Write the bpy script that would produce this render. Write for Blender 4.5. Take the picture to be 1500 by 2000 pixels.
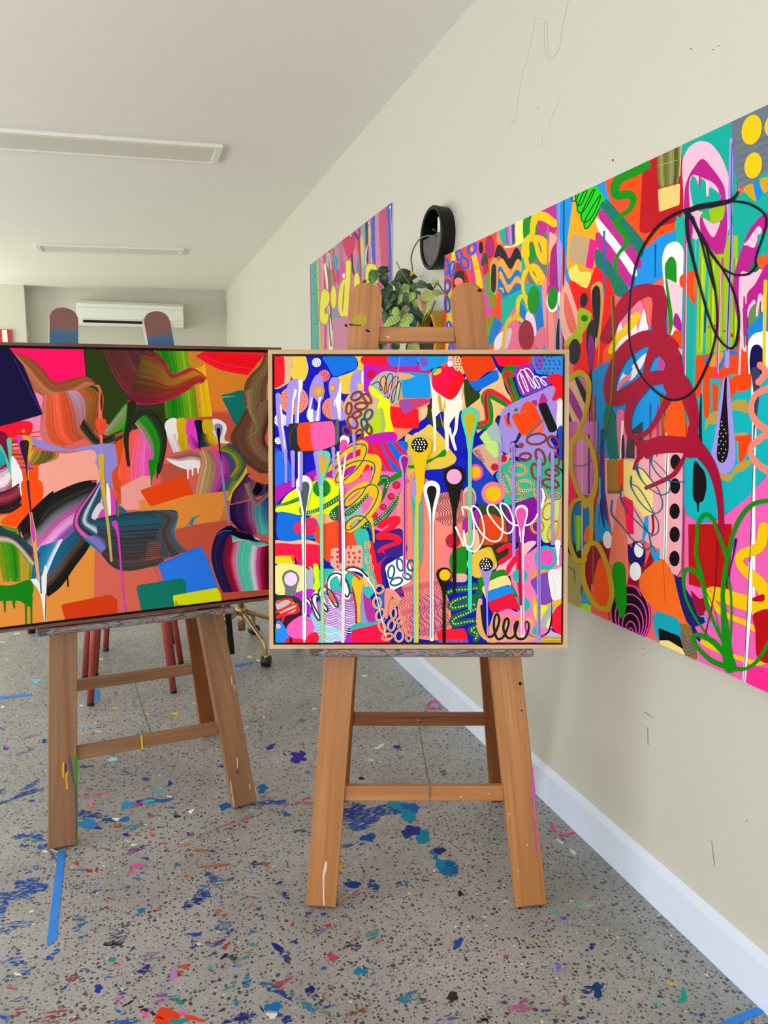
import bpy, bmesh, math, random
from mathutils import Vector, Matrix, noise
from mathutils.geometry import tessellate_polygon
for o in list(bpy.data.objects): bpy.data.objects.remove(o, do_unlink=True)
scene = bpy.context.scene
COL = scene.collection
R = math.radians
# ------------------------------------------------------------------ camera
FPX = 1540.0; CAMH = 1.1
TH = math.atan(211 / FPX); YAW = math.atan(500 / FPX * math.cos(TH))
cam = bpy.data.cameras.new('camera'); camo = bpy.data.objects.new('camera', cam); COL.objects.link(camo)
cam.sensor_fit = 'AUTO'; cam.sensor_width = 36.0; cam.lens = FPX / 2000 * 36.0
cam.clip_start = 0.05; cam.clip_end = 60
camo.location = (0, 0, CAMH); camo.rotation_euler = (math.pi / 2 - TH, 0, -YAW)
scene.camera = camo
# ------------------------------------------------------------------ world, daylight, exposure
world = bpy.data.worlds.new('sky'); scene.world = world; world.use_nodes = True
bg = world.node_tree.nodes['Background']; bg.inputs[0].default_value = (0.80, 0.90, 1.0, 1); bg.inputs[1].default_value = 1.0
def area(name, loc, rot, sx, sy, power, col=(1, 1, 1)):
    l = bpy.data.lights.new(name, 'AREA'); l.shape = 'RECTANGLE'; l.size = sx; l.size_y = sy; l.energy = power; l.color = col
    o = bpy.data.objects.new(name, l); COL.objects.link(o); o.location = loc; o.rotation_euler = rot
    return o
WX = 1.075; XL = -3.3; YB = 9.07; YF = -2.9      # right wall, left wall, back wall, front wall (behind the camera)
# daylight entering through the glazed openings of the front wall (behind the camera) and of the left wall, plus one added ceiling fill
area('daylight_front_opening', (-1.2, YF + .06, 1.0), (R(90), 0, 0), 3.4, 1.7, 68, (1.0, .99, .98))
area('daylight_left_opening', (XL + .06, 0.5, 1.0), (R(86), 0, R(-90)), 3.6, 1.7, 74, (.95, .98, 1.0))
area('added_ceiling_fill_left', (XL + .10, 1.5, .9), (R(178), 0, R(-90)), 3.2, 1.2, 100, (1.0, .98, .94))  # added fill facing up to brighten the ceiling, stands in for ground bounce
area('daylight_left_opening', (XL + .06, 5.0, 1.1), (R(82), 0, R(-90)), 3.2, 1.8, 50, (.97, 1.0, .94))
area('daylight_left_opening', (XL + .06, 8.0, 1.3), (R(115), 0, R(-90)), 1.4, 1.6, 88, (.97, 1.0, .80))
scene.view_settings.view_transform = 'Standard'; scene.view_settings.look = 'None'
scene.view_settings.gamma = 1.0; scene.view_settings.use_curve_mapping = False
scene.view_settings.exposure = -0.12
# ------------------------------------------------------------------ helpers
rng = random.Random(7)
CAM = Vector((0, 0, CAMH))
_c, _s = math.cos(YAW), math.sin(YAW)
def ray(x, y):
    r = (x - 750) / FPX; u = -(y - 1000) / FPX
    fh = math.cos(TH) + u * math.sin(TH); up = u * math.cos(TH) - math.sin(TH)
    return Vector((r * _c + fh * _s, -r * _s + fh * _c, up))
def hit(x, y, P, N):
    d = ray(x, y); return CAM + d * ((P - CAM).dot(N) / d.dot(N))
def onfloor(x, y, z=0.0): return hit(x, y, Vector((0, 0, z)), Vector((0, 0, 1)))
def atx(x, y, X): return hit(x, y, Vector((X, 0, 0)), Vector((1, 0, 0)))
def aty(x, y, Y): return hit(x, y, Vector((0, Y, 0)), Vector((0, 1, 0)))
CS = 0.024
def ceilz(x): return 2.338 - CS * (WX - x)
CN = Vector((-CS, 0, 1)).normalized(); CP = Vector((WX, 0, 2.338))
def onceil(x, y): return hit(x, y, CP, CN)
def lin(c): return c / 12.92 if c <= .04045 else ((c + .055) / 1.055) ** 2.4
_cc = {}
def hx(h):
    if isinstance(h, tuple): return h
    if h not in _cc: _cc[h] = tuple(lin(int(h[i:i + 2], 16) / 255) for i in (0, 2, 4))
    return _cc[h]
def tag(o, label=None, cat=None, group=None, kind=None):
    if label: o['label'] = label
    if cat: o['category'] = cat
    if group: o['group'] = group
    if kind: o['kind'] = kind
    return o
def link(o, parent=None):
    COL.objects.link(o)
    if parent is not None: o.parent = parent
    return o
WMAT = {}
def wm(o): return WMAT.get(o.name, Matrix.Identity(4))
def empty(name, loc=(0, 0, 0), rotm=None):
    o = bpy.data.objects.new(name, None); o.empty_display_size = .05
    M = Matrix.Translation(Vector(loc))
    if rotm is not None: M = M @ rotm.to_4x4()
    o.matrix_world = M
    COL.objects.link(o); WMAT[o.name] = M; return o
def mesh_obj(name, verts, faces, mat=None, parent=None, M=None, smooth=False):
    """verts are world (or local to M) points; the object gets matrix M (world) under parent"""
    me = bpy.data.meshes.new(name); me.from_pydata([tuple(v) for v in verts], [], faces)
    if mat: me.materials.append(mat)
    if smooth:
        for p in me.polygons: p.use_smooth = True
    me.update()
    o = bpy.data.objects.new(name, me); COL.objects.link(o)
    if parent is not None:
        o.parent = parent; o.matrix_parent_inverse = wm(parent).inverted()
    if M is not None: o.matrix_basis = M; WMAT[o.name] = M
    return o
def bm_obj(name, bm, mat, parent=None, M=None, smooth=False):
    me = bpy.data.meshes.new(name)
    bmesh.ops.recalc_face_normals(bm, faces=bm.faces[:])
    bm.to_mesh(me); bm.free()
    if mat: me.materials.append(mat)
    if smooth:
        for p in me.polygons: p.use_smooth = True
    o = bpy.data.objects.new(name, me); COL.objects.link(o)
    if parent is not None:
        o.parent = parent; o.matrix_parent_inverse = wm(parent).inverted()
    if M is not None: o.matrix_basis = M; WMAT[o.name] = M
    return o
def bm_box(bm, x0, x1, y0, y1, z0, z1, bev=0.0):
    vs = [bm.verts.new(p) for p in ((x0, y0, z0), (x1, y0, z0), (x1, y1, z0), (x0, y1, z0), (x0, y0, z1), (x1, y0, z1), (x1, y1, z1), (x0, y1, z1))]
    fs = [bm.faces.new([vs[i] for i in f]) for f in ((3, 2, 1, 0), (4, 5, 6, 7), (0, 1, 5, 4), (1, 2, 6, 5), (2, 3, 7, 6), (3, 0, 4, 7))]
    if bev > 0:
        es = list({e for f in fs for e in f.edges})
        bmesh.ops.bevel(bm, geom=es, offset=bev, segments=2, profile=.5, affect='EDGES')
def box(name, x0, x1, y0, y1, z0, z1, mat, parent=None, M=None, bev=0.0):
    bm = bmesh.new(); bm_box(bm, x0, x1, y0, y1, z0, z1, bev)
    return bm_obj(name, bm, mat, parent, M)
def basis(ex, ey, ez, o):
    return Matrix(((ex.x, ey.x, ez.x, o.x), (ex.y, ey.y, ez.y, o.y), (ex.z, ey.z, ez.z, o.z), (0, 0, 0, 1)))
def tube(name, pts, rad, mat, parent=None, n=8, closed=False, caps=True):
    pts = [Vector(p) for p in pts]; rads = rad if isinstance(rad, (list, tuple)) else [rad] * len(pts)
    bm = bmesh.new(); rings = []
    prev = None
    for i, p in enumerate(pts):
        a = pts[max(i - 1, 0)]; b = pts[min(i + 1, len(pts) - 1)]
        t = (b - a).normalized()
        if prev is None: nrm = t.orthogonal().normalized()
        else:
            nrm = prev - t * prev.dot(t)
            nrm = nrm.normalized() if nrm.length > 1e-6 else t.orthogonal().normalized()
        prev = nrm; bi = t.cross(nrm)
        rings.append([bm.verts.new(p + (nrm * math.cos(k * 2 * math.pi / n) + bi * math.sin(k * 2 * math.pi / n)) * rads[i]) for k in range(n)])
    for a, b in zip(rings, rings[1:]):
        for k in range(n): bm.faces.new((a[k], a[(k + 1) % n], b[(k + 1) % n], b[k]))
    if caps: bm.faces.new(rings[0][::-1]); bm.faces.new(rings[-1])
    return bm_obj(name, bm, mat, parent, smooth=True)
def spline(pts, closed=False, k=5):
    n = len(pts)
    if n < 3 and not closed: return [tuple(p) for p in pts]
    out = []
    rngi = range(n) if closed else range(n - 1)
    for i in rngi:
        if closed: p0, p1, p2, p3 = pts[i - 1], pts[i], pts[(i + 1) % n], pts[(i + 2) % n]
        else: p0, p1, p2, p3 = pts[max(i - 1, 0)], pts[i], pts[i + 1], pts[min(i + 2, n - 1)]
        for j in range(k):
            t = j / k
            out.append(tuple(.5 * (2 * b + (c - a) * t + (2 * a - 5 * b + 4 * c - d) * t * t + (3 * b - a - 3 * c + d) * t ** 3) for a, b, c, d in zip(p0, p1, p2, p3)))
    if not closed: out.append(tuple(pts[-1]))
    return out
# ------------------------------------------------------------------ materials
def new_mat(name):
    m = bpy.data.materials.new(name); m.use_nodes = True
    return m, m.node_tree.nodes, m.node_tree.links, m.node_tree.nodes['Principled BSDF']
def plain(name, col, rough=.5, metal=0.0, bump=0.0, bscale=200, var=0.0, vscale=3.0):
    m, N, L, b = new_mat(name); c = hx(col)
    b.inputs['Base Color'].default_value = (*c, 1); b.inputs['Roughness'].default_value = rough; b.inputs['Metallic'].default_value = metal
    if bump or var:
        tc = N.new('ShaderNodeTexCoord')
    if var:
        nz = N.new('ShaderNodeTexNoise'); nz.inputs['Scale'].default_value = vscale; nz.inputs['Detail'].default_value = 5
        L.new(tc.outputs['Object'], nz.inputs['Vector'])
        rp = N.new('ShaderNodeValToRGB'); rp.color_ramp.elements[0].position = .3; rp.color_ramp.elements[1].position = .7
        rp.color_ramp.elements[0].color = (*[x * (1 - var) for x in c], 1); rp.color_ramp.elements[1].color = (*[min(1, x * (1 + var)) for x in c], 1)
        L.new(nz.outputs['Fac'], rp.inputs['Fac']); L.new(rp.outputs['Color'], b.inputs['Base Color'])
    if bump:
        n2 = N.new('ShaderNodeTexNoise'); n2.inputs['Scale'].default_value = bscale; n2.inputs['Detail'].default_value = 3
        L.new(tc.outputs['Object'], n2.inputs['Vector'])
        bp = N.new('ShaderNodeBump'); bp.inputs['Strength'].default_value = bump; bp.inputs['Distance'].default_value = .002
        L.new(n2.outputs['Fac'], bp.inputs['Height']); L.new(bp.outputs['Normal'], b.inputs['Normal'])
    return m
def wood(name, c0, c1, c2, rough=.45, scale=1.0):
    """grain runs along local Z"""
    m, N, L, b = new_mat(name); b.inputs['Roughness'].default_value = rough
    tc = N.new('ShaderNodeTexCoord'); mp = N.new('ShaderNodeMapping')
    oi = N.new('ShaderNodeObjectInfo'); ad = N.new('ShaderNodeVectorMath'); ad.operation = 'ADD'
    ml = N.new('ShaderNodeMath'); ml.operation = 'MULTIPLY'; ml.inputs[1].default_value = 13.0
    L.new(oi.outputs['Random'], ml.inputs[0]); L.new(tc.outputs['Object'], ad.inputs[0]); L.new(ml.outputs[0], ad.inputs[1])
    mp.inputs['Scale'].default_value = (26 * scale, 26 * scale, 1.6 * scale); L.new(ad.outputs[0], mp.inputs['Vector'])
    n1 = N.new('ShaderNodeTexNoise'); n1.inputs['Scale'].default_value = 1.0; n1.inputs['Detail'].default_value = 6; n1.inputs['Distortion'].default_value = 1.2
    L.new(mp.outputs[0], n1.inputs['Vector'])
    mp2 = N.new('ShaderNodeMapping'); mp2.inputs['Scale'].default_value = (240 * scale, 240 * scale, 5 * scale); L.new(ad.outputs[0], mp2.inputs['Vector'])
    n2 = N.new('ShaderNodeTexNoise'); n2.inputs['Scale'].default_value = 1.0; n2.inputs['Detail'].default_value = 2; L.new(mp2.outputs[0], n2.inputs['Vector'])
    mx = N.new('ShaderNodeMath'); mx.operation = 'MULTIPLY_ADD'; mx.inputs[1].default_value = .35; L.new(n2.outputs['Fac'], mx.inputs[0]); 
    sb = N.new('ShaderNodeMath'); sb.operation = 'SUBTRACT'; sb.inputs[1].default_value = .175; L.new(n1.outputs['Fac'], sb.inputs[0]); L.new(sb.outputs[0], mx.inputs[2])
    rp = N.new('ShaderNodeValToRGB'); e = rp.color_ramp.elements
    e[0].position = .25; e[0].color = (*hx(c0), 1); e[1].position = .75; e[1].color = (*hx(c2), 1)
    k = e.new(.5); k.color = (*hx(c1), 1)
    L.new(mx.outputs[0], rp.inputs['Fac']); L.new(rp.outputs['Color'], b.inputs['Base Color'])
    bp = N.new('ShaderNodeBump'); bp.inputs['Strength'].default_value = .12; bp.inputs['Distance'].default_value = .001
    L.new(n2.outputs['Fac'], bp.inputs['Height']); L.new(bp.outputs['Normal'], b.inputs['Normal'])
    return m
def paint_mat(name, rough, worn=None, bump=.25, spec=.08):
    m, N, L, b = new_mat(name); b.inputs['Roughness'].default_value = rough
    b.inputs['Specular IOR Level'].default_value = spec
    at = N.new('ShaderNodeAttribute'); at.attribute_name = 'Col'
    L.new(at.outputs['Color'], b.inputs['Base Color'])
    tc = N.new('ShaderNodeTexCoord'); nz = N.new('ShaderNodeTexNoise'); nz.inputs['Scale'].default_value = 160; nz.inputs['Detail'].default_value = 3
    L.new(tc.outputs['Object'], nz.inputs['Vector'])
    bp = N.new('ShaderNodeBump'); bp.inputs['Strength'].default_value = bump; bp.inputs['Distance'].default_value = .0015
    L.new(nz.outputs['Fac'], bp.inputs['Height']); L.new(bp.outputs['Normal'], b.inputs['Normal'])
    if worn is not None:
        mp = N.new('ShaderNodeMapping'); mp.inputs['Rotation'].default_value = (0, 0, .5); mp.inputs['Scale'].default_value = (60, 190, 60)
        L.new(tc.outputs['Object'], mp.inputs['Vector'])
        n3 = N.new('ShaderNodeTexNoise'); n3.inputs['Scale'].default_value = 1.0; n3.inputs['Detail'].default_value = 5; L.new(mp.outputs[0], n3.inputs['Vector'])
        rp = N.new('ShaderNodeValToRGB'); rp.color_ramp.elements[0].position = worn; rp.color_ramp.elements[1].position = worn + .12
        L.new(n3.outputs['Fac'], rp.inputs['Fac'])
        L.new(rp.outputs['Color'], b.inputs['Alpha'])
    return m
M_PAINT = paint_mat('artist_acrylic_paint', .5)
M_POSTER = paint_mat('printed_satin_paint', .35, bump=.05)
M_SPLAT = paint_mat('floor_paint_spot', .4)
M_WORN = paint_mat('floor_paint_worn', .45, worn=.42)
M_SCUFF = paint_mat('floor_paint_scuffed', .5, worn=.475)
M_MARK = paint_mat('pencil_mark_graphite', .7, bump=0.0)
# ------------------------------------------------------------------ flat paint marks on a plane
class Canvas:
    def __init__(s, O, U, V, rect, parent, step=1e-5, z0=2e-4, mat=None, name='paint'):
        s.O = O; s.U = U.normalized(); s.V = V.normalized(); s.N = s.U.cross(s.V).normalized()
        if s.N.dot(CAM - O) < 0: s.N = -s.N
        s.rect = rect; s.parent = parent; s.z = z0; s.step = step; s.mat = mat or M_PAINT; s.n = 0
    def uv(s, x, y):
        P = hit(x, y, s.O, s.N) - s.O
        return (P.dot(s.U), P.dot(s.V))
CV = None; TO = (0, 0, 1.0); LAST = None; MATO = None
def use(c):
    global CV; CV = c
def T(ox=0, oy=0, s=1.0):
    global TO; TO = (ox, oy, s)
def P_(v):
    """'x y x y ...' in crop units -> photograph pixels"""
    a = [float(t) for t in v.split()] if isinstance(v, str) else list(v)
    return [(TO[0] + a[i] / TO[2], TO[1] + a[i + 1] / TO[2]) for i in range(0, len(a), 2)]
def clip_tri(tri, planes):
    poly = tri
    for (a, b, c) in planes:
        out = []
        for i in range(len(poly)):
            p = poly[i]; q = poly[(i + 1) % len(poly)]
            dp = a * p[0] + b * p[1] + c; dq = a * q[0] + b * q[1] + c
            if dp >= 0: out.append(p)
            if (dp >= 0) != (dq >= 0):
                t = dp / (dp - dq); out.append(tuple(p[k] + (q[k] - p[k]) * t for k in range(len(p))))
        poly = out
        if len(poly) < 3: return []
    return poly
def emit(name, tris, parent=None, mat=None, clip=None, kind=None):
    """tris: list of 3-tuples of (px, py, col, dz)"""
    global LAST
    c = CV; c.z += c.step; u0, u1, v0, v1 = c.rect
    planes = [(1, 0, -u0), (-1, 0, u1), (0, 1, -v0), (0, -1, v1)]
    if clip:
        q = [c.uv(*p) for p in clip]
        ar = sum(q[i][0] * q[(i + 1) % len(q)][1] - q[(i + 1) % len(q)][0] * q[i][1] for i in range(len(q)))
        for i in range(len(q)):
            (x0, y0), (x1, y1) = q[i], q[(i + 1) % len(q)]
            a, b = -(y1 - y0), (x1 - x0)
            if ar < 0: a, b = -a, -b
            planes.append((a, b, -(a * x0 + b * y0)))
    verts = []; faces = []; cols = []; idx = {}; cache = {}
    def vert(t):
        key = (round(t[0], 6), round(t[1], 6), round(t[5], 7), round(t[2], 3), round(t[3], 3), round(t[4], 3))
        if key not in idx:
            idx[key] = len(verts); verts.append(c.O + c.U * t[0] + c.V * t[1] + c.N * (c.z + t[5])); cols.append((t[2], t[3], t[4], 1))
        return idx[key]
    for tri in tris:
        pp = []
        for (x, y, col, dz) in tri:
            k = (x, y)
            if k not in cache: cache[k] = c.uv(x, y)
            u, v = cache[k]; pp.append((u, v, *col, dz))
        if any(not (u0 <= p[0] <= u1 and v0 <= p[1] <= v1) for p in pp) or clip: pp = clip_tri(pp, planes)
        if len(pp) < 3: continue
        ar = sum(pp[i][0] * pp[(i + 1) % len(pp)][1] - pp[(i + 1) % len(pp)][0] * pp[i][1] for i in range(len(pp)))
        if abs(ar) < 1e-11: continue
        if c.flip(ar): pp = pp[::-1]
        f = [vert(p) for p in pp]
        if len(set(f)) == len(f): faces.append(f)
    if not faces: return None
    me = bpy.data.meshes.new(name); me.from_pydata([tuple(v) for v in verts], [], faces)
    me.materials.append(mat or MATO or c.mat)
    at = me.color_attributes.new('Col', 'FLOAT_COLOR', 'POINT')
    at.data.foreach_set('color', [x for q in cols for x in q])
    me.update()
    o = bpy.data.objects.new(name, me); COL.objects.link(o)
    par = parent or c.parent
    if par is not None:
        o.parent = par; o.matrix_parent_inverse = wm(par).inverted()
    if kind: o['kind'] = kind
    c.n += 1
    if parent is None: LAST = o
    return o
def _flip(s, ar):
    sg = 1 if s.U.cross(s.V).dot(s.N) > 0 else -1
    return ar * sg < 0
Canvas.flip = _flip
def tess(pts, col, dz=0.0):
    t = tessellate_polygon([[Vector((p[0], p[1], 0)) for p in pts]])
    return [tuple((pts[i][0], pts[i][1], col, dz) for i in f) for f in t]
def poly(col, pts, sm=True, name='paint_patch', **k):
    p = P_(pts) if isinstance(pts, str) else pts
    if sm: p = spline(p, True, 5)
    return emit(name, tess(p, hx(col)), **k)
def rpoly(col, pts, name='paint_patch', r=.25, **k):
    """polygon with rounded corners, straight sides"""
    p = P_(pts); out = []; n = len(p)
    for i in range(n):
        a, b, c = Vector(p[i - 1]), Vector(p[i]), Vector(p[(i + 1) % n])
        d = min((a - b).length, (c - b).length) * r
        s = b + (a - b).normalized() * d; e = b + (c - b).normalized() * d
        for j in range(5):
            t = j / 4; out.append(tuple(s * (1 - t) ** 2 + b * 2 * t * (1 - t) + e * t * t))
    return emit(name, tess(out, hx(col)), **k)
def stroke_tris(p, ws, col, cap=True):
    n = len(p); tr = []
    L = []; Rr = []
    for i in range(n):
        a = Vector(p[max(i - 1, 0)]); b = Vector(p[min(i + 1, n - 1)]); t = (b - a)
        if t.length < 1e-9: t = Vector((1, 0))
        t.normalize(); nn = Vector((-t.y, t.x)) * (ws[i] / 2); q = Vector(p[i])
        L.append(q + nn); Rr.append(q - nn)
    for i in range(n - 1):
        z0 = 6e-6 * i / n; z1 = 6e-6 * (i + 1) / n
        a, b, c, d = (*L[i], col, z0), (*Rr[i], col, z0), (*Rr[i + 1], col, z1), (*L[i + 1], col, z1)
        tr += [(a, b, c), (a, c, d)]
    if cap:
        for i, sgn in ((0, 1), (n - 1, -1)):
            r = ws[i] / 2
            if r < .15: continue
            q = p[i]; m = 8; z = 6e-6 * i / n
            base = math.atan2(L[i].y - q[1], L[i].x - q[0])
            for j in range(m):
                a0 = base + sgn * math.pi * j / m; a1 = base + sgn * math.pi * (j + 1) / m
                tr.append(((q[0], q[1], col, z), (q[0] + r * math.cos(a0), q[1] + r * math.sin(a0), col, z), (q[0] + r * math.cos(a1), q[1] + r * math.sin(a1), col, z)))
    return tr
def line(col, w, pts, name='paint_line', sm=True, k=6, cap=True, **kw):
    p = P_(pts) if isinstance(pts, str) else pts
    n0 = len(p)
    if isinstance(w, str): w = [float(t) for t in w.split()]
    if not isinstance(w, (list, tuple)): w = [w, w]
    ws = []
    for i in range(n0):
        f = i / max(1, n0 - 1) * (len(w) - 1); j = min(int(f), len(w) - 2)
        ws.append((w[j] + (w[j + 1] - w[j]) * (f - j)) / TO[2])
    if sm and n0 > 2:
        q = spline([(a[0], a[1], b) for a, b in zip(p, ws)], False, k)
        p = [(a[0], a[1]) for a in q]; ws = [max(.1, a[2]) for a in q]
    return emit(name, stroke_tris(p, ws, hx(col), cap), **kw)
def ellpts(cx, cy, rx, ry, rot=0, n=22):
    a = R(rot); return [(cx + rx * math.cos(t) * math.cos(a) - ry * math.sin(t) * math.sin(a), cy + rx * math.cos(t) * math.sin(a) + ry * math.sin(t) * math.cos(a)) for t in [2 * math.pi * i / n for i in range(n)]]
def ell(col, cx, cy, rx, ry=None, rot=0, name='paint_spot', n=22, **k):
    ry = ry or rx
    p = [(TO[0] + x / TO[2], TO[1] + y / TO[2]) for x, y in ellpts(cx, cy, rx, ry, rot, n)]
    return emit(name, tess(p, hx(col)), **k)
def dotset(col, r, centres, name='paint_dot', parent='last', ry=None, **k):
    tr = []; c = hx(col)
    for (x, y) in centres:
        p = [(TO[0] + a / TO[2], TO[1] + b / TO[2]) for a, b in ellpts(x, y, r, ry or r, 0, 7)]
        for i in range(1, 6): tr.append(((*p[0], c, 0), (*p[i], c, 0), (*p[i + 1], c, 0)))
    return emit(name, tr, parent=LAST if parent == 'last' else None, **k)
def dots(col, r, cx, cy, rx, ry, gap, **k):
    cs = []; row = 0; y = -ry + gap * .4
    while y < ry:
        w = rx * math.sqrt(max(0, 1 - (y / ry) ** 2)) - r; x = -w + (gap * .5 if row % 2 else 0) + rng.random() * gap * .2
        while x < w:
            cs.append((cx + x + rng.uniform(-.12, .12) * gap, cy + y + rng.uniform(-.12, .12) * gap)); x += gap
        y += gap * .85; row += 1
    return dotset(col, r, cs, **k)
def ring(col, cx, cy, rx, ry, w, rot=0, name='paint_loop', dot=None, dr=6, dn=14, **k):
    a = [(TO[0] + x / TO[2], TO[1] + y / TO[2]) for x, y in ellpts(cx, cy, rx + w / 2, ry + w / 2, rot, 24)]
    b = [(TO[0] + x / TO[2], TO[1] + y / TO[2]) for x, y in ellpts(cx, cy, max(2, rx - w / 2), max(2, ry - w / 2), rot, 24)]
    c = hx(col); tr = []
    for i in range(24):
        j = (i + 1) % 24
        tr += [((*a[i], c, 0), (*b[i], c, 0), (*b[j], c, 0)), ((*a[i], c, 0), (*b[j], c, 0), (*a[j], c, 0))]
    o = emit(name, tr, **k)
    if dot: dotset(dot, dr, ellpts(cx, cy, rx, ry, rot, dn))
    return o
def beads(col, r, pts, gap, **k):
    """row of dots along a spline (crop units)"""
    a = [float(t) for t in pts.split()]; q = spline([(a[i], a[i + 1]) for i in range(0, len(a), 2)], False, 12)
    cs = []; acc = gap
    for p, s in zip(q, q[1:]):
        acc += math.hypot(s[0] - p[0], s[1] - p[1])
        if acc >= gap: cs.append(s); acc = 0
    return dotset(col, r, cs, **k)
def lerp3(a, b, t): return tuple(x + (y - x) * t for x, y in zip(a, b))
def cramp(cols, t):
    c = [hx(x) for x in cols]
    if len(c) == 1: return c[0]
    f = min(max(t, 0), .9999) * (len(c) - 1); i = int(f); g = f - i
    g = g * g * (3 - 2 * g)
    return lerp3(c[i], c[i + 1], g)
def band(cols, A, B, lanes=26, jit=.16, k=6, name='brush_stroke', cols2=None, **kw):
    """broad streaky brush stroke between edge polylines A and B; colours run across, cols2 at the far end"""
    A = spline(P_(A), False, k); B = spline(P_(B), False, k)
    m = min(len(A), len(B)); tr = []; lanes = int(lanes * 1.9)
    for j in range(lanes):
        t0 = j / lanes; t1 = (j + 1) / lanes; tm = (t0 + t1) / 2
        f = 1 + rng.uniform(-jit, jit); sh = rng.uniform(-.6, .6) / lanes * (jit * 6)
        ca = tuple(min(1, x * f) for x in cramp(cols, tm + sh)); cb = tuple(min(1, x * f) for x in cramp(cols2 or cols, tm + sh))
        e0 = 0; e1 = m - 1
        if jit > .12 and rng.random() < .35: e1 -= rng.randint(0, max(1, m // 9))
        if rng.random() < .12: ca = tuple(min(1, x * 1.25 + .02) for x in ca); cb = tuple(min(1, x * 1.25 + .02) for x in cb)
        for i in range(e0, e1):
            g0 = i / (m - 1); g1 = (i + 1) / (m - 1)
            c0 = lerp3(ca, cb, g0); c1 = lerp3(ca, cb, g1)
            def pt(i, t): return (A[i][0] + (B[i][0] - A[i][0]) * t, A[i][1] + (B[i][1] - A[i][1]) * t)
            a, b, c, d = pt(i, t0), pt(i, t1), pt(i + 1, t1), pt(i + 1, t0)
            tr += [((*a, c0, 0), (*b, c0, 0), (*c, c1, 0)), ((*a, c0, 0), (*c, c1, 0), (*d, c1, 0))]
    return emit(name, tr, **kw)
def drip(col, x, y0, y1, rh, wt, name='paint_drip', x1=None, **k):
    """teardrop head of radius rh centred (x, y0) running down to (x1, y1) with tail width wt"""
    x1 = x if x1 is None else x1
    L_ = y1 - y0; n = min(L_, rh * 4.2)
    ys = [0, .15, .35, .6, .85, 1]; ws = [rh, rh * .95, rh * .72, rh * .45, wt * .75, wt / 2]
    left = []; right = []
    for i in range(9):
        a = math.pi + math.pi * i / 8; left.append((x + rh * math.cos(a), y0 + rh * math.sin(a)))
    for f, w in zip(ys[1:], ws[1:]):
        cx = x + (x1 - x) * (n * f / L_); right.append((cx + max(w, wt / 2), y0 + n * f))
    tail = [(x1 + wt / 2, y1 - wt * .3), (x1, y1), (x1 - wt / 2, y1 - wt * .3)]
    back = [(x + (x1 - x) * (n * f / L_) - max(w, wt / 2), y0 + n * f) for f, w in zip(ys[1:], ws[1:])][::-1]
    p = left + right + tail + back
    p = [(TO[0] + a / TO[2], TO[1] + b / TO[2]) for a, b in p]
    return emit(name, tess(p, hx(col)), **k)
def waves(col, w, x0, x1, y0, y1, gap, amp, lam, clip, vertical=True, slant=0.0, name='comb_line', **k):
    """combed wavy lines, all in one mark, clipped to the convex outline"""
    tr = []; c = hx(col); x = x0
    while x < x1:
        p = []; y = y0
        while y <= y1:
            o = amp * math.sin(2 * math.pi * (y - y0) / lam + (x - x0) * .004)
            q = (x + o + slant * (y - y0), y) if vertical else (y, x + o + slant * (y - y0))
            p.append((TO[0] + q[0] / TO[2], TO[1] + q[1] / TO[2])); y += lam / 14
        tr += stroke_tris(p, [w / TO[2]] * len(p), c, False); x += gap
    return emit(name, tr, clip=P_(clip), **k)
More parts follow.
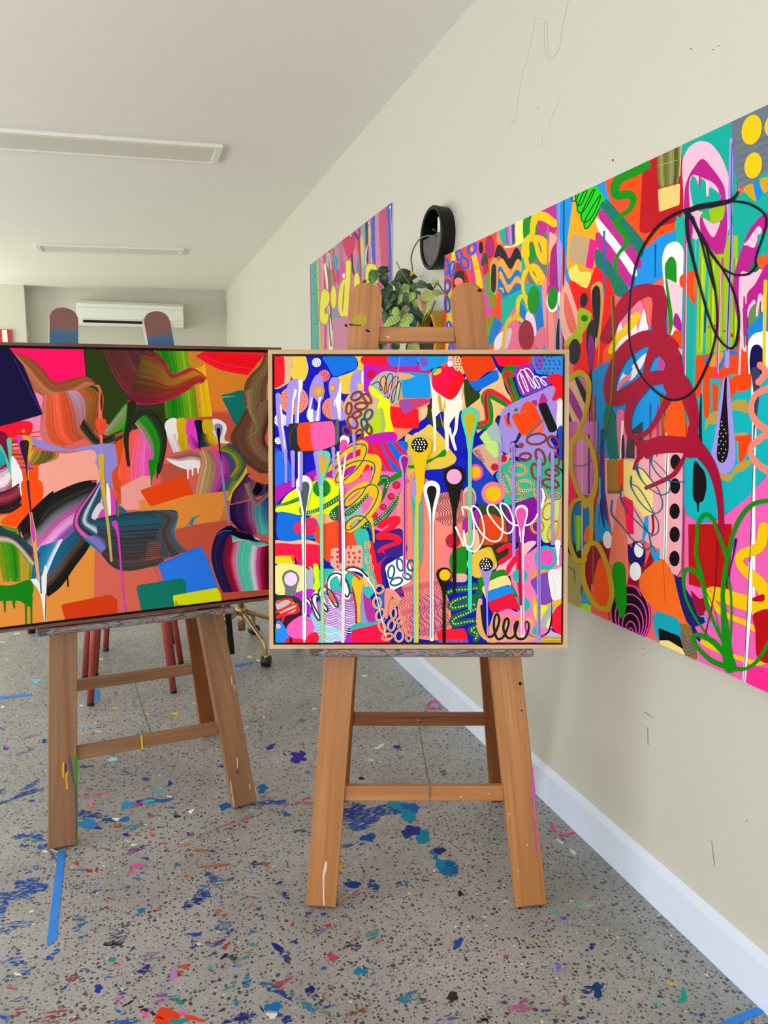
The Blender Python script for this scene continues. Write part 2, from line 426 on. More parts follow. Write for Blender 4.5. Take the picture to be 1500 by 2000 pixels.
# ------------------------------------------------------------------ front painting: paint marks
def front_marks():
    UL='0a12b8'; LAV='a48fe2'; BR='87382a'; TEAL='0d5a66'; SAND='d9b48a'; GOLD='e9c542'; RED='ff1224'; MAG='ff0846'; PINK='f266ac'; SAL='fb8570'
    T(520,680,7.5)
    poly(UL,'95 100 4440 100 4440 4330 95 4330',sm=False,name='ground_coat')
    poly(SAND,'100 100 378 100 372 300 362 440 300 530 100 575'); poly(RED,'100 130 225 122 266 160 266 480 240 530 100 562')
    poly(GOLD,'378 112 560 112 598 195 618 285 600 390 540 492 460 462 382 445 364 330 388 240')
    ell(SAL,405,765,213,208); dots('18141a',8,405,765,205,200,52)
    ell('ffffff',737,210,66); dots('101014',9,737,210,60,60,33)
    ell('ee6a86',848,405,85,90); dots('2a1020',8,848,405,80,84,34)
    ell(SAL,990,880,172,168); dots('18141a',8,990,880,165,160,46)
    ell('ffffff',212,1055,98,97); dots('101014',8,212,1055,90,90,38)
    ell('ffffff',175,1355,50,52); dots('101014',8,175,1355,45,46,32)
    ell('ffffff',690,985,96,95); dots('101014',8,690,985,88,88,42)
    poly(GOLD,'1040 430 1190 372 1320 310 1345 200 1290 112 1420 112 1420 345 1285 400 1235 520 1240 652 1100 652 1080 470')
    poly('0a6fe0','845 118 1280 118 1332 230 1312 308 1180 350 1030 416 955 370 900 260')
    poly(SAND,'1120 890 1180 720 1290 625 1520 640 1800 1000 1520 1500 1440 1260 1250 1260 1160 1050')
    # lavender pours
    line(LAV,'70 78 76 80 85 70','172 690 180 800 190 1000 215 1150 245 1350 268 1500',name='paint_drip'); line('ffffff','22 24 18 16 16','212 840 225 960 232 1130 258 1330 275 1500',name='paint_drip')
    ell(LAV,432,530,104,80,name='paint_pour'); line(LAV,'100 90 82 84','355 570 345 760 335 950 325 1110',name='paint_drip'); line(LAV,'110 80 60 64','470 570 470 720 450 900 448 1100',name='paint_drip')
    line('ffffff','60 50 26 26 30','498 490 505 570 480 700 470 900 460 1095',name='paint_drip'); line('ffffff','40 36 24 20','428 620 415 690 392 800 378 1095',name='paint_drip')
    poly(LAV,'632 640 660 520 705 425 752 384 805 402 838 500 842 720 800 800 786 1068 690 1068 676 760 625 900 610 1000',name='paint_pour')
    poly(UL,'684 738 712 738 768 830 742 898 698 905'); line('ffffff','22 24 60 50','668 735 650 850 625 950 655 1065',name='paint_drip'); line('ffffff','60 30 24 34','820 640 790 730 768 860 748 1065',name='paint_drip')
    ell('c98f4e',765,630,93); ring('dda766',765,630,60,60,14); ell('e0aa6a',765,632,36)
    poly(LAV,'918 520 955 440 1010 424 1068 450 1092 520 1096 880 1155 915 1155 1045 972 1045 942 740 918 620',name='paint_pour')
    poly('ffffff','1086 478 1056 640 996 790 1000 850 1030 860 1062 1030 1086 1030 1092 850 1096 600',name='paint_drip'); line(LAV,16,'1012 800 1024 920 1030 1030',name='paint_drip')
    ell('c98f4e',972,585,58); ell('e0aa6a',970,585,34)
    poly('c020b8','1440 220 1520 220 1520 700 1440 640',sm=False)
    poly(LAV,'1228 530 1250 410 1308 338 1370 322 1424 350 1410 480 1432 650 1238 655',name='paint_pour'); line('ffffff','52 66 40 24','1424 360 1428 470 1436 560 1438 720',name='paint_drip')
    poly('f0c040','1335 520 1416 520 1422 614 1345 616',sm=False)
    line(LAV,'60 40 30 60 110','1300 640 1310 760 1290 900 1300 1020 1290 1120',name='paint_drip')
    poly('0a50d8','115 1470 330 1640 370 1880 330 1930 115 2000',sm=True)
    poly('2a70ee','125 1560 290 1560 390 1900 250 1960 125 2010')
    # centre-left sweep under the coils
    T(520,870,7.5)
    poly('0a12b8','420 150 740 120 760 330 640 430 420 400',sm=False)
    poly('b414b4','125 620 300 540 560 430 760 340 780 480 420 620 240 760 130 860')
    poly('f266ac','700 480 1100 60 1500 -40 1500 960 1380 960 1180 900 1080 660 940 480')
    poly('c414b4','880 420 1120 240 1300 60 1330 330 1180 560 1050 560')
    poly('ee1034','1330 60 1500 -30 1500 360 1380 380 1290 220')
    poly('f03a20','1290 420 1480 330 1500 420 1330 480')
    poly('9cb4ba','1040 960 1400 890 1450 960 1430 1080 1350 1230 1250 1250 1050 1090')
    poly('e8ff08','190 880 330 700 600 560 930 475 1080 660 1110 1100 900 1090 700 1030 500 1020 160 980 150 900')
    ell('118a2a',815,630,132,130); dots('0a6a20',10,815,630,110,110,90)
    poly('f0b070','640 1040 850 1000 1100 1070 1080 1180 850 1170 740 1200 690 1090')
    poly('0a6ad8','165 1010 215 970 400 1000 560 1050 740 1090 760 1330 600 1380 450 1420 240 1400 160 1330 150 1180')
    poly('ee4c1e','720 1200 850 1150 1090 1100 1250 1170 1330 1290 1380 1500 1330 1740 1230 1500 1000 1700 870 1680 760 1480 705 1330')
    poly('f9bd88','130 1390 330 1405 560 1380 740 1420 740 1500 130 1480')
    poly('ee2050','398 1190 470 1120 600 1070 700 1060 730 1130 730 1250 620 1310 500 1300 420 1260'); poly('c83c80','480 1150 640 1110 620 1200 500 1240')
    poly('2ebfae','1280 1230 1400 1200 1500 1290 1500 1560 1380 1560')
    G='0f6a34'
    # ---- upper middle
    T(710,680,7.5)
    poly('c41e8e','0 230 900 230 990 320 960 380 800 380 560 420 300 640 0 640',sm=False); poly('b414c8','20 240 185 240 190 340 20 640'); ell('c81038',112,382,66)
    poly(RED,'0 118 350 118 372 180 350 235 0 235'); poly('2f70ee','372 118 785 118 782 230 740 262 430 266 385 240')
    poly('0f98e8','800 122 1230 118 1235 220 1140 260 1010 300 860 328 820 240'); poly('7a52c8','820 150 930 150 940 250 860 270',name='paint_streak'); poly('e89060','480 360 900 400 1000 360 1000 700 960 760 1000 900 850 1060 500 1360 400 1330 380 760 520 560')
    poly('aab4b0','95 520 285 345 500 370 560 420 540 600 500 790 400 800 300 720 200 620')
    rpoly('0f98e8','560 345 960 370 985 560 980 735 580 735 555 600',r=.12); poly('e8a868','500 370 640 372 745 412 640 455 560 460')
    poly('ffa878','240 440 320 410 330 640 280 640'); poly('ffa878','340 600 420 480 430 600 370 720'); poly('f8a070','400 700 480 560 500 460 430 430 400 600'); poly('b8d0a0','490 530 550 500 530 700 505 790')
    line('241c22',13,'115 540 210 495 265 560 270 625 240 590 255 460 305 408 330 470 330 650 300 640 345 430 395 375 430 440 380 700 350 720 370 560 440 440 480 415 505 470 440 770 412 775 425 650 500 520 530 490 545 530 525 650 510 765',name='scribble')
    line(LAV,'10 14 30 26 40','535 120 500 360 440 520 400 640 230 780',name='paint_drip')
    poly('e8ff08','90 550 200 620 300 720 250 760 160 700 85 640'); poly('eaff08','230 760 330 730 385 800 410 1000 410 1310 40 1370 20 1240 180 1000'); poly('b4d808','150 1010 260 860 330 1130 260 1260 80 1290',name='paint_streak'); line('a8b878','40 50 26','270 900 280 1090 295 1280',name='paint_streak')
    rpoly(RED,'385 850 560 870 800 880 815 1170 640 1182 430 1165 390 1000',r=.2); poly('d03a68','520 790 640 745 940 745 950 800 700 910 590 955'); poly('9a4ab0','525 800 670 770 710 900 600 945',name='paint_streak')
    poly(GOLD,'610 1370 700 1300 850 1210 950 1120 1010 1150 1220 1390 1100 1500 620 1500'); poly(GOLD,'610 1300 620 1900 900 1870 1040 1930 1350 1660 1280 1500 1100 1300 900 1180 740 1280')
    poly('d8c080','640 1500 700 1300 820 1230 980 1330 940 1560 760 1680',name='paint_streak')
    poly('2a3a10','925 880 990 800 1040 1000 1180 1080 1160 1160 1080 1160 1000 1110 930 1010',name='paint_patch')
    poly('f2c090','820 900 930 860 920 1000 820 1060'); 
    poly('f8c080','1235 118 1400 118 1440 240 1480 370 1370 370 1300 260'); dots('18100c',11,1365,250,110,130,46); poly('f090c0','1235 165 1320 150 1330 210 1250 215')
    poly('0a1ab8','1380 1200 1500 1180 1500 1500 1350 1500')
    # cream pour with drips
    CR='f6f1de'
    poly(CR,'965 390 1010 560 1060 620 1300 740 1440 560 1500 420 1500 620 1470 800 1440 900 1330 1010 1280 1080 1240 1140 1190 1180 1190 900 1110 950 1060 1000 1010 980 1000 700',name='paint_pour')
    poly('d8a820','1085 700 1130 720 1165 900 1190 740 1200 940 1120 930 1180 1180 1140 1080 1110 900',name='paint_drip')
    line(CR,'50 44 36 34','1020 900 1040 1100 1045 1300 1040 1500',name='paint_drip'); line(CR,'110 90 60 50','1240 900 1220 1080 1220 1250 1225 1480',name='paint_drip'); line(CR,'60 50 44 40 36','1400 800 1370 1000 1350 1200 1310 1320 1350 1480',name='paint_drip'); line('d8a820','20 26 14','1440 560 1460 640 1440 760',name='paint_drip')
    line(CR,'40 30 20','1260 1180 1290 1330 1340 1490',name='paint_drip')
    poly(MAG,'1010 420 1040 330 1140 280 1250 265 1360 330 1470 420 1460 500 1380 640 1330 720 1250 748 1180 720 1020 590'); poly('ff0a1a','1380 345 1470 420 1460 500 1330 720 1250 748 1210 640',name='paint_streak')
    poly('e8c020','1010 340 1060 310 1135 300 1130 360 1040 400'); poly('38b8a0','1005 330 1060 290 1070 330 1030 370'); ell('ffffff',1265,232,42); poly('f85a20','1140 240 1215 215 1235 255 1160 275')
    ell('f0c410',820,1428,145,140); 
    # hot red zigzag over blue
    T(710,870,7.5)
    poly('c414b4','0 -120 430 -200 450 -40 0 40'); poly('0a6ad8','200 0 620 -60 620 160 560 390 180 390 120 160'); poly('b44a10','60 20 200 10 230 130 100 140')
    line(MAG,'80 80 70 60','40 -40 130 130 230 280 310 400',name='scribble'); line(MAG,'80 84 80 70 60','190 -20 280 150 330 260 380 340 440 410',name='scribble'); line(MAG,'60 70 60 50 60','310 -20 390 140 450 220 520 290 560 380',name='scribble'); line(MAG,'50 60 50','460 -30 540 60 620 130',name='scribble'); line(MAG,'60 50 60','230 280 260 140 210 -20',name='scribble')
    poly('f266ac','0 380 460 390 600 420 660 560 680 1000 500 1100 560 1300 200 1240 0 1100 0 560')
    poly('118a10','650 300 760 280 900 230 1060 160 1180 60 1210 90 1190 160 1080 180 940 260 720 340'); line('118a10','90 80 60 40','560 400 400 500 240 560 150 600',name='paint_snake')
    line(G,'50 90 100 70 60','150 600 250 500 310 480 360 500 320 640',name='paint_snake'); line(G,'60 50 40','330 620 270 780 190 860',name='paint_snake'); beads('e8f0c8',9,'190 570 270 480 340 480 360 560 330 620',34)
    line(G,'90 96 90 80 70 80','0 1180 180 1120 330 1010 470 830 560 700 640 600',name='paint_snake'); beads('e8f4d0',8,'20 1160 180 1100 320 985 450 820 550 680 635 595',30); beads('e8f4d0',8,'40 1190 200 1125 345 1015 480 850 570 715 650 620',30)
    for cx,cy,r in ((482,582,60),(404,750,53),(288,903,50),(165,1020,47)): ell('c01430',cx,cy,r); ell('d42a40',cx+6,cy-6,r*.6)
    # peach combed field
    poly('fb8d78','560 640 900 480 1100 700 1500 640 1500 1500 600 1500 480 1200',name='paint_patch'); ell('fb8d78',780,500,122,130)
    T(710,1060,7.5)
    poly('fb8d78','600 0 1300 0 1280 300 1100 560 1250 850 1250 1380 720 1390 560 1250 500 900 560 800 320 1090 320 690 560 560')
    poly('fb8d78','600 -100 1260 -100 1250 500 1170 560 1240 860 1245 1375 720 1385 590 1240 520 920 600 780 560 640',sm=False)
    poly('fb7f90','1150 40 1300 60 1280 560 1150 380')
    waves('a83c78',11,420,1260,560,1380,40,70,330,'430 690 900 560 1110 560 1250 880 1250 1370 620 1370 510 920')
    waves('3a2ca0',9,430,1250,600,1380,80,70,330,'700 900 1000 720 1220 900 1150 1370 640 1370')
    waves('f07868',8,640,1250,0,560,40,40,380,'620 0 1250 30 1230 380 1100 560 740 560')
    T(710,870,7.5)
    waves('3a2460',10,1060,1500,640,1180,38,60,300,'1100 700 1240 660 1300 880 1300 1180 1180 1180 1030 1060'); waves('5a2450',10,1360,1600,640,1200,34,50,300,'1420 650 1640 640 1600 1120 1360 1150')
    waves('f07c6a',7,520,960,820,1500,38,36,400,'500 900 830 820 960 1000 960 1500 620 1500')
    poly('0a1cc0','880 380 1200 330 1500 200 1500 640 1400 640 1130 690 1000 560')
    # bright red scribbles
    line('ff1030','100 110 100 90','250 1170 350 1110 490 1080 490 1120',name='scribble'); line('ff1030','100 90 80','490 1100 400 1210 260 1310',name='scribble')
    poly('3a1c86','150 1330 330 1270 560 1230 580 1560 150 1560'); 
    line('ff1030','110 100 90 90 60 40','230 1330 380 1330 510 1370 500 1430 380 1480 270 1520',name='scribble')
    T(520,870,7.5)
    # green beaded snakes
    G='0f6a34'
    line(G,'26 40 52 30','130 885 300 850 460 790 560 740',name='paint_snake'); beads('d8f0a0',6,'140 885 300 850 460 790 540 750',22)
    line(G,'70 60 50 66 70','520 930 540 985 700 965 900 870 1100 740',name='paint_snake'); beads('d8f0a0',8,'510 930 530 985 700 955 900 862 1090 735',26); beads('d8f0a0',8,'540 1000 700 978 900 885 1090 760',30)
    line(G,'110 120 90 70','1060 930 980 1020 1060 1060 1100 1040',name='paint_snake'); dots('e8f0c0',9,985,1020,55,55,36)
    line(G,'60 80 60 46','1160 1010 1240 960 1380 830 1500 710',name='paint_snake'); beads('d8f0a0',8,'1170 990 1240 945 1380 815 1490 715',32); beads('d8f0a0',8,'1185 1015 1260 965 1390 850 1495 735',34)
    line(G,'50 60 50','1370 1110 1420 1170 1500 1180',name='paint_snake'); beads('d8f0a0',9,'1370 1110 1420 1175 1500 1185',30)
    # yellow coil with dark teal line
    Y='f5bd08'
    line(Y,'40 90 100 110 120 90 120 100 80','890 380 960 300 1100 130 1280 30 1430 -10 1420 160 1380 210 1200 270 1060 390',name='coil')
    line(Y,'120 110 100 120 110 100','1060 390 1030 520 1090 540 1300 440 1440 230 1560 260',name='coil')
    line(Y,'100 130 110 100 90 80','1440 170 1620 230 1570 560 1400 590 1200 740 1150 840',name='coil')
    line(Y,'80 70 80 100 110 120','1150 840 1180 870 1320 800 1450 660 1540 600 1560 700',name='coil')
    line(Y,'110 120 100 90','1540 580 1640 720 1540 960 1420 1060',name='coil')
    line(Y,'60 60 66 70 60','1430 1060 1300 1060 1190 1180 1230 1240 1400 1140',name='coil'); line(Y,'60 70 50 24','1400 1140 1500 1040 1560 1250 1570 1560',name='coil')
    D=TEAL
    line(D,18,'885 335 1000 200 1150 70 1290 -10 1430 -10 1470 60 1420 210 1330 340 1200 460 1090 540 1020 530 1040 430 1150 310 1320 230 1500 230 1590 300 1560 470 1490 590 1300 660 1170 780 1140 880 1230 880 1400 720 1480 590 1600 590 1640 700 1560 900 1400 1090 1250 1220 1170 1230 1180 1130 1300 1040 1420 1040 1480 1090 1540 1200 1560 1560',name='coil_line',k=5)
    T(520,680,7.5)
    rpoly('23272b','325 1112 540 1090 1050 1045 1085 1250 1075 1430 1000 1470 700 1520 480 1550 360 1500 320 1350',r=.12); line('3a444c','14 20 14','440 1120 350 1270 360 1440',name='paint_line')
    rpoly('ff4406','452 1180 475 1105 600 1085 720 1085 720 1500 520 1510 460 1400',r=.12); rpoly('f05ea8','650 1120 720 1085 970 1068 1005 1160 1012 1420 800 1500 690 1490 655 1330',r=.1); line('d84a92','6 6','770 1100 775 1470',name='paint_line'); poly('5a6068','1015 1080 1060 1070 1065 1330 1015 1400',name='paint_streak')
    ell('ffffff',1150,1350,72,80); poly('f04aa4','1080 1410 1110 1345 1175 1350 1190 1430 1150 1500 1080 1500')
    for cx,cy,rx,ry,rt in ((1320,705,82,52,-32),(1210,885,40,85,6),(1390,850,88,50,-8),(1325,975,68,42,-30),(1262,1090,62,95,-32),(1180,1215,50,75,-38),(1355,1265,46,75,28),(1480,740,42,80,-35),(1500,1190,40,70,-20)): ring(BR,cx,cy,rx,ry,34,rt)
    for cx,cy,rx,ry,rt in ((1495,975,50,80,28),(1440,1120,44,85,-18)): ring(TEAL,cx,cy,rx,ry,30,rt)
    # ---- upper right
    T(910,680,7.317)
    poly('f9bd7c','180 640 420 280 500 340 560 580 660 740 700 820 500 1000 360 1130 240 1160 150 1200 140 900 60 880 -60 900 40 480')
    poly('ff3c10','0 0 1380 0 1380 100 0 100',sm=False) if 0 else None
    poly(RED,'380 100 960 100 960 220 740 262 500 262 440 200'); poly('e83418','900 100 965 100 965 225 900 235')
    poly('0a0ca0','330 95 385 95 500 330 480 350 400 220')
    poly('2a3c10','-30 480 60 460 160 600 200 700 60 820 0 850')
    poly('0a6ee0','40 470 200 440 420 310 465 380 462 450 380 500 170 612 120 590'); poly('e83e06','-60 110 320 108 400 210 420 300 300 350 170 450 80 468 10 430')
    GR='0c8a10'
    line(GR,'150 160 140 120 130 160','720 330 600 340 590 420 660 600 720 760 780 780',name='paint_snake'); line(GR,'100 130 140 140 130 120','640 830 480 720 340 650 280 720 320 860 330 1000',name='paint_snake'); line(GR,'120 130 110 60','330 1000 300 1080 180 1110 60 1120',name='paint_snake')
    line(MAG,'50 60 56 50 30','670 390 600 360 560 380 640 600 720 780',name='paint_snake'); line(MAG,'60 64 60 60 64 50 40','640 800 480 680 340 630 280 680 290 900 300 1040 180 1105',name='paint_snake'); line('5a4a10','20 26 20','580 360 610 480 700 750',name='paint_line'); line('5a3a10','24 30 24','280 680 285 860 310 1020',name='paint_line')
    poly('7a3ab8','690 320 740 260 960 230 980 380 1180 440 1200 520 1070 600 860 680 790 670 740 560'); poly('a02ca0','740 300 900 260 940 520 840 660 780 560',name='paint_streak')
    line('ffffff',14,'825 650 740 440 760 360 820 420 890 600 860 590 770 360 800 310 850 340 960 500 990 570 940 540 840 330 860 290 920 330 1050 540 1020 560 960 450 980 405 1040 420 1140 510 1120 530 1060 460 1090 415 1170 420',name='scribble')
    poly('1c92ee','962 98 1380 98 1388 370 1350 392 1180 380 1040 372 985 320'); poly('7a52c8','975 110 1100 110 1090 280 1010 310',name='paint_streak'); dots('7a2430',16,1175,235,190,135,66)
    poly(RED,'1160 395 1370 395 1370 745 1240 735 1240 560 1190 470'); poly('f0ece0','1290 760 1375 750 1375 1140 1300 1150 1280 1000')
    poly(LAV,'480 960 560 850 780 730 1060 610 1200 540 1265 560 1270 620 1230 740 1300 780 1290 1000 1290 1250 1200 1300 1290 1500 1000 1600 560 1500 480 1400 440 1250 460 1090',name='paint_pour')
    poly('c42a88','1040 770 1090 645 1165 750 1120 800 1040 805'); poly('b42a80','940 760 1005 745 1010 830 960 810'); poly('ee4c18','800 830 880 760 990 830 830 900 770 930'); poly(GR,'680 900 720 850 740 900'); poly('ee4a18','660 960 740 920 745 960 660 1000')
    poly('ee5a20','545 970 600 960 650 1100 640 1130 570 1100'); line('1a1c6a','60 70 50','465 990 430 1100 440 1180',name='paint_streak'); line('141860','40 50 40 30','440 1120 460 1220 500 1330 490 1400',name='paint_streak'); line('20308a','40 30 20','610 940 600 1020 610 1080',name='paint_streak'); line('1a2060','50 40 60 40','770 1230 720 1330 660 1370 740 1410',name='paint_streak')
    rpoly('ff4806','650 1000 985 825 1075 1020 1070 1040 880 1240 790 1245',r=.15); poly('5a6a80','1070 1035 1090 1050 900 1245 860 1245'); poly('ee6a50','960 1190 1050 1100 1110 1060 1090 1200')
    poly('15141a','1035 840 1080 790 1150 790 1200 900 1270 1060 1300 1140 1260 1195 1190 1195 1140 1090')
    poly('a9bcb8','290 1180 350 1110 420 1050 480 1200 520 1450 400 1500 320 1300'); rpoly('bde878','190 1270 280 1170 340 1290 500 1460 560 1580 480 1620 300 1420',r=.15)
    poly('1a50b8','1300 1170 1375 1130 1375 1560 1330 1560 1330 1320')
    ring(BR,1005,1300,140,75,34,-8); ring(BR,1245,1345,95,70,34,52); ell('8a4038',785,1390,40); ell('8a4038',668,1460,44)
    # ---- middle right
    T(910,870,7.317)
    poly('1040c0','60 60 380 420 470 640 560 880 180 860 40 700',sm=False); poly('dca48c','90 60 290 -20 430 160 620 120 620 200 410 390 370 420 230 240 150 160'); 
    for i in range(10): line('3a2438','12 4','%d %d %d %d'%(120+12*i,80+18*i,200+8*i,60+20*i),name='paint_tick',sm=False)
    poly('bde878','270 10 420 -60 480 130 410 175 360 130'); ell('c81030',408,310,54); poly('c81030','512 145 560 142 585 190 560 235 512 232')
    poly('35b890','430 410 620 210 760 230 900 200 1380 220 1375 700 1100 780 900 760 700 830 560 870 520 640')
    ell('fb7a90',385,685,166); ell('f7c00a',388,690,113); ell('f850a8',135,385,112,118); ell('f7bd08',128,385,84)
    poly('ffb8a0','-30 640 70 590 140 700 130 850 60 900 -30 900'); 
    for i in range(7): line('4a2c50',9,'%d %d %d %d %d %d'%(-30,700+26*i,60,650+30*i,130,720+26*i),name='comb_line')
    # dark and orange
    poly('2c4a18','160 900 300 850 560 890 600 1100 620 1480 160 1480'); rpoly('e8430a','180 1040 320 960 560 1060 590 1300 600 1420 200 1420',r=.12)
    poly('8a0a9a','570 880 720 830 990 740 1040 1000 1010 1420 840 1370 640 1360 600 1120'); poly('b41ca8','-40 1090 180 900 160 1160 60 1210 -30 1290')
    poly('f5c89c','-40 1290 150 1200 180 1480 -40 1480'); poly('c8e878','1070 830 1340 780 1310 1050 1250 1340 1080 1340'); poly('d8a098','1330 790 1378 770 1378 1400 1250 1340 1310 1060')
    P='ffb060'
    for cx,cy,rx,ry,rt in ((745,350,115,72,10),(585,550,52,150,-22),(840,575,115,72,5),(740,730,80,55,-15),(1065,710,72,105,-30),(1275,730,72,44,5)): ring('ffb47c',cx,cy,rx,ry,36,rt,dot='141010',dr=8,dn=26)
    for cx,cy,rx,ry,rt in ((1170,945,72,120,15),(1020,1160,88,90,0),(1245,1225,70,150,18)): ring('f7c020',cx,cy,rx,ry,34,rt,dot='141010',dr=8,dn=26)
    for cx,cy,rx,ry,rt in ((840,165,82,52,-12),(1060,165,58,115,-22),(1260,200,62,100,-22),(985,370,50,110,-8),(1228,390,95,48,5),(1205,545,118,58,12)): ring(BR,cx,cy,rx,ry,36,rt)
    # ---- bottom left
    T(520,1060,7.5)
    poly('ff1040','130 15 420 20 780 40 790 250 770 340 650 350 480 330 400 200 130 190'); poly('e8d010','135 200 340 190 410 250 400 310 200 310 135 300'); poly('ff5a28','360 190 410 190 400 300'); poly('ffe28a','130 340 480 325 620 420 610 700 480 720 130 740')
    poly('a8b4c0','600 380 690 390 690 660 640 700 600 690'); poly('d8ff08','690 320 760 330 790 480 780 680 680 695 710 560'); ell('1a7a2a',620,380,18)
    poly('2ebfae','780 420 1000 380 1280 430 1500 600 1500 760 1100 700 850 740'); poly('c01cd0','430 750 720 690 700 1030 640 1060 520 1020')
    rpoly('dfae94','950 90 1120 50 1400 30 1420 120 1420 380 1000 380 940 320',r=.12); dots('ee2038',22,1180,220,235,180,82)
    poly('f0a0a0','990 420 1060 360 1060 420 1010 450') 
    poly('b078c8','860 740 1010 690 1280 740 1500 700 1500 1130 1200 1250 1150 1470 850 1470 700 1300 640 1060')
    poly('8ab8e8','640 1060 820 1040 850 1470 740 1470 700 1330'); poly('8ad0d8','860 1200 1100 1300 1150 1470 850 1470')
    T(520,1060,7.5)
    tr=[]
    for i in range(20): line(['ffffff','d8e0ff','f0d0f0'][i%3],11,'850 %d 930 %d 1030 %d 1120 %d 1220 %d 1310 %d'%(760+36*i,800+36*i,770+36*i,840+36*i,880+36*i,850+36*i),name='comb_line')
    for i in range(7): line(['8a50b0','b04a90'][i%2],9,'860 %d 980 %d 1100 %d 1290 %d'%(745+30*i,730+30*i,790+30*i,820+30*i),name='comb_line')
    for i in range(6): line('e8f0ff',9,'680 %d 740 %d 820 %d'%(1080+44*i,1130+44*i,1100+44*i),name='comb_line')
    poly('6a747e','235 530 260 440 350 395 440 430 488 520 460 610 435 720 430 770 290 770 275 660'); ell('fbd0ea',363,530,95,100)
    poly('2a3028','140 800 250 770 420 790 510 850 520 990 470 1020 300 1060 260 1150 145 1160'); poly('b8c0b8','160 850 330 840 440 900 430 1000 230 1040 150 950',name='paint_streak')
    line('ff2018',28,'160 880 260 830 380 830 330 920 160 1000 170 1010 360 920 450 890 440 950 190 1060 180 1090 400 970 480 960 450 1020 280 1060 240 1150',name='scribble')
    poly('4a0818','260 1150 330 1080 460 1030 600 1040 560 1090 380 1150 330 1260'); poly('1c8af0','150 1160 240 1170 340 1380 310 1460 150 1470'); poly('f8b888','150 1190 200 1190 215 1240 160 1250',name='paint_streak'); poly('ff1038','310 1390 600 1330 745 1310 735 1460 315 1465')
    poly('f45cb4','300 1260 370 1150 540 1055 640 1100 700 1210 690 1290 560 1390 450 1400 350 1370'); line('15101a',32,'362 1390 362 1470',sm=False,name='paint_drip'); line('f8a0d8','26 34 26','560 1390 558 1430 562 1470',name='paint_drip')
    poly('28b4b8','1230 1260 1270 1195 1500 1130 1700 1110 1720 1160 1400 1250 1280 1310'); poly('c018c8','1010 1440 1150 1430 1180 1340 1290 1380 1300 1470 1010 1470'); poly(MAG,'1250 1310 1300 1265 1500 1220 1680 1185 1740 1280 1800 1465 1300 1465')
    poly('8a98c8','1380 700 1440 620 1500 760 1500 1130 1380 1130'); poly('b82c9c','1420 760 1500 740 1620 1110 1480 1130'); 
    drip('e8bc10',1338,560,1170,85,54,x1=1356); line('a02030','20 30 30','1260 660 1310 900 1320 1170',name='paint_drip')
    # ---- bottom middle
    T(710,1060,7.5)
    poly('2ebfae','0 0 130 0 180 300 200 600 130 760 60 800 0 640'); poly('f5b488','0 420 80 460 60 640 0 600')
    poly('3a1c86','150 0 590 0 600 180 320 260 330 690 300 690 240 560 170 300'); poly('ff1030','70 0 130 0 180 200 210 300 330 180 250 130 260 60 350 20 400 40 300 110 330 190 250 330 270 600 200 590 120 280')
    line('ff1030','60 56 60','520 -10 330 60 230 120',name='scribble')
    rpoly('f4fbff','305 340 580 180 690 320 700 560 440 690 390 670',r=.2)
    for cx,cy,rx,ry,rt in ((405,425,45,95,8),(535,320,45,90,-12),(692,330,48,75,0),(635,490,60,38,30),(480,565,90,52,-20)): ring('0d5a70',cx,cy,rx,ry,28,rt)
    poly('1a60c0','220 780 310 660 320 900 280 960 160 980',name='paint_patch'); poly('fb8d80','315 690 440 690 540 790 560 830 480 870 420 790 360 900 355 1090 330 1110 315 1080')
    PE='ffbc8a'
    for cx,cy,rx,ry,rt in ((70,240,35,75,0),(60,40,30,60,0),(200,875,55,80,-10),(245,1050,55,85,25),(435,1025,42,82,0),(465,870,40,44,0),(272,1225,42,80,-20),(408,1205,48,78,12),(540,1130,60,40,-35),(540,1220,32,36,0),(520,1360,60,82,5),(660,1390,38,46,-10),(350,1370,78,42,-15),(230,680,65,55,-35),(110,570,40,75,-10),(105,370,30,50,0)): ring(PE,cx,cy,rx,ry,32,rt,dot='140c10',dr=7,dn=17)
    poly('118c12','1255 260 1300 130 1400 75 1500 70 1500 460 1400 460 1290 400'); 
    ell('f7c000',1190,470,1)
    poly('e8b098','1290 560 1340 460 1500 460 1500 560 1400 580')
    # ---- bottom right
    T(910,1060,7.317)
    poly('f47cb8','560 200 840 180 1000 60 1370 60 1375 900 1000 1000 1380 1420 300 1420 280 1280 420 1000 740 980 700 760',sm=False); poly('ffc0c8','480 300 600 200 840 0 1000 -10 840 180 600 480 400 480')
    poly('0a12b8','-60 560 160 540 250 800 200 900 180 1200 290 1430 -200 1430 -200 560',sm=False)
    T(710,1060,7.5)
    # green beaded snakes on ultramarine
    for pts,bd in (('1230 730 1330 690 1500 670 1640 640 1700 740 1560 820 1450 810','1240 720 1330 690 1500 680 1650 660'),('1500 800 1350 850 1270 920 1330 950 1500 900 1640 880 1700 900','1500 790 1350 840 1270 910 1320 950 1500 915 1640 900'),('1700 930 1500 1020 1350 1090 1300 1150 1340 1190 1500 1150 1650 1130','1690 940 1500 1035 1360 1090 1300 1150 1340 1185 1500 1155 1640 1135'),('1650 1130 1700 1200 1560 1280 1660 1330 1640 1410','1650 1140 1690 1200 1570 1270 1660 1330 1640 1400')):
        line(G,'70 84 96 96 90 80 60'[:3*len(pts.split())//2-1],pts,name='paint_snake'); beads('f8d898',12,bd,34)
    rpoly('ff1428','1080 1290 1250 1260 1470 1250 1500 1300 1540 1465 1100 1465',r=.2); line('6a50c0','50 50','1110 1435 1500 1430',sm=False); dotset('d84050',20,[(1150+70*i,1435) for i in range(5)])
    T(910,1060,7.317)
    poly('3a3c14','370 40 640 0 640 180 420 280'); poly('2c3010','400 30 640 40 560 190 440 260')
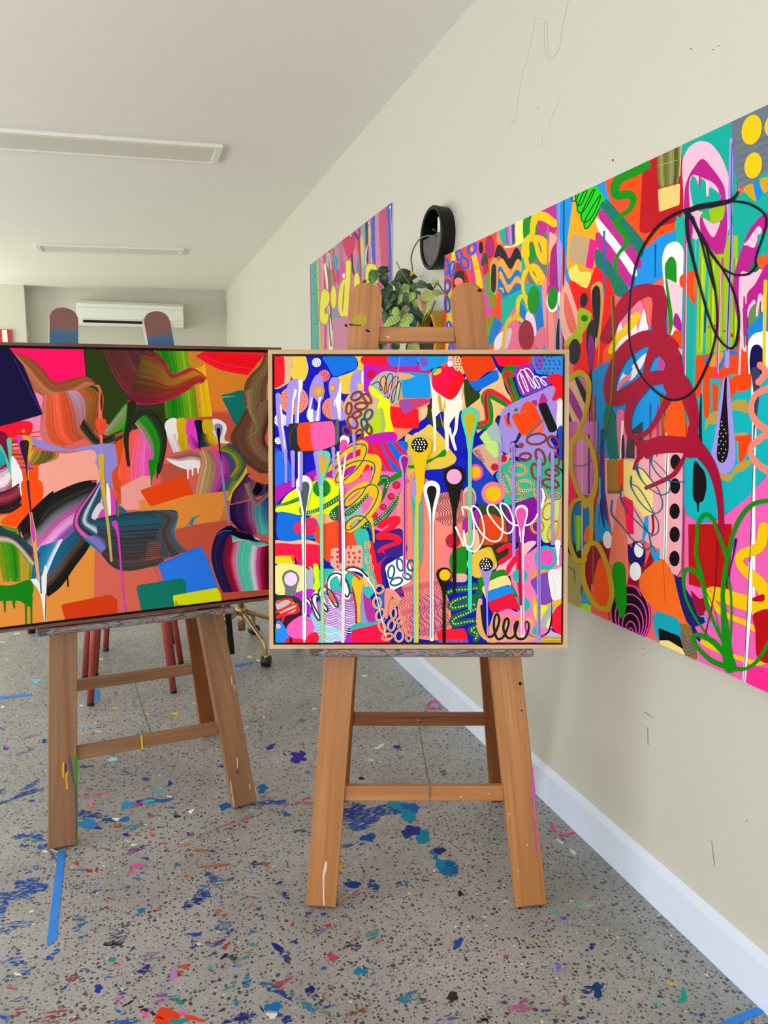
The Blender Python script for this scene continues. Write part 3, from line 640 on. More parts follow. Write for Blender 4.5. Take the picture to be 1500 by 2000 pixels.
    poly('eec23c','90 160 170 110 320 60 380 110 440 300 400 380 220 490 90 470 10 300'); line('a88418','8 8 8','300 80 380 130 420 280',name='paint_line')
    line(MAG,'60 64 60','460 110 560 50 650 30',name='scribble'); line(MAG,'70 66 60','490 280 600 200 660 150',name='scribble'); line(MAG,'60 80 80 60','740 120 690 240 620 340 590 430',name='scribble'); line(MAG,'50 60 60 40','745 220 740 400 755 560 765 700',name='scribble'); line(MAG,'70 60','640 60 640 160',name='scribble')
    ell('16bcb8',1135,215,162,178); ell('f450b8',1150,205,106,118); ell('14bcb8',772,470,108,98); ell('14bcb8',800,880,108,110)
    poly('118a12','165 530 250 470 420 400 540 380 580 440 640 560 740 760 700 760 500 500 320 560 240 700')
    poly('ffe28a','230 640 330 550 500 475 590 480 640 600 500 640 320 690 300 820 250 720'); poly('148cec','310 700 450 640 580 600 640 620 680 730 500 770 320 840'); poly('e8103a','320 850 500 770 660 725 760 900 760 960 640 940 590 1020 540 1030 420 970 380 1000')
    poly('f47cb8','460 1000 600 940 720 990 790 1060 700 1100 520 1080')
    poly('f5a81c','925 480 960 410 1120 380 1160 410 1000 500 950 510'); poly('7c4cb8','920 560 1000 480 1170 420 1200 600 1215 830 1110 882 1040 850 990 700'); poly('f2f2f0','1170 420 1290 370 1375 370 1375 780 1240 815 1200 690'); line('c8ccd0','6 8 6','1230 480 1260 620 1250 780')
    poly('f5c010','960 740 1010 850 1110 890 1370 790 1372 900 1250 1000 1120 1200 1000 1130 950 900'); poly('f4f010','960 900 1110 890 1180 960 1060 1110 990 1080'); poly('a8b4b8','1060 1130 1180 900 1280 890 1200 1080 1120 1230'); poly('ffe0a0','1140 1190 1220 1000 1330 890 1280 1060 1230 1210'); poly('ff1038','1200 1120 1240 990 1310 900 1372 900 1372 1320 1310 1290 1230 1220'); poly('a8c0e0','1190 1260 1300 1290 1370 1330 1370 1345 1160 1330',name='paint_streak')
    poly('c89a20','1040 1360 1200 1340 1372 1350 1375 1435 1030 1430'); line('e8c040','14 20 14','1050 1390 1220 1370 1370 1380',name='paint_streak'); poly('14bcb8','945 1230 980 1190 1030 1200 1030 1300 960 1300')
    poly('f6a41c','690 1110 740 1060 790 1060 800 1120'); poly('f6a41c','515 1120 560 1050 620 1050 640 1110'); 
    # dark coil with tan shadow
    tan='e8aa70'
    line(tan,'60 90 90 60 90 80 70 90 80 70 90 80 70 80 90 40','200 820 190 1000 210 1240 290 1360 420 1370 470 1200 430 1010 390 1250 540 1370 590 1150 540 1200 650 1370 730 1160 690 1250 800 1370 1000 1340',name='coil'); line(tan,'70 50 20','880 1090 950 1130 930 1250',name='coil')
    line('141c22','37.72 32.8 32.8 32.8 36.08 36.08 32.8 32.8 36.08 36.08 36.08 32.8 32.8 36.08 36.08 36.08 32.8 32.8 36.08 36.08 36.08 32.8 29.52 24.6 19.68 11.48 8.2 8.2','220 900 235 1080 260 1220 320 1340 400 1300 470 1130 450 1020 410 1050 395 1200 440 1360 530 1340 600 1180 600 1090 560 1090 530 1220 590 1350 680 1330 730 1170 730 1120 690 1200 720 1350 830 1360 890 1230 880 1130 840 1140 850 1240 930 1330 1060 1340',name='coil_line',k=5); line('141c22','14 24 30','1060 1340 1170 1270 1215 1120',name='coil_line'); line('141c22','30 12 8','1215 1120 1220 960 1215 780',name='coil_line')
    # white-and-grey spring, bottom left
    T(520,1060,7.5)
    line('ffffff','30 50 60 50 40 60 70 60 50 60 70 70 60 60 70 60 60','540 880 600 830 660 880 740 1050 780 1120 720 960 700 800 760 740 860 950 880 1000 800 740 830 680 900 680 1020 920 960 850 900 600 960 480',name='coil'); line('ffffff','60 80 90 70 60 60 60 50 40 30 14 10','960 480 1060 450 1140 600 1200 780 1160 760 1110 520 1180 400 1300 390 1420 440 1520 580 1600 740 1760 1400',name='coil')
    line('343a3e',26,'530 870 580 815 640 840 680 960 750 1110 790 1120 780 1060 700 920 670 820 710 750 770 770 830 860 900 960 890 1000 840 960 770 770 790 670 850 645 920 680 1010 800 1050 920 1010 920 910 760 890 600 930 490 1000 445 1090 460 1180 570 1220 710 1190 790 1140 730 1100 590 1120 450 1180 380 1270 355 1380 390 1480 490',name='coil_line',k=5)
    line('d82028','18 24 30','1170 400 1280 450 1370 530',name='paint_line'); line('c83038','10 30 60','900 540 890 600 880 640',name='paint_line'); poly('e85a5a','930 700 990 780 1030 880 990 870 920 780')
    # ---- long drips over everything (photograph pixels)
    T()
    line('ffffff','9 7 6.4 6.4','593 1012 594 1080 595 1130 596 1200',name='paint_drip')
    drip('ffffff',594,944,1250,15.5,6.6,x1=595); poly('4f5a60','590 943 600 941 605 950 602 972 598 995 594 1000 588 968 587 955',name='paint_drip'); line('3a444a','4 2.4 1.6 1.6','596 995 595 1030 595 1100 595 1196',name='paint_drip')
    line(LAV,'10 8 7','587 886 588 920 587 956',name='paint_drip'); line('ffffff','3 3','584 884 584 950',name='paint_drip')
    for x,y0,y1,w in ((558,880,941,5),(572,884,949,6),(651,876,932,5),(691,850,893,5)): line(LAV,'%g %g %g'%(w*1.5,w,w),'%g %g %g %g %g %g'%(x,y0,x+1,(y0+y1)/2,x+1,y1),name='paint_drip')
    poly('46d8b6','613 884 630 880 644 884 645 900 638 920 632 945 628 960 624 940 617 905',name='paint_pour'); poly('d8ac20','623 890 632 888 639 892 638 908 631 930 627 925',name='paint_drip'); poly(LAV,'613 884 622 884 624 910 627 950 624 960 618 920',name='paint_drip'); line(LAV,'4 4','632 882 632 898',name='paint_drip')
    line('6adcb0','8 7 6.5 6.5','628 950 628 1000 629 1100 630 1255',name='paint_drip'); line('d8c860','2 2','629 950 630 1250',name='paint_drip')
    line('a02458','7 7 5','666 955 665 1010 665 1098',name='paint_drip'); line('ffffff','4 6 6 5','660 884 667 950 671 1060 670 1255',name='paint_drip'); line('f0a8d0','2 2','671 950 670 1250',name='paint_drip'); line('ffffff','3 3','676 885 669 940',name='paint_drip')
    # violet spoon, gold spoon, white spoon, black spoons
    drip('b49ae2',789,898,1127,10,6,x1=790); drip('9a1c8c',790,898,1120,7,3,x1=790)
    poly('2cb4b0','808 935 815 925 823 940 823 1080 812 1140 812 1255 808 1255 808 1120 806 1000 803 970',name='paint_drip'); poly(LAV,'803 945 812 940 812 975 806 970',name='paint_drip')
    poly('ecc008','797 866 803 858 838 858 842 874 832 905 827 950 820 980 817 1010 817 1255 811 1255 811 1000 813 960 808 905',name='paint_drip'); line('7ad0c8','3 3 4','811 1010 809 1120 810 1255',name='paint_drip'); line('a8d888','3 3','816 1120 816 1250',name='paint_drip')
    ell('14100f',819.3,869.3,16.3,14.6); dots('fbf6e0',1.6,819.3,869.3,15,13.4,5.9)
    drip('ffffff',843,955,1252,16.5,7,x1=843); drip('141714',843,958,1004,9.5,3,x1=843); line('4a5a60','2.5 2 2','843 1000 843 1080 843 1245',name='paint_drip')
    poly('15130f','866 930 870 915 887 910 904 916 908 932 902 950 897 975 891 1005 891 1040 890 1150 884 1150 884 1040 883 1000 876 965',name='paint_drip'); ell('f8a8d4',886.5,931,14.7)
    ell('c01430',884,1056,14); ell('ee2030',879,1063,2.5); ell('ee2030',890,1048,2.5); line('15130f','6 6','888 1040 887 1150',name='paint_drip')
    poly('15130f','852 1124 856 1112 867 1108 878 1112 881 1124 876 1140 871 1155 870 1180 870 1256 864 1256 864 1170 861 1148',name='paint_drip'); ell('f7c400',868.5,1122.5,11)
    # turquoise and gold spoon
    drip('46d8b6',917,812,1192,17,7.5,x1=917.5); drip('cfb00c',917,816,1070,11,3,x1=916)
    ell('3cd8b0',917,1010,1)
    # violet drips right
    for x,y0,y1,w,x1 in ((976.5,868,950,5,976),(1001,868,1084,6.5,1003),(1052,900,1255,7.5,1051),(1078,880,1062,6,1078)):
        line(LAV,'%g %g %g'%(w*1.2,w,w),'%g %g %g %g %g %g'%(x,y0,(x+x1)/2,(y0+y1)/2,x1,y1),name='paint_drip')
    line('4a3c90','1.5 1.5 1.5','1053 930 1052 1080 1052 1240',name='paint_line'); line('4a3c90','1.5 1.5','1001 872 1002 910',name='paint_line')
    # white spring
    line('ffffff',3.2,'905 1005 903 990 921 1000 925 1050 918 1068 908 1060 905 1035 912 1070 930 1075 945 1045 938 1002 924 988 921 1000 935 1035 958 1056 978 1050 980 1010 966 988 954 987 952 1000 965 1020 985 1040 998 1038 1003 1020 992 990 978 983 978 995 990 1015 1005 1025 1030 1025 1043 1015 1049 1004',name='coil_line',k=5); line('ffffff','3 5 4','1058 955 1061 970 1057 990',name='paint_line'); line('ffffff','4 3','890 1030 906 1066',name='paint_line')
    drip('ffffff',1018,998,1244,12.5,7,x1=1020); drip('f450b0',1017,1001,1240,10,2.5,x1=1020); line('e8a8d0','1.6 1.6','1021 1110 1021 1230',name='paint_line'); line('a01838','5 5','1014 1060 1016 1180',name='paint_line')
    drip('ffffff',1088,1060,1104,6,4,x1=1089)
    # lavender spoon, dotted ends
    poly(LAV,'935 1100 948 1088 962 1098 962 1110 956 1130 952 1170 953 1235 950 1235 949 1180 945 1140 938 1115',name='paint_drip'); ell('14100f',949,1102,13.2,13); dots('ffffff',1.5,949,1102,12,12,5.2)
    ell('f850a8',921,922,1)
    line('111a20','3 3 5','1087 913 1095 918 1098 922',name='paint_line')
# ------------------------------------------------------------------ left painting: paint marks
def left_marks():
    T(0,660,5.357)
    poly('e2625c','-3600 -600 3400 -600 3400 4200 -3600 4200',sm=False,name='ground_coat')
    poly('e8923a','-3600 1500 -900 1500 -1000 2600 -900 4200 -3600 4200',sm=False); poly('f9a898','-1700 700 -300 900 -250 1800 -900 2100 -1800 1600'); poly('2c3a10','-3600 -600 -1500 -600 -1300 500 -1700 900 -3600 900',sm=False)
    band(['0a6a98','20404c','303a40','d870a8','a80a34'],'-3000 1200 -2200 1000 -1500 1200 -900 1500','-3000 2200 -2200 1900 -1500 2200 -800 2400',lanes=26,jit=.25); rpoly('2a7cf2','-2000 2500 -1300 2350 -1100 3000 -1800 3150',r=.1); rpoly('0a7a68','-1000 2500 -500 2400 -420 2900 -900 3000',r=.12)
    poly('f81030','-1400 100 -250 60 -250 500 -900 700 -1400 560'); line('f4f2f2','80 50 30 26','-1300 600 -1290 1100 -1280 1700 -1275 2400',name='paint_drip')
    poly('2c3a10','860 100 1800 100 1760 1000 1500 1100 1050 860 890 400',sm=False)
    poly('ff0a62','-200 90 870 95 895 395 560 470 300 500 -200 420',sm=False); poly('f58cb0','-100 860 450 560 480 900 440 1100 100 1150')
    poly('f81030','-300 960 300 870 280 1060 60 1100 -300 1100')
    for i in range(9): line(['c83018','e84818','8a3010'][i%3],'14 18 10','%d %d %d %d %d %d'%(-200,1060+34*i,150,1010+42*i,430,980+50*i),name='brush_streak')
    poly('ff4a08','230 1420 330 1380 440 1330 440 1700 400 1900 230 2000 40 1960 180 1700'); poly('f9a898','430 1300 650 1230 1000 1200 1090 1560 1080 1820 620 1680 440 1620'); poly('f9a898','400 1340 1060 1180 1060 1900 400 1900',sm=False)
    poly('f5a29a','1240 1500 1330 1390 1500 1400 1580 1420 1590 1800 1240 1800',sm=False)
    T(260,660,5.357)
    poly('e4862a','540 80 1500 80 1500 760 1200 760 820 760',sm=False); poly('c8543a','660 830 850 780 1100 790 1100 1100 900 1100 660 1000',sm=False); poly('c2543e','290 1320 560 1300 560 1560 290 1580',sm=False)
    band(['3a8a10','0a7a08','2a8a08','74a808','6a9a08'],'200 110 300 480 340 840','600 110 640 500 680 840',lanes=22,jit=.12); band(['c8902a','e8b80a','f0c408'],'578 120 640 480 680 830','740 230 790 560 826 820',lanes=10,jit=.08); poly('cf8a2a','578 110 700 120 740 280 600 300')
    band(['ff1030','ff0a1e','ff1428'],'650 190 900 330 1200 390','800 110 1150 120 1420 120',lanes=14,jit=.04)
    poly('0b7a6a','928 612 1010 580 1155 556 1180 760 1085 915 1000 770'); line('9ac8b8','10 6','940 620 1060 610',name='paint_line'); line('10544a','6 6','950 650 1075 890',name='paint_line')
    # maroon and olive sweep
    band(['4a2420','5a2c2a','53222c','481c22'],'-330 130 -200 420 -90 560 60 680 250 690','200 130 330 230 350 330 420 420 500 440',lanes=24,jit=.1,cols2=['8a0a38','7a2a28','6a3a1c','5a3a1a'])
    band(['7a1438','4a281c','4e3616','5c4a18','6a2428'],'-60 670 200 690 400 620 620 500 740 450 770 430','120 120 300 200 390 380 500 370 640 320 770 430',lanes=26,jit=.18,cols2=['c8183e','b83a1c','d88a20','a81038'])
    band(['c8183e','a81038'],'-60 650 150 690 330 650 560 530 740 470','-60 690 150 700 300 680 500 590 745 440',lanes=5); line('c01840','12 10 14 24 20 8','200 190 320 230 390 360 450 385 620 325 770 420',name='paint_line')
    # brown swirl far right
    band(['6a4a34','7a5a40','8a6848','6a5038','70543c'],'1160 700 1165 500 1230 380 1330 280 1390 110','1450 900 1400 700 1400 500 1450 360 1500 100',lanes=26,jit=.22)
    band(['5c3a24','6a4630','8a6244','4a3020'],'1180 740 1090 900 1020 1040 1100 1240 1300 1400 1430 1440','1480 620 1440 800 1400 960 1380 1060 1420 1150 1500 1180',lanes=30,jit=.25); band(['8a6848','a07a54','6a7048','7a5a40'],'1165 560 1200 760 1280 960 1180 1050','1330 480 1290 700 1330 960 1200 1060',lanes=14,jit=.2); line('6a8a5a','8 14 8','1250 780 1290 960 1190 1045',name='brush_streak')
    # banded white, gold, pink and navy stroke
    band(['f0eef0','f4f2f4','d8b010','d8b810','f040c0','e838c0','14103c','14103c','d8b010','e0b818','f4f2f4','f8f8f8'],'330 900 350 1010 380 1100 420 1200','970 900 960 1000 960 1060 1010 1090',lanes=36,jit=.06,cols2=['c8c4cc','e0dce0','c8a008','c8a008','d838b0','3a2a90','20204a','3a5020','c8a018','d8a810','e8e0e0','d8b010'])
    poly('f4f2f2','330 920 360 860 450 845 470 1000 460 1090 440 1010 360 1000'); poly('f4f2f2','820 860 900 855 970 910 975 980 930 1080 1010 1090 940 1100 840 990'); poly('d8b410','460 850 560 855 570 1010 545 1170 520 1010 465 1000',name='paint_drip'); poly('f040c4','565 865 645 870 660 970 690 1110 600 1000 555 1010',name='paint_drip'); poly('120e38','640 870 725 870 730 980 700 1030 705 1160 690 1150 660 960',name='paint_drip'); poly('d8b410','725 865 825 870 835 1000 805 1060 790 1010 735 990',name='paint_drip')
    band(['a86a60','8a5a50','c8a0a0','f0e8e8'],'345 1250 450 1230 600 1190 720 1230','345 1250 480 1300 620 1290 700 1300',lanes=12,jit=.1)
    poly('f4f2f2','345 1260 450 1290 600 1280 700 1300 690 1370 640 1360 590 1380 500 1360 400 1310'); 
    for x,y in ((572,1470),(622,1435),(680,1415)): line('f4f2f2','26 18 14','%d 1340 %d 1400 %d %d'%(x,x,x,y),name='paint_drip')
    band(['a88a60','b89868','8a6a38','d840b0','c8389a','2a2aa0','206020','d8b810'],'690 1180 720 1300 690 1430 640 1700 640 1780','1000 1160 1120 1260 1190 1400 1080 1560 1010 1700',lanes=40,jit=.3,cols2=['c89050','b89868','a88a60','a03890','2a1a70','3a6a10','7a9a10','e8c010'])
    band(['b87a40','c88848','d89048'],'640 1780 800 1860 920 1900 980 2000','640 1700 800 1740 960 1720 1000 1850',lanes=10,jit=.2); band(['c8a010','5a7a18','2a3a60'],'860 1180 1010 1210 1080 1330 1010 1450','1010 1100 1150 1230 1180 1350 1080 1500',lanes=12,jit=.25)
    # green, black and pink plume
    T(0,660,5.357)
    poly('f038c0','1240 1280 1350 1000 1440 960 1600 1000 1600 1420 1330 1400 1300 1480'); band(['f85a20','ff5a48','f060a8','f038c0'],'1190 1600 1200 1350 1290 1080 1420 960','1600 1380 1600 1200 1600 1000 1560 880',lanes=22,jit=.1)
    poly(  '1c9a10','1110 960 1220 800 1330 690 1320 980 1250 1010 1130 1000'); band(['a88a90','6a8a40','2a9a10'],'1080 1000 1200 850 1320 700','1190 1000 1260 960 1310 900',lanes=10,jit=.1)
    T(260,660,5.357)
    band(['a09a88','6a8a30','2a8a08','0f8a08','1a5010','22281c','1a1c1c'],'20 900 90 1000 160 1150 170 1250 160 1420','120 700 240 800 330 950 350 1120 300 1370',lanes=26,jit=.15,cols2=['d850b8','b860a0','0f8a08','0f8a08','20401a','20241f','181a1a'])
    band(['2a3020','203018','1a2018'],'-60 800 0 740 80 700 160 700','-60 960 20 880 130 800 240 830',lanes=10,jit=.2); line('0f8a08','66 60 20 10','190 1300 200 1400 190 1470 187 1540',name='paint_drip'); line('24281e','60 40 14 10','280 1330 265 1400 250 1440 250 1470',name='paint_drip')
    T(0,660,5.357)
    line('20280f','90 60 56 40 34','1380 700 1350 860 1320 1050 1330 1200 1345 1330',name='paint_drip'); band(['2a2410','4a3018','a0603a','20180c'],'950 1060 1060 1130 1200 1110 1300 1030','1000 940 1100 1020 1200 990 1290 960',lanes=14,jit=.3)
    # tan swirl top left
    band(['a05a38','a8623e','b86a48','8a4c2c','a05030','7a4020'],'150 170 300 420 380 560 560 660 760 640 900 520 1000 500','150 150 330 220 450 330 560 460 740 430 900 400 1000 470',lanes=26,jit=.2)
    band(['d86a68','e05a38','f05a3c','c84c20','b0a0c8','c8581c','6a5a2a'],'450 600 430 780 420 980 480 1120 620 1150','880 530 960 520 1040 600 1030 800 1000 1000 940 1120',lanes=36,jit=.18,cols2=['d08090','d05020','e05028','c04818','b05020','5a5018','a84818'])
    band(['a85830','7a4a1c','3a3418'],'880 520 980 500 1030 560 1010 800','900 520 1020 480 1060 540 1020 840',lanes=8,jit=.15); band(['b0582a','20301c','181c14','5a4018'],'820 960 900 1060 980 1130 1080 1135 1210 1100','880 840 960 960 1020 1040 1100 1030 1200 990',lanes=14,jit=.35)
    line('f0745a','14 14 18 60 40 22 14','1000 500 1045 530 1040 700 1055 900 1055 1000 1065 1150 1080 1320',name='paint_drip'); line('e85a48','10 8 10','1050 530 1080 650 1055 860',name='paint_drip'); poly('f04a28','1010 850 1110 860 1080 1000 1040 1010 1000 920')
    poly('948ad8','240 1020 340 1040 560 1130 760 1160 960 1120 1180 1110 1260 1190 1230 1330 1180 1400 1190 1560 1130 1530 1090 1530 1000 1300 970 1190 700 1190 480 1170 320 1100',name='paint_pour'); poly('f9a898','500 1200 700 1210 970 1175 990 1300 780 1310'); band(['b89030','7a6a20','4a4a18','c88a40'],'340 1170 300 1260 260 1340','620 1200 600 1260 480 1310',lanes=9,jit=.3)
    band(['a890d8','e05a20','e04a18','f06048'],'1090 1560 1110 1380 1160 1180','1220 1520 1260 1380 1290 1100',lanes=8,jit=.05) if 0 else poly('e24a18','1210 1110 1290 1070 1260 1300 1230 1400 1250 1560 1240 1620 1190 1560 1170 1420 1230 1320')
    # deep navy block
    rpoly('10083a','-700 80 85 90 250 300 450 800 100 900 -700 1080',r=.06); line('3a3c7a','6 8 6','140 200 300 520 440 790',name='paint_line')
    poly('7a0a34','-100 980 60 1000 100 1200 120 1480 60 1340 -100 1100'); line('50c8a8','50 36 30 30','95 1070 110 1250 130 1450 140 1580',name='paint_drip'); line('50c8a8','30 30 24','0 1130 60 1260 120 1440',name='paint_drip'); poly('f4f2f2','120 1240 230 1410 230 1640 140 1640'); poly('22a0b0','-100 1140 30 1200 50 1320 -100 1340'); band(['6a1848','e8c0d0','f0e8ec','a05080'],'-100 1360 0 1360 70 1330','-100 1640 60 1600 130 1500',lanes=14,jit=.3)
    # flask shaped drip: gold and pink rim, dark core
    poly('e0a818','175 1040 240 1020 300 1030 340 1090 325 1200 300 1330 300 1500 280 1500 270 1350 215 1180',name='paint_drip'); poly('d83cc0','172 1050 200 1025 240 1050 300 1300 290 1400 268 1330 200 1150',name='paint_drip'); poly('2a1c26','205 1100 240 1070 300 1080 300 1150 285 1330 300 1600 290 1600 268 1350 225 1200',name='paint_drip'); ell('f0a010',245,975,18)
    # ---- lower left
    T(0,940,5.357)
    poly('e8923a','-300 400 480 300 990 680 985 1280 700 1600 -300 1700',sm=False); poly('dc6656','990 680 1500 700 1900 1500 985 1560',sm=False); poly('e8903a','1450 200 2400 100 2300 420 1700 520 1460 300',sm=False)
    poly('ff5008','230 0 430 0 430 220 290 380 180 475 15 440 60 370 150 310 230 200'); band(['4a1420','a03048','2a141c','20100f'],'-100 130 60 100 200 20','-100 340 100 330 230 250',lanes=14,jit=.3)
    band(['151210','1a1612','2a2620','8a8a98','e060c0','e8b0e0','a050c0','0a7090','0a6a98','6a5038','151210','120f0e'],'200 480 330 330 520 150 800 20 1010 -20','500 1210 640 1100 780 900 930 690 1000 480',lanes=44,jit=.2,cols2=['151210','1a1612','1a1a1a','3a3a40','a04888','d080c0','8a4a90','0a5070','2a3a44','2a2620','151210','151210'])
    poly('151210','180 480 340 290 560 100 460 320 380 480 320 560 215 500'); band(['0a6a9a','0a70a8','2a88b8','e8eef4'],'300 1040 330 860 420 680','480 1000 560 800 660 600',lanes=12,jit=.1)
    poly('f0f2f4','300 1030 370 1090 420 1180 470 1320 490 960 470 880 430 1000'); line('f0f2f4','60 40 28 22','450 1140 460 1280 468 1400 475 1520',name='paint_drip'); line('0a6a98','26 18 14','420 960 425 1080 432 1170',name='paint_drip'); line('3a3a40','10 8','480 1180 470 1510',name='paint_line')
    # dark teal wave
    band(['181616','e860c0','282830','1a4a68','c8d0d8','0a6890','3a3a48','2a5068','20404c'],'1040 0 900 180 790 330 770 470 850 590 1010 720','1080 20 1060 160 1010 330 1000 390 1100 400 1180 420',lanes=26,jit=.25); poly('d8dce0','960 390 1000 270 1060 230 1110 390'); poly('f038c0','1020 395 1060 300 1090 300 1110 390'); poly('f038c0','1140 440 1160 120 1210 220 1250 560 1200 530',name='paint_drip'); poly('f4f2f2','1110 40 1150 100 1160 420 1130 420',name='paint_drip'); poly('0a6a98','1210 200 1250 250 1320 320 1250 430 1240 540 1215 400',name='paint_drip')
    band(['1c4a60','22586e','30424c','3a4048','2c3a44','322f32','3a302c'],'1000 390 1250 340 1500 310 1800 300 1860 330','1040 740 1180 900 1350 940 1560 900 1700 870',lanes=36,jit=.3,cols2=['20404c','285868','303a40','383838','4a3c38','5a4038','383430']); band(['0a7aa8','8a70c8','2a5a78'],'860 590 960 680 1060 760','1000 560 1080 600 1120 680',lanes=10,jit=.3)
    T(260,940,5.357)
    band(['2a5468','4a4240','3a3a3c','5a4a44','22708a'],'200 330 300 420 240 560 290 700 330 820','300 295 470 350 420 520 470 640 590 720',lanes=22,jit=.25); line('1a7898','20 26 12','450 430 415 530 450 600',name='brush_streak'); poly('1f88a8','470 530 580 440 620 380 700 355 640 400 615 500 590 450',name='paint_line')
    line('c85c4c','2 5 2','150 640 220 630 290 650',name='brush_streak')
    line('c85c4c','2 5 2','147 660 220 650 290 666',name='brush_streak')
    line('c85c4c','2 5 2','144 680 220 670 290 682',name='brush_streak')
    line('c85c4c','2 5 2','141 700 220 690 290 698',name='brush_streak')
    line('c85c4c','2 5 2','138 720 220 710 290 714',name='brush_streak')
    line('c85c4c','2 5 2','135 740 220 730 290 730',name='brush_streak')
    line('c85c4c','2 5 2','132 760 220 750 290 746',name='brush_streak')
    line('c85c4c','2 5 2','129 780 220 770 290 762',name='brush_streak')
    line('c85c4c','2 5 2','126 800 220 790 290 778',name='brush_streak')
    line('c85c4c','2 5 2','123 820 220 810 290 794',name='brush_streak')
    poly('c8543e','470 500 980 410 1010 480 880 600 820 860 700 680 580 720 480 640'); poly('c4503a','880 1100 1440 1100 1440 1300 930 1300',sm=False)
    rpoly('ee4508','70 95 540 -60 625 130 420 190 180 265',r=.08)
    # navy, crimson, mint ribbon at the right
    band(['2a1a4a','5a3060','8a5a58','4a3058','201a30'],'1020 240 1040 120 1120 20 1180 -80','1440 120 1440 60 1440 0 1420 -60',lanes=18,jit=.3); band(['160a2a','2a1a60','3a1a58','8a4a80','3a8aa0','2a2a90','3a1a4a'],'1010 250 1020 400 1100 500 1130 560','1440 160 1440 360 1440 480 1440 560',lanes=34,jit=.35,cols2=['0a0618','1a0a40','6a1048','a0386a','48c8b0','60d0b8','2a2a90'])
    poly('100818','1250 110 1300 0 1350 80 1290 150'); band(['b08a68','8a6a70','3a2a48'],'1160 30 1220 180 1300 250 1440 120','1230 0 1260 130 1310 200 1440 60',lanes=8,jit=.2)
    band(['0e0a3c','14104a','1a0c40','6a0a30','a80a34','d870a8','50ceb4','50d0b4','58d0b8','e8dce8','d84898','a80a3a','50081c','100818'],'1010 460 880 540 820 720 830 880 890 1060 940 1165','1440 660 1440 760 1440 900 1440 980 1440 1060 1440 1130',lanes=56,jit=.1)
    band(['0a0814','14103c','0a1a70','60c8b4','b8d8d0'],'1010 465 1080 520 1180 540 1260 600','1040 640 1160 620 1300 690 1440 660',lanes=14,jit=.2); poly('0c0818','1000 460 1060 500 1110 530 1240 560 1250 610 1120 600 1000 540 920 520'); line('1a60c0','8 12 8','880 560 940 520 1030 520',name='brush_streak')
    poly('d86a40','1200 -60 1440 -80 1440 20 1330 20',name='paint_patch')
    rpoly('2a7cf2','255 870 700 675 760 770 890 1110 560 1170 380 1120 310 1020',r=.08); line('1a5ad0','6 6','280 880 690 690',name='paint_line',sm=False); rpoly('0a7a68','28 1090 500 1012 555 1050 550 1260 440 1340 90 1380',r=.14); rpoly('dfe808','412 1195 880 1112 915 1180 928 1285 440 1345',r=.14); line('b8a808','20 30 14','450 1260 460 1300 600 1300',name='brush_streak')
    T(0,940,5.357)
    rpoly('d83a06','635 1290 1150 1185 1225 1240 1230 1420 690 1475',r=.16)
    # green mass with drips
    band(['8a9a10','4a9a08','0a8008','c8a030','6a8a08'],'-200 480 -60 640 0 900 30 1050','200 560 330 700 340 900 320 1050',lanes=26,jit=.25); band(['2a8a10','d0b0a0','20383a','1a4048','303a40'],'-200 700 0 650 150 680 330 900','-200 440 0 460 200 560 420 780',lanes=22,jit=.3); poly('0b8208','-200 1080 100 1090 300 1030 350 1110 330 1230 330 1310 280 1300 200 1250 60 1250 -200 1240')
    for x,y in ((48,1360),(145,1325),(270,1530),(325,1530),(-60,1400)): line('0b8208','40 24 18','%d 1220 %d 1290 %d %d'%(x,x,x+4,y),name='paint_drip')
    poly('6a8a20','20 460 150 490 210 520 190 540 60 500',name='brush_streak'); line('20283a','30 16 12','200 480 205 540 207 610',name='paint_drip'); line('16120f','16 16','705 1000 712 1100',name='paint_drip')
    # long thin drips
    line('e0b018','30 40 60 40 36','322 330 335 430 350 540 365 700 402 1020',name='paint_drip'); line('d83cc0','10 20 44 16 10','310 200 330 400 348 540 365 700 398 1000',name='paint_drip'); line('f59a80','20 26 24','360 640 378 850 402 1015',name='paint_drip'); line('3a1c46','26 14','290 0 322 320',name='paint_drip')
    line('948ad8','50 40 30 22','1065 0 1090 200 1120 400 1140 560',name='paint_drip'); line('c8ac58','30 30 30 26','1075 0 1105 250 1140 560 1165 830',name='paint_drip'); line('e24a18','40 24 14','1225 0 1235 120 1235 360',name='paint_drip'); line('e24a18','20 14','1245 0 1258 230',name='paint_drip')
    line('e038c4','60 26 20 14','1200 440 1235 560 1265 900 1310 1370',name='paint_drip'); line('5a70b0','12 16','1308 1300 1315 1380',name='paint_line')
    T(260,660,5.357)
    poly('8a86b8','845 930 890 895 930 925 925 1000 905 1090 940 1400 965 1600 940 1600 905 1250 890 1090',name='paint_drip'); poly('0f0e14','872 960 890 940 912 960 905 1090 925 1300 910 1250 885 1060',name='paint_drip'); line('8a86c0','20 22 22 16','945 1500 960 1650 985 1800 1000 1960',name='paint_drip')
    poly('d8b410','1030 1880 1040 1760 960 1700 960 1600 1080 1500 1060 1640 1020 1750') if 0 else None
    poly('e8b418','950 1290 1030 1250 1060 1280 1010 1300') if 0 else None
    T(0,660,5.357); line('d8b418','60 50 40 34','1060 1240 1060 1400 1075 1500 1085 1650',name='paint_drip')
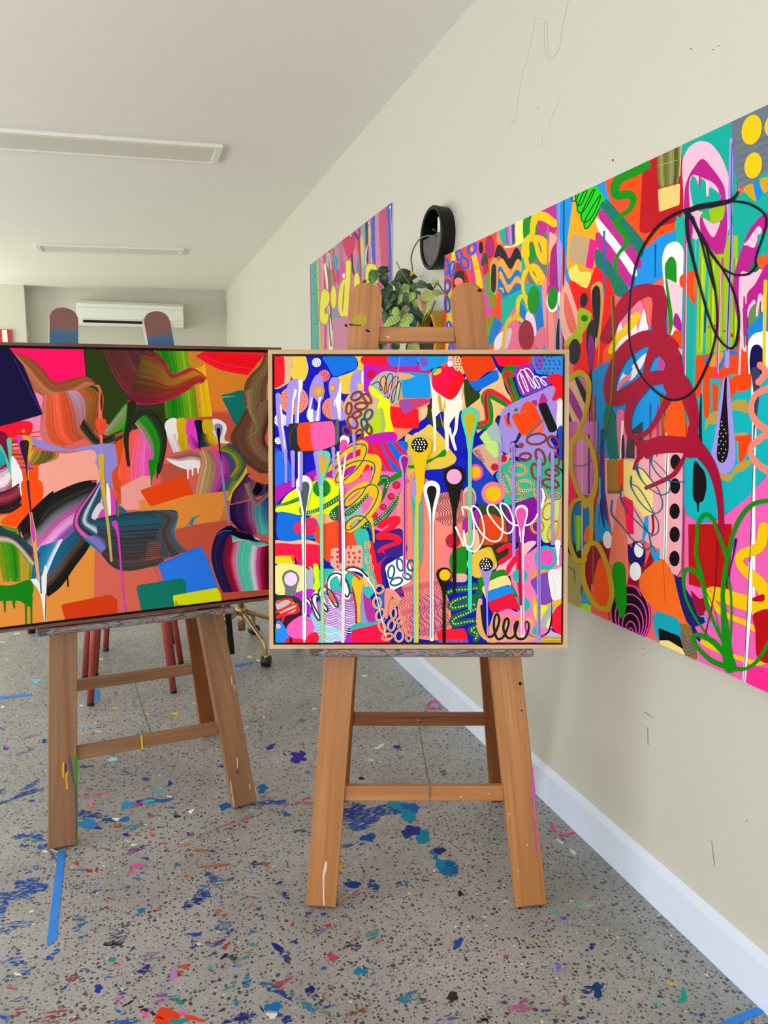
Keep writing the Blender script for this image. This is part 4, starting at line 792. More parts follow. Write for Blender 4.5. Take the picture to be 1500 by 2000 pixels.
# ------------------------------------------------------------------ wall mural: paint marks
def mural_marks():
    CRM='a40a32'; BLK='120c22'; TQ='06b2bc'; GRN='0c8c10'; LAV='a594e4'; YEL='f2c40a'; OL='c8a418'; PK='f0a8b0'; SK='0c94e4'; ORG='ee4408'; VIO='b81888'
    T()
    poly('f0625e','1060 120 1700 -200 1700 1700 1060 1500 850 1000 850 400',sm=False,name='ground_coat')
    # ---- first and second board
    T(860,390,6)
    poly('ee4a1c','-20 700 700 320 720 700 660 1100 640 2600 -20 2600',sm=False); poly('f0c814','60 1700 130 640 180 690 110 900 150 1200 110 1700'); poly('b40a1c','150 1000 190 740 300 850 345 1000 340 1060 180 1060'); poly('221c20','155 1000 180 860 270 840 285 960 260 1010'); ell('fb8070',215,965,52)
    poly('d840b0','370 620 440 480 540 900 600 1300 560 1400 520 1200 470 760',sm=True); poly('f2c40a','345 760 400 640 470 980 400 1000'); poly('f2c40a','380 660 420 640 500 1000 450 1000'); poly('c43aa8','350 720 370 680 420 980 370 980')
    for cx,cy,rx,ry,rt in ((68,785,28,92,0),(138,815,26,90,8),(370,575,44,68,15),(285,740,42,66,-20),(222,650,32,58,-8),(82,1015,32,74,5),(85,1230,28,84,-5),(100,1500,24,70,0),(130,1750,24,70,0),(170,1700,26,66,0)): ring('0f5ce0',cx,cy,rx,ry,30,rt)
    ell('f2c814',370,580,12,26); ell('f2d020',85,1020,16,34)
    ell('14101e',478,562,26,72); ell('c01440',580,555,56,136); ell('a8187c',582,555,40,110); ell('fb8a70',692,450,34,82); poly('3a4430','480 740 510 620 550 660 560 760 500 780'); ell('c01838',535,825,34,80)
    poly('0cae9c','690 380 760 310 990 200 990 700 1000 1000 960 1400 720 1500 720 1180 900 1100 940 560 760 540'); poly('f5ea7a','880 250 985 200 985 460 900 540 770 570 760 540 870 520'); band(['a81c78','b86ab0','a890e0','202a4a','8a5ab0'],'760 310 770 420 780 545','880 250 880 380 885 515',lanes=12,jit=.2)
    poly('201c2e','630 700 660 560 700 530 760 600 810 690 870 580 910 570 945 640 945 720 880 760 820 810 740 720 690 660'); poly('f8a83c','680 730 730 690 800 800 830 840 900 700 950 740 945 850 890 820 820 930 770 870 720 800 680 800'); poly('0c74c0','680 800 720 790 800 930 890 820 945 860 945 900 890 900 800 1020 730 900 690 860'); poly('f8a83c','690 850 720 850 800 1000 890 900 950 950 945 1010 880 970 800 1090 740 980 700 920'); poly('0c74c0','670 950 710 930 740 1000 800 1090 890 980 960 1010 960 1090 880 1200 790 1260 730 1200 720 1100 670 1060'); line('f8a83c','20 26 10','700 1040 730 1050 740 1090')
    poly('c8a048','590 1080 580 800 620 690 670 700 680 860 660 1100'); poly('241e30','600 1060 600 820 625 750 655 800 650 1060')
    for cx,cy,rx,ry,rt in ((552,940,26,70,5),(560,1060,26,56,-5),(600,1180,28,80,5),(580,1440,26,72,12),(590,1620,30,86,-6),(560,1880,26,70,0)): ring('0cb414',cx,cy,rx,ry,24,rt)
    # second board
    poly('0cae9c','720 1180 930 1060 1000 980 1180 1000 1200 1300 1040 1380 1000 1500 900 1480 720 1460'); poly('e84a1c','640 1300 670 1120 700 1090 718 1200 715 1450 640 1400'); poly('0c74c8','630 1400 700 1420 720 1480 640 1640 560 1700'); poly('0c74c8','840 1400 920 1200 1000 1300 1010 1420 940 1500'); poly('0c90e4','1180 1000 1260 1300 1260 2600 1100 2600 1140 1300'); poly('0c74c8','1110 1000 1190 1300 1210 1500 1120 1500')
    poly('e86a90','640 1700 700 1560 880 1260 920 1400 920 1800 640 2400'); poly('f0d8e4','630 1760 650 1620 750 1540 720 1700 660 1800'); poly('d8b8c8','740 1700 760 1560 830 1500 835 1600 780 1750'); poly('f0d4e0','1000 1380 1040 1300 1110 1400 1130 1560 1100 1600 1030 1500')
    poly('0c8c2c','985 200 1140 130 1145 400 1090 440 985 480'); poly('c0288c','1138 126 1360 22 1360 360 1160 420 1140 300'); poly('6a7478','1050 700 1200 420 1270 400 1270 900 1180 950 1060 990 1020 880'); poly('0c8c2c','1010 560 1060 500 1130 540 1120 680 1060 730 1010 660'); poly('0c8c2c','1180 440 1240 430 1240 560')
    poly('f0958a','1190 940 1260 960 1340 1400 1370 1900 1260 1900'); poly('f0b0a0','1290 380 1370 440 1330 540 1280 600 1280 400'); poly('f07a60','1320 1250 1400 1500 1440 1700 1360 1600')
    line(YEL,'90 110 100 70 60 80 100','1340 280 1220 200 1130 200 1090 300 1080 400 1010 500 1000 640',name='coil'); line(YEL,'60 90 110 90 60 50 70','1080 440 1200 480 1250 620 1230 720 1160 640 1110 480 1040 450',name='coil'); line(YEL,'60 50 80 90 70 40 50 40','1000 620 1030 780 1110 790 1180 900 1160 970 1080 880 1050 800 1000 850',name='coil'); line(YEL,'60 40 40 60 80 50 40 50 40','1000 850 970 960 990 1120 1060 1180 1080 1290 1040 1260 980 1130 920 1180 910 1320',name='coil'); line(YEL,'40 50 40 40 30','910 1320 900 1370 970 1430 985 1510 950 1470',name='coil'); line('d8b418','50 60 40 34','920 1370 830 1400 770 1500 730 1760',name='coil')
    ell('0c8c1c',1095,1175,70,165,4); ell('981c38',1010,1590,92,180); poly('e8708c','1115 1610 1180 1500 1240 1520 1240 1680 1180 1760 1120 1700')
    poly('a8187c','1300 620 1350 520 1390 560 1385 980 1290 990 1290 760'); poly(LAV,'1370 520 1420 480 1435 700 1410 1050 1385 1000 1375 760'); poly('0c92e8','1355 20 1500 -60 1500 560 1440 560 1380 400',sm=False)
    line(LAV,'26 24 20 16','1390 10 1392 200 1392 440 1400 700',name='paint_drip'); line('6a50b8',6,'1390 10 1392 440',name='paint_line'); line('e8508c','18 16 16 16','1265 310 1262 700 1255 1200 1262 1760',name='paint_drip')
    ell('ffffff',1325,1180,76,140,4); ell('b01888',1325,1060,66,90); ell('0c8c18',1320,1155,60,135,4); line(LAV,'20 24 60 90 70','1385 1200 1385 1300 1390 1500 1380 1750 1370 1900',name='paint_drip'); line('14181c','16 40 44','1392 1400 1380 1600 1380 1800',name='paint_drip'); ell('f2f2f2',1400,1160,18,90)
    poly('f08a74','1430 1000 1480 900 1500 1300 1500 1700 1440 1560 1400 1300') ; line('1c2c58','18 16 16','1455 0 1450 800 1440 2600',name='paint_line')
    # ---- third board, upper
    T(1090,280,6)
    poly(SK,'80 640 600 370 620 700 480 900 100 1700 80 1200',sm=False); poly('0c90e4','1000 1250 1390 1000 1390 1500 1230 1560 860 1800 800 1650'); poly('ff4c0a','600 380 1160 110 1160 400 1390 900 1380 1010 1180 1100 1020 1210 800 930 700 840 620 700'); poly('ff4a24','630 660 840 640 820 720 720 820',name='paint_patch')
    poly('ba0a1e','1030 180 1150 120 1440 0 1460 10 1460 800 1380 920 1180 980 1060 1050 980 1040 960 960 985 500 990 380')
    rpoly('e6c878','1175 540 1435 470 1430 720 1190 805',r=.08); band(['5a5c1c','8a8a48','6a6a28','9a9a60','4a4e18','7a7c3c'],'1160 100 1170 400 1195 530','1445 -30 1440 300 1415 460',lanes=22,jit=.3); line('c8c08a','5 5','1180 260 1410 195',sm=False); line('f4d8a0','10 8','1450 0 1432 380',sm=False)
    poly('f0a81c','160 800 200 600 320 700 510 880 480 1100 470 1300 420 1530 250 1500 130 1490 105 1400 120 1100'); poly('16ce12','210 720 220 560 420 480 550 660 530 740 400 940 330 1010 270 880'); 
    line('0a2014',12,'155 600 170 670 210 670 250 580 240 560 210 620 230 720 280 710 340 570 330 545 290 600 230 760 260 815 330 760 430 560 400 570 290 800 280 900 340 920 420 830 500 640 480 630 340 860 310 960 340 1000 420 900 530 690',name='scribble',k=5)
    rpoly('bfa27a','160 1060 380 1110 330 1440 130 1370',r=.1); poly('ff0a86','380 1115 475 1150 410 1480 325 1450',sm=False); poly('f0e060','130 1490 220 1420 260 1500 390 1520 370 1660 330 1695 200 1640 145 1580')
    poly('0c7466','545 690 560 660 640 720 1000 1130 1015 1230 960 1330 730 1090 500 770'); poly('c0228c','510 780 540 790 960 1330 900 1440 500 900'); poly('f4f4f6','495 900 905 1440 860 1535 490 1040'); poly('c0228c','490 1050 855 1540 810 1660 480 1240'); poly('0c7466','475 1240 810 1670 780 1760 720 1800 640 1720 450 1440')
    line(GRN,'130 120 110 110 110 100 80 60 60 80 70 60 40 50 20 16 14','1030 250 900 330 720 420 670 540 700 610 840 600 890 660 840 780 730 860 700 950 800 1090 800 1190 720 1290 675 1400 695 1550 660 1700 655 1800',name='paint_snake')
    poly('0cae9c','1385 900 1440 870 1500 800 1500 1500 1400 1480') 
    poly('f81018','150 1610 330 1700 400 1560 460 1450 650 1720 640 2400 540 2700 380 3000 150 2900 260 2300 200 1900'); 
    poly('f4f6fa','1230 1480 1240 1280 1300 1180 1400 1155 1470 1240 1480 1400 1450 1700 1400 2080 1330 2250 1290 2000',name='paint_drip'); poly(GRN,'1255 1480 1280 1380 1335 1325 1385 1380 1395 1500 1390 1900 1330 2230 1310 2200 1280 1800',name='paint_drip')
    line('1c66b4','26 22 20','545 1035 545 1400 540 1800',name='paint_drip'); line('0c3a6a','18 12 10','1148 1195 1145 1400 1142 1570',name='paint_drip')
    # ---- third board, middle
    T(1090,560,6)
    poly('f0b0a0','80 -40 130 -20 270 400 270 420 160 600 80 620 20 300'); poly('f06a58','90 60 220 460 150 540 80 300'); poly('a8ba10','250 260 385 300 390 380 330 500 290 560 280 660 160 680 80 700 90 640 220 490'); ell('0c7a10',315,370,40,40)
    ell('1c2026',308,158,46,86,5); ell('20242c',198,762,72,152,3)
    poly('c8a44c','390 60 410 -20 470 -60 530 -10 540 200 500 500 470 700 440 700 420 400',name='paint_drip'); poly('1a1c2c','400 80 430 0 470 -10 500 60 500 300 470 560 455 600 440 560 410 280',name='paint_drip'); poly('24282c','335 600 350 470 410 390 440 440 440 640 400 1080 390 1080 340 720',name='paint_drip'); poly('8a1c90','355 650 390 570 430 640 420 800 400 1060 390 1060 360 800',name='paint_drip'); line('ff8a18','14 14 10','530 260 500 540 470 960',name='paint_line')
    poly('ff5a10','540 740 640 640 690 560 760 540 720 700 640 840 540 920')
    poly('0c8ed8','400 1000 480 920 640 860 650 1450 560 1800 540 2000 430 1900',sm=False); poly('0c92e0','640 860 1280 300 1280 1300 1000 1800 1000 2600 560 2400 560 1400',sm=False)
    poly('f07a98','680 600 740 380 880 240 960 150 1010 260 1000 500 930 580 740 720 680 780'); poly('f0e8f0','690 560 740 380 760 500 840 560 860 330 920 420 940 520 1010 260 1050 420 1060 500 960 540 860 580 760 690 680 780'); line('f2c40a','90 100 90 80 60','930 340 870 430 770 540 690 620 620 760',name='brush_stroke')
    poly('f0e8ec','690 1230 760 1020 870 930 1020 790 1040 830 960 980 870 1090 780 1110 700 1240'); poly('f07a98','740 1100 860 1010 850 1090 780 1130 700 1220'); poly('0c90e0','780 1000 860 930 880 970 840 1030 790 1030')
    # lower half boards three and four backgrounds
    poly('0c92e4','1000 1050 1100 860 1160 790 1190 830 1190 1000 1030 1060'); poly('d03a90','1190 830 1260 930 1210 970 1180 970')
    T(1310,460,6.667)
    poly('eec8d8','-40 560 130 640 180 690 300 900 300 2000 180 2000 60 1500 30 1000',sm=False); poly('aa1284','40 1150 70 1010 130 1080 160 1200 170 1290 110 1240'); poly(ORG,'30 1330 60 1240 130 1240 165 1300 175 1465 120 1470 90 1440'); poly('aa1284','210 1500 230 1360 260 1600 270 1960 210 1900'); poly('aa1284','120 1540 170 1600 160 1760')
    # turquoise and lime field with pink loops
    T(1310,180,6.667)
    poly('08a898','150 630 790 310 860 270 880 2100 880 4300 170 4300 150 3000 190 1700 160 900',sm=False); poly('687280','790 330 900 260 1700 -140 1700 1200 900 1250 830 1000',sm=False)
    poly('08a898','840 1400 1300 1000 1700 1200 1700 2600 820 2600',sm=False)
    for i in range(14): line(['5a6470','76808c'][i%2],'8 8','%d %d %d %d'%(890,560+50*i,1400,330+50*i),name='brush_streak',sm=False)
    ell(YEL,1065,490,128,200,12); ell(YEL,1085,955,112,172,10); ell(YEL,1340,440,105,150,12); poly('d0a018','960 1250 1085 1200 1130 1420 1020 1350'); poly('0c84e0','1090 1190 1170 1160 1210 1300 1150 1400 1120 1380'); poly('d0a018','1170 1150 1300 1110 1300 1250 1220 1310')
    poly('e8b8d0','160 950 220 760 330 660 430 640 540 680 660 830 740 1020 800 1250 810 1600 760 1800 700 2100 640 2250 520 2400 500 2200 480 1980 300 1900 200 1700 180 1400')
    poly(VIO,'190 1300 230 1130 300 1000 420 870 540 980 670 1160 720 1300 750 1700 720 2000 640 2250 530 2100 420 1900 400 1600 600 1500 640 1300 560 1180 430 1120 300 1080 250 1200 260 1500 300 1800 260 1900 190 1600'); poly('08a898','262 1180 300 1090 350 1150 380 1250 400 1130 470 1180 500 1360 520 1240 640 1320 660 1380 500 1560 330 1520 280 1380')
    poly('98be0c','500 1540 700 1440 705 1600 660 1680 560 1700 430 1650 400 1600'); poly('2cae60','400 1600 500 1540 520 1690 440 1660'); poly('e8b8d0','430 1640 560 1710 650 1690 620 1800 560 1890 480 1780'); poly('e8b8d0','270 1600 340 1640 340 1720 300 1700')
    line(VIO,'30 24 24 20','440 900 400 1050 385 1180 380 1240',name='paint_drip'); line('eccade','30 20','485 1180 485 1350',name='paint_drip')
    T(1310,460,6.667)
    poly('98be0c','330 60 420 40 600 250 700 240 760 0 890 0 880 700 900 1300 780 1480 600 1520 340 1560 320 500',sm=False); poly('a8c810','380 330 470 240 500 900 470 1500 360 1540 370 700',sm=False)
    for x,c in ((395,'6a9a08'),(430,'c0d830'),(540,'7aaa10'),(570,'c8dc30'),(700,'7cae10'),(840,'6a9a08'),(870,'c4d828')): line(c,'14 20 10','%d 300 %d 900 %d 1480'%(x,x-6,x-14),name='brush_streak')
    line('20a8b0','40 44 40 40 44 44','365 60 355 360 340 700 330 1100 320 1500 300 2300',name='paint_drip'); line('0cb0b0','30 40 44 40 44','500 220 485 600 465 1000 450 1400 430 2300',name='paint_drip'); line('104048','14 26 20','470 860 462 1050 455 1260',name='brush_streak')
    poly(ORG,'150 520 330 480 330 900 220 740 130 640'); poly('ff6a1c','300 560 340 560 320 820',name='brush_streak')
    poly('ee4410','340 1570 560 1540 620 1530 780 1480 1010 1470 1010 2400 700 3000 340 3200 320 2000',sm=False); poly('1c78c0','460 1600 720 1500 900 1520 840 1560 760 1570 640 1760 560 1640 480 1680'); poly('d89838','560 1560 700 1520 640 1680 520 1700',name='brush_streak')
    line('c83090','40 30 24 30 26','210 0 210 400 205 800 190 1200 185 1900',name='paint_drip'); line('f0c8dc','10 10','222 100 200 1900',name='paint_line'); line('d83a98','34 30 28 26 30','690 300 660 700 640 1100 625 1500 620 1960',name='paint_drip'); line('f0c8dc','8 8','670 400 630 1800',name='paint_line')
    for x,y in ((508,1188),(585,1178),(712,1244)): ell('b01830',x,y,11,15)
    ell('c01838',808,1300,19,28)
    # right part of board four: pink ribbon, green loop
    poly(VIO,'820 700 860 420 1000 0 1100 -160 1200 -260 1300 -300 1300 -100 1160 120 1080 400 1020 480 930 480 900 800 940 1200 880 1100'); poly('eec0d6','900 700 930 480 1020 480 1130 460 1270 350 1270 560 1240 780 1000 1100 1000 1500 920 1380'); poly('eec0d6','960 120 1020 60 1100 -60 1160 -120 1200 -60 1140 60 1100 160 1010 130'); poly('08a898','1140 0 1300 -100 1300 260 1140 280',sm=False); poly('f0581c','1130 300 1300 250 1300 420 1150 430'); poly('2a6a5c','1040 420 1100 330 1170 420 1110 480')
    poly(VIO,'1010 960 1010 760 1120 620 1270 360 1300 600 1230 760 1180 820 1140 1040 1110 840 1040 900'); poly('0c84d8','1020 1300 1030 1180 1260 960 1300 1200 1200 1260 1040 1380'); poly('5a8a50','1030 1180 1040 980 1120 880 1180 900 1160 1050'); line('eec0d6','50 34 30','1180 780 1150 900 1135 1040',name='paint_drip'); line('eec0d6','40 34','1215 800 1205 980',name='paint_drip')
    line('eec0d6','40 30 28 30','950 900 935 1300 920 1500 905 1830',name='paint_drip'); line('1c6a30','20 26 14','960 950 970 1200 975 1450',name='brush_streak'); line(VIO,'24 20 14','1000 900 1000 1200 995 1420',name='paint_drip'); line(VIO,'20 30 16','970 800 975 960 985 1300',name='brush_streak'); 
    line(LAV,'40 56 50 46 50 50 60','800 -1250 800 -900 780 -300 800 0 790 500 765 1000 745 1700',name='paint_drip'); line('2a1c5a','10 12 14 16 12','815 -1200 800 -700 800 0 780 600 745 1500',name='paint_line')
    # big white and navy spoon, salmon coil
    poly('f2f4f4','1015 1500 1060 1320 1180 1255 1290 1290 1290 1800 1250 2300 1100 2700 1080 2400 1040 2000',name='paint_drip'); poly('0e0850','1040 1640 1070 1460 1150 1420 1215 1500 1210 1700 1180 2200 1120 2600 1080 2200 1060 1900',name='paint_drip'); line('f2c40a','50 44 40','1250 600 1235 1200 1230 1800',name='paint_drip')
    # ---- lower right field
    T(1310,740,6.667)
    poly(TQ,'170 1200 340 240 430 0 700 0 800 -60 1060 -40 1400 -100 1400 1100 1250 1260 1000 1560 710 1770 580 1840 380 1880 210 1750 160 1500',sm=False)
    for p in ('340 0 420 0 400 220 340 220','440 0 530 0 520 440 485 515 440 440','555 60 640 100 680 0 700 0 640 300 620 420 550 430','780 0 1060 -60 1050 120 900 160 880 80 870 190 830 200 800 280','850 760 1060 730 1000 980 940 1080 900 1060 890 860'): poly(ORG,p)
    poly('c09838','800 400 820 300 950 270 1000 290 1020 440 900 410'); poly('c09838','460 680 470 560 550 440 620 430 600 580 510 590'); poly('c09838','640 1240 800 1240 870 1120 1000 1060 1080 1080 950 1200 880 1220 780 1330 700 1310'); poly('b89a50','840 710 1000 700 1000 735 840 735'); line('40c0b8','20 20','885 820 885 1060',name='paint_drip')
    line(TQ,'30 30','540 0 545 440',name='paint_drip'); line(TQ,'26 26','655 100 640 400',name='paint_drip')
    poly('f060b4','200 1750 380 1880 580 1850 720 1770 1000 1560 1250 1270 1400 1100 1700 1000 1700 5600 900 4800 200 4400',sm=False)
    poly(LAV,'700 0 770 0 800 300 840 700 858 1000 830 1150 760 1230 690 1240 600 1180 540 1060 545 960 580 800 620 500 660 260',name='paint_drip'); poly('140a12','720 0 745 0 745 260 765 600 770 900 740 1040 690 1092 630 1060 615 960 640 700 690 300',name='paint_drip'); dots('e8f0f0',8,690,800,70,270,60)
    poly('f2f4f4','1065 0 1110 0 1130 700 1115 1200 1110 2900 1050 2900 1060 2000 1080 1000',name='paint_drip'); line('3a3c5a','120 60 20 12 12','1120 -100 1130 300 1100 700 1085 1200 1060 2000',name='paint_drip'); 
    line('fb8570','90 80 70 90 100 90 80 70 90 100','1300 120 1130 200 1060 380 1130 560 1290 690 1200 760 1070 880 1060 980 1150 1110 1300 1210',name='coil'); line('fb8570','90 80 90','1180 -180 1260 -80 1160 40',name='coil')
    # black feather
    poly('1a0a12','300 1400 320 1080 400 1140 460 1230 480 1400 440 1580 385 1620 380 1720 360 1720 350 1620 310 1560',name='paint_drip'); line('1a1c26','16 40 30','410 200 400 620 410 860',name='brush_streak')
    # pale pink strip with black spots
    T(1090,840,6)
    poly(PK,'560 330 1000 330 1040 240 1140 130 1300 130 1480 280 1480 1000 1470 1600 1400 1720 1380 1700 1310 1640 1200 1500 1200 1400 1000 1280 840 1340 640 1200 560 700',sm=False); poly('f0d0d8','1300 300 1460 280 1480 700 1450 1640 1320 1640 1290 900',sm=False) if 0 else None
    line('ffffff','40 40 36 30','1302 -120 1290 300 1280 900 1262 1560',name='paint_drip'); line('1c7030','12 12 10','1296 -100 1283 500 1262 1560',name='paint_line')
    poly('f05408','1230 -80 1320 -300 1480 -400 1520 90 1340 110 1310 100',sm=False); poly('8a5a30','1200 -400 1260 -360 1240 160 1230 120') 
    poly('3a3a40','810 60 1000 -100 1000 340 810 330',sm=False); line('f0708c','26 26','925 60 920 350',name='paint_drip'); poly('0c7464','545 -100 600 -300 700 -100 735 300 640 340 610 330',sm=True); poly('e870a0','700 -200 820 -160 800 320 730 320'); line('f4e8ec','30 26 20','770 -100 760 60 745 320',name='paint_drip'); poly('20242c','755 320 760 100 785 70 790 320')
    line('1c3a94','40 40 50 70','530 0 520 400 540 800 560 1100',name='paint_drip'); line('2cc0e8','20 24','500 560 500 880',name='paint_drip'); line('a030b0','16 16','1175 -300 1172 310',name='paint_drip'); line('1c5ca0','14 12','1090 -300 1085 980',name='paint_drip')
    poly('980a28','300 1460 480 1230 620 1380 600 1700 840 1750 1030 1550 1000 1700 1100 1400 1130 1520 960 1800 900 1980 300 1900',sm=False)
    poly('0c98dc','450 1290 440 1000 470 880 510 870 520 940 490 1000 510 1270'); poly('0c98dc','520 940 570 1050 640 1180 570 1200 520 1300 500 1200'); poly('1c1c8a','520 800 560 1130 530 1080 500 900')
    poly('1c1668','830 1340 870 1380 900 1300 1000 1340 1030 1480 980 1600 850 1560'); poly('0ca0dc','1000 1250 1040 950 1070 1000 1080 1250 1160 1440 1190 1380 1200 1500 1150 1540 1100 1420 1060 1200 1010 1340'); line('980a28','30 26 20','1120 1000 1130 1150 1110 1240',name='paint_drip')
    ell('f4f4f6',592,1285,54,102,-4); ell('f4f4f6',958,1405,54,88,-4); ell('f4f4f6',918,1655,68,108)
    rpoly('a87c30','580 350 740 345 740 745 590 745',r=.12); 
    for i in range(5): line('7a5618','6 6','595 %d 735 %d'%(700+9*i,708+9*i),name='comb_line',sm=False)
    poly('e8480c','705 480 730 360 780 335 790 500 780 700 730 690 705 600'); rpoly('f2dc80','780 340 930 390 1020 470 1130 640 1120 980 1010 1020 900 860 780 740',r=.12); poly('ff0a50','740 800 790 775 890 830 900 1220 830 1220 790 1000 745 920',sm=False)
    poly('f27a60','710 800 745 790 800 1000 835 1500 840 1700 800 1830 650 1830 605 1650 625 1400 680 1000 690 920'); poly('0c960c','650 1640 690 1560 760 1560 805 1640 810 2000 790 2200 740 2420 720 2300 660 1800',name='paint_patch')
    for x,y in ((1390,375),(1385,655),(1380,950),(1380,1222),(1378,1505)): ell('100a12',x,y,60,92)
    line('9a4ab0','16 16 16','1485 400 1480 900 1462 1700',name='paint_drip'); poly('1c1c78','1310 1500 1330 1640 1360 1730 1390 1690 1410 1740 1460 1730 1480 2000 1700 2500 1400 2100'); 
    # left lower loops on pinks (boards two and three)
    poly('e0a878','110 1000 110 -300 300 -100 420 260 110 300',sm=False) if 0 else None
    T(1090,560,6)
    poly('d860a0','110 1140 330 1000 400 1500 420 2400 110 2400',sm=False); poly('3ab0a0','250 1060 310 1010 330 1060 270 1090'); poly('deb48c','120 1180 200 1080 360 1400 300 1620 120 1380'); poly('a02890','120 1290 150 1180 300 1480 280 1600'); poly('1a1c2c','200 1060 240 1060 350 1260 340 1400'); poly('1a1c2c','115 1440 150 1480 230 1680 180 1760 115 1640'); poly('deb48c','115 1380 180 1460 290 1640 230 1700'); poly('0e0a20','380 1080 400 1060 390 1500 385 2300 375 2300')
    T(1090,840,6)
    band(['b04a98','d868b0','e88ac0','d070b8','b060b0'],'110 -100 110 300 110 760','480 -100 470 300 440 760',lanes=14,jit=.1); poly('ff0a58','110 510 170 500 220 700 240 760 160 900 110 960'); line('3a0a4a','18 16','375 60 375 740',name='paint_drip'); poly('0c70b0','110 960 250 850 400 840 430 1100 300 1400 110 1300'); poly('14104a','110 1260 180 1300 290 1480 110 1500'); poly('f0641c','320 1300 340 1140 410 1130 410 1300'); band(['4a9a08','8aca08','5aba10'],'200 1000 210 1200 230 1430','290 1000 290 1200 270 1400',lanes=8,jit=.15)
    line('deb0c8','16 16','295 100 295 1500',name='paint_drip'); line('8a6a3a','14 14 14','440 -400 430 800 418 2400',name='paint_line')
    poly('a89a5a','110 1480 180 1490 290 1600 300 1750 280 1900 330 2160 110 2160'); line('4a6a2a','10 16 8','120 1600 200 1650 210 1800',name='brush_streak'); poly('2ca0c0','290 1900 330 1840 420 2000 380 2160 300 2140'); poly('a8e010','290 2040 400 2060 400 2180 280 2140'); poly('f0606a','400 1800 560 1900 620 2300 400 2200',sm=False)
    poly('ff5410','430 1900 440 1700 510 1500 590 1700 620 1900 560 2200 440 2000')
    # ---- bottom row
    T(1090,1040,3.6585)
    ell('0c0a10',525,590,142,200,-6); 
    for rx,ry,cx,cy in ((138,210,525,585),(112,170,530,610),(88,130,530,640),(62,96,530,670),(36,66,530,700),(18,40,530,720)): ring('f040b8',cx,cy,rx,ry,9,-6)
    line('0c960c','86 92 80 50 30','440 250 450 380 460 500 465 560 470 600',name='paint_drip'); line('f040b8','8 8','560 380 600 450')
    poly('f26a1c','590 330 640 260 750 190 800 250 870 380 960 640 940 668 820 620 720 560 650 500 600 420'); line('a84a10','4 4 4','760 200 770 400 775 500'); poly('1c1c6a','840 310 890 360 960 460 1060 600 1060 640 960 670 900 560'); line('5ab0f0','16 14 12','960 390 1000 480 1010 580 1060 600'); line('5ab0f0','14 12 8','1060 600 1080 650 1160 660')
    poly('980a30','960 420 1010 400 1080 470 1060 560 1010 590'); poly('b8100e','940 -60 1250 -60 1240 300 1230 400 1060 400 945 370',sm=False); poly('f060b4','950 390 1060 400 1050 460 1020 470 980 430')
    poly('8a6a30','880 670 960 680 1000 900 900 860'); 
    for i in range(6): line('2c5aa0','6 6 6','%d %d %d %d %d %d'%(890,720+26*i,930,750+26*i,985,730+26*i),name='comb_line')
    rpoly('10a0b8','685 600 720 560 860 610 885 660 890 780 740 800 700 720',r=.2); rpoly('0a070a','725 680 880 740 915 870 735 780',r=.15); rpoly('f2da80','735 770 800 770 900 830 920 880 740 800',r=.2)
    line('f2c40a','70 80 70 60 90 100 110','1480 -40 1450 100 1320 160 1320 240 1430 340 1520 460 1560 520',name='coil'); line('f2c40a','120 110 90 60 40 40','1560 530 1380 510 1120 430 1100 470 1180 570 1340 640',name='coil'); line('f2c40a','40 40 44 40 30','1340 640 1480 740 1540 860 1440 930 1260 880',name='coil'); line('f2c40a','30 44 30','1260 880 1120 820 1040 780',name='coil')
    poly('b80a14','1400 470 1480 440 1480 490 1410 490'); poly('b80a14','1410 580 1560 570 1560 900 1440 900 1420 700'); poly('ff2a90','1380 960 1560 1000 1560 1200 1350 1060')
    T(); line('f4f4f6','7 7 6.5 6','1469 1100 1468 1180 1462 1260 1456 1335',name='paint_drip'); line('3a3c5a','1.6 1.6','1470 1040 1456 1333',name='paint_line')
    # ---- crimson ribbon
    T(1090,560,6)
    line(CRM,'130 130 150 170 150 140','570 600 640 450 760 260 900 100 1050 40 1180 80',name='ribbon'); line(CRM,'160 170 160 170','1180 60 1210 200 1190 400 1200 600',name='ribbon'); line(CRM,'180 190 190 170 150 140 150','1330 700 1180 620 1000 620 800 760 680 950 620 1150 640 1320',name='ribbon'); line(CRM,'160 170 160 170 150','640 1320 720 1310 900 1200 1100 1080 1320 1060',name='ribbon'); poly(CRM,'1200 560 1350 600 1450 800 1480 1000 1460 1300 1280 1230 1240 1050 1270 900 1160 790 1060 760')
    line(CRM,'60 90 120 140','1030 1040 1080 860 1130 780 1240 700',name='ribbon'); line(CRM,'150 120 80 70 60','1000 1180 880 1350 830 1560 850 1720 920 1770',name='ribbon'); line(CRM,'60 50 60 90','920 1770 1080 1680 1220 1460 1330 1260',name='ribbon')
    T(1310,740,6.667)
    poly(CRM,'-20 -140 120 -100 240 0 340 220 385 480 350 800 260 760 260 560 180 320 160 280 -20 200'); line(CRM,'110 200 180 140 110 80 70','300 640 330 860 420 960 540 1130 620 1350 670 1700 680 2200',name='ribbon'); poly(CRM,'-460 820 -300 800 -100 740 100 750 260 770 400 900 440 1000 250 1030 180 970 0 965 -200 990 -300 1040'); line(CRM,'40 60 60 50','200 1000 130 1140 20 1270 -300 1420',name='ribbon'); line(CRM,'40 50 90','-460 1170 -410 1050 -300 930',name='ribbon')
    poly('d80c0c','260 1890 460 1910 760 1915 800 1970 790 2200 250 2200') if 0 else None
    # ---- thin drawn lines
    T()
    ring(BLK,1327,590,96,185,4.2,20,name='drawn_loop') if 0 else line(BLK,'3.12 4.68 5.46 3.9 3.432 3.432 3.9 3.9 4.68 4.68 3.9','1388 404 1340 410 1290 440 1250 500 1234 580 1232 660 1250 725 1290 770 1325 781 1360 760 1390 700',name='drawn_line')
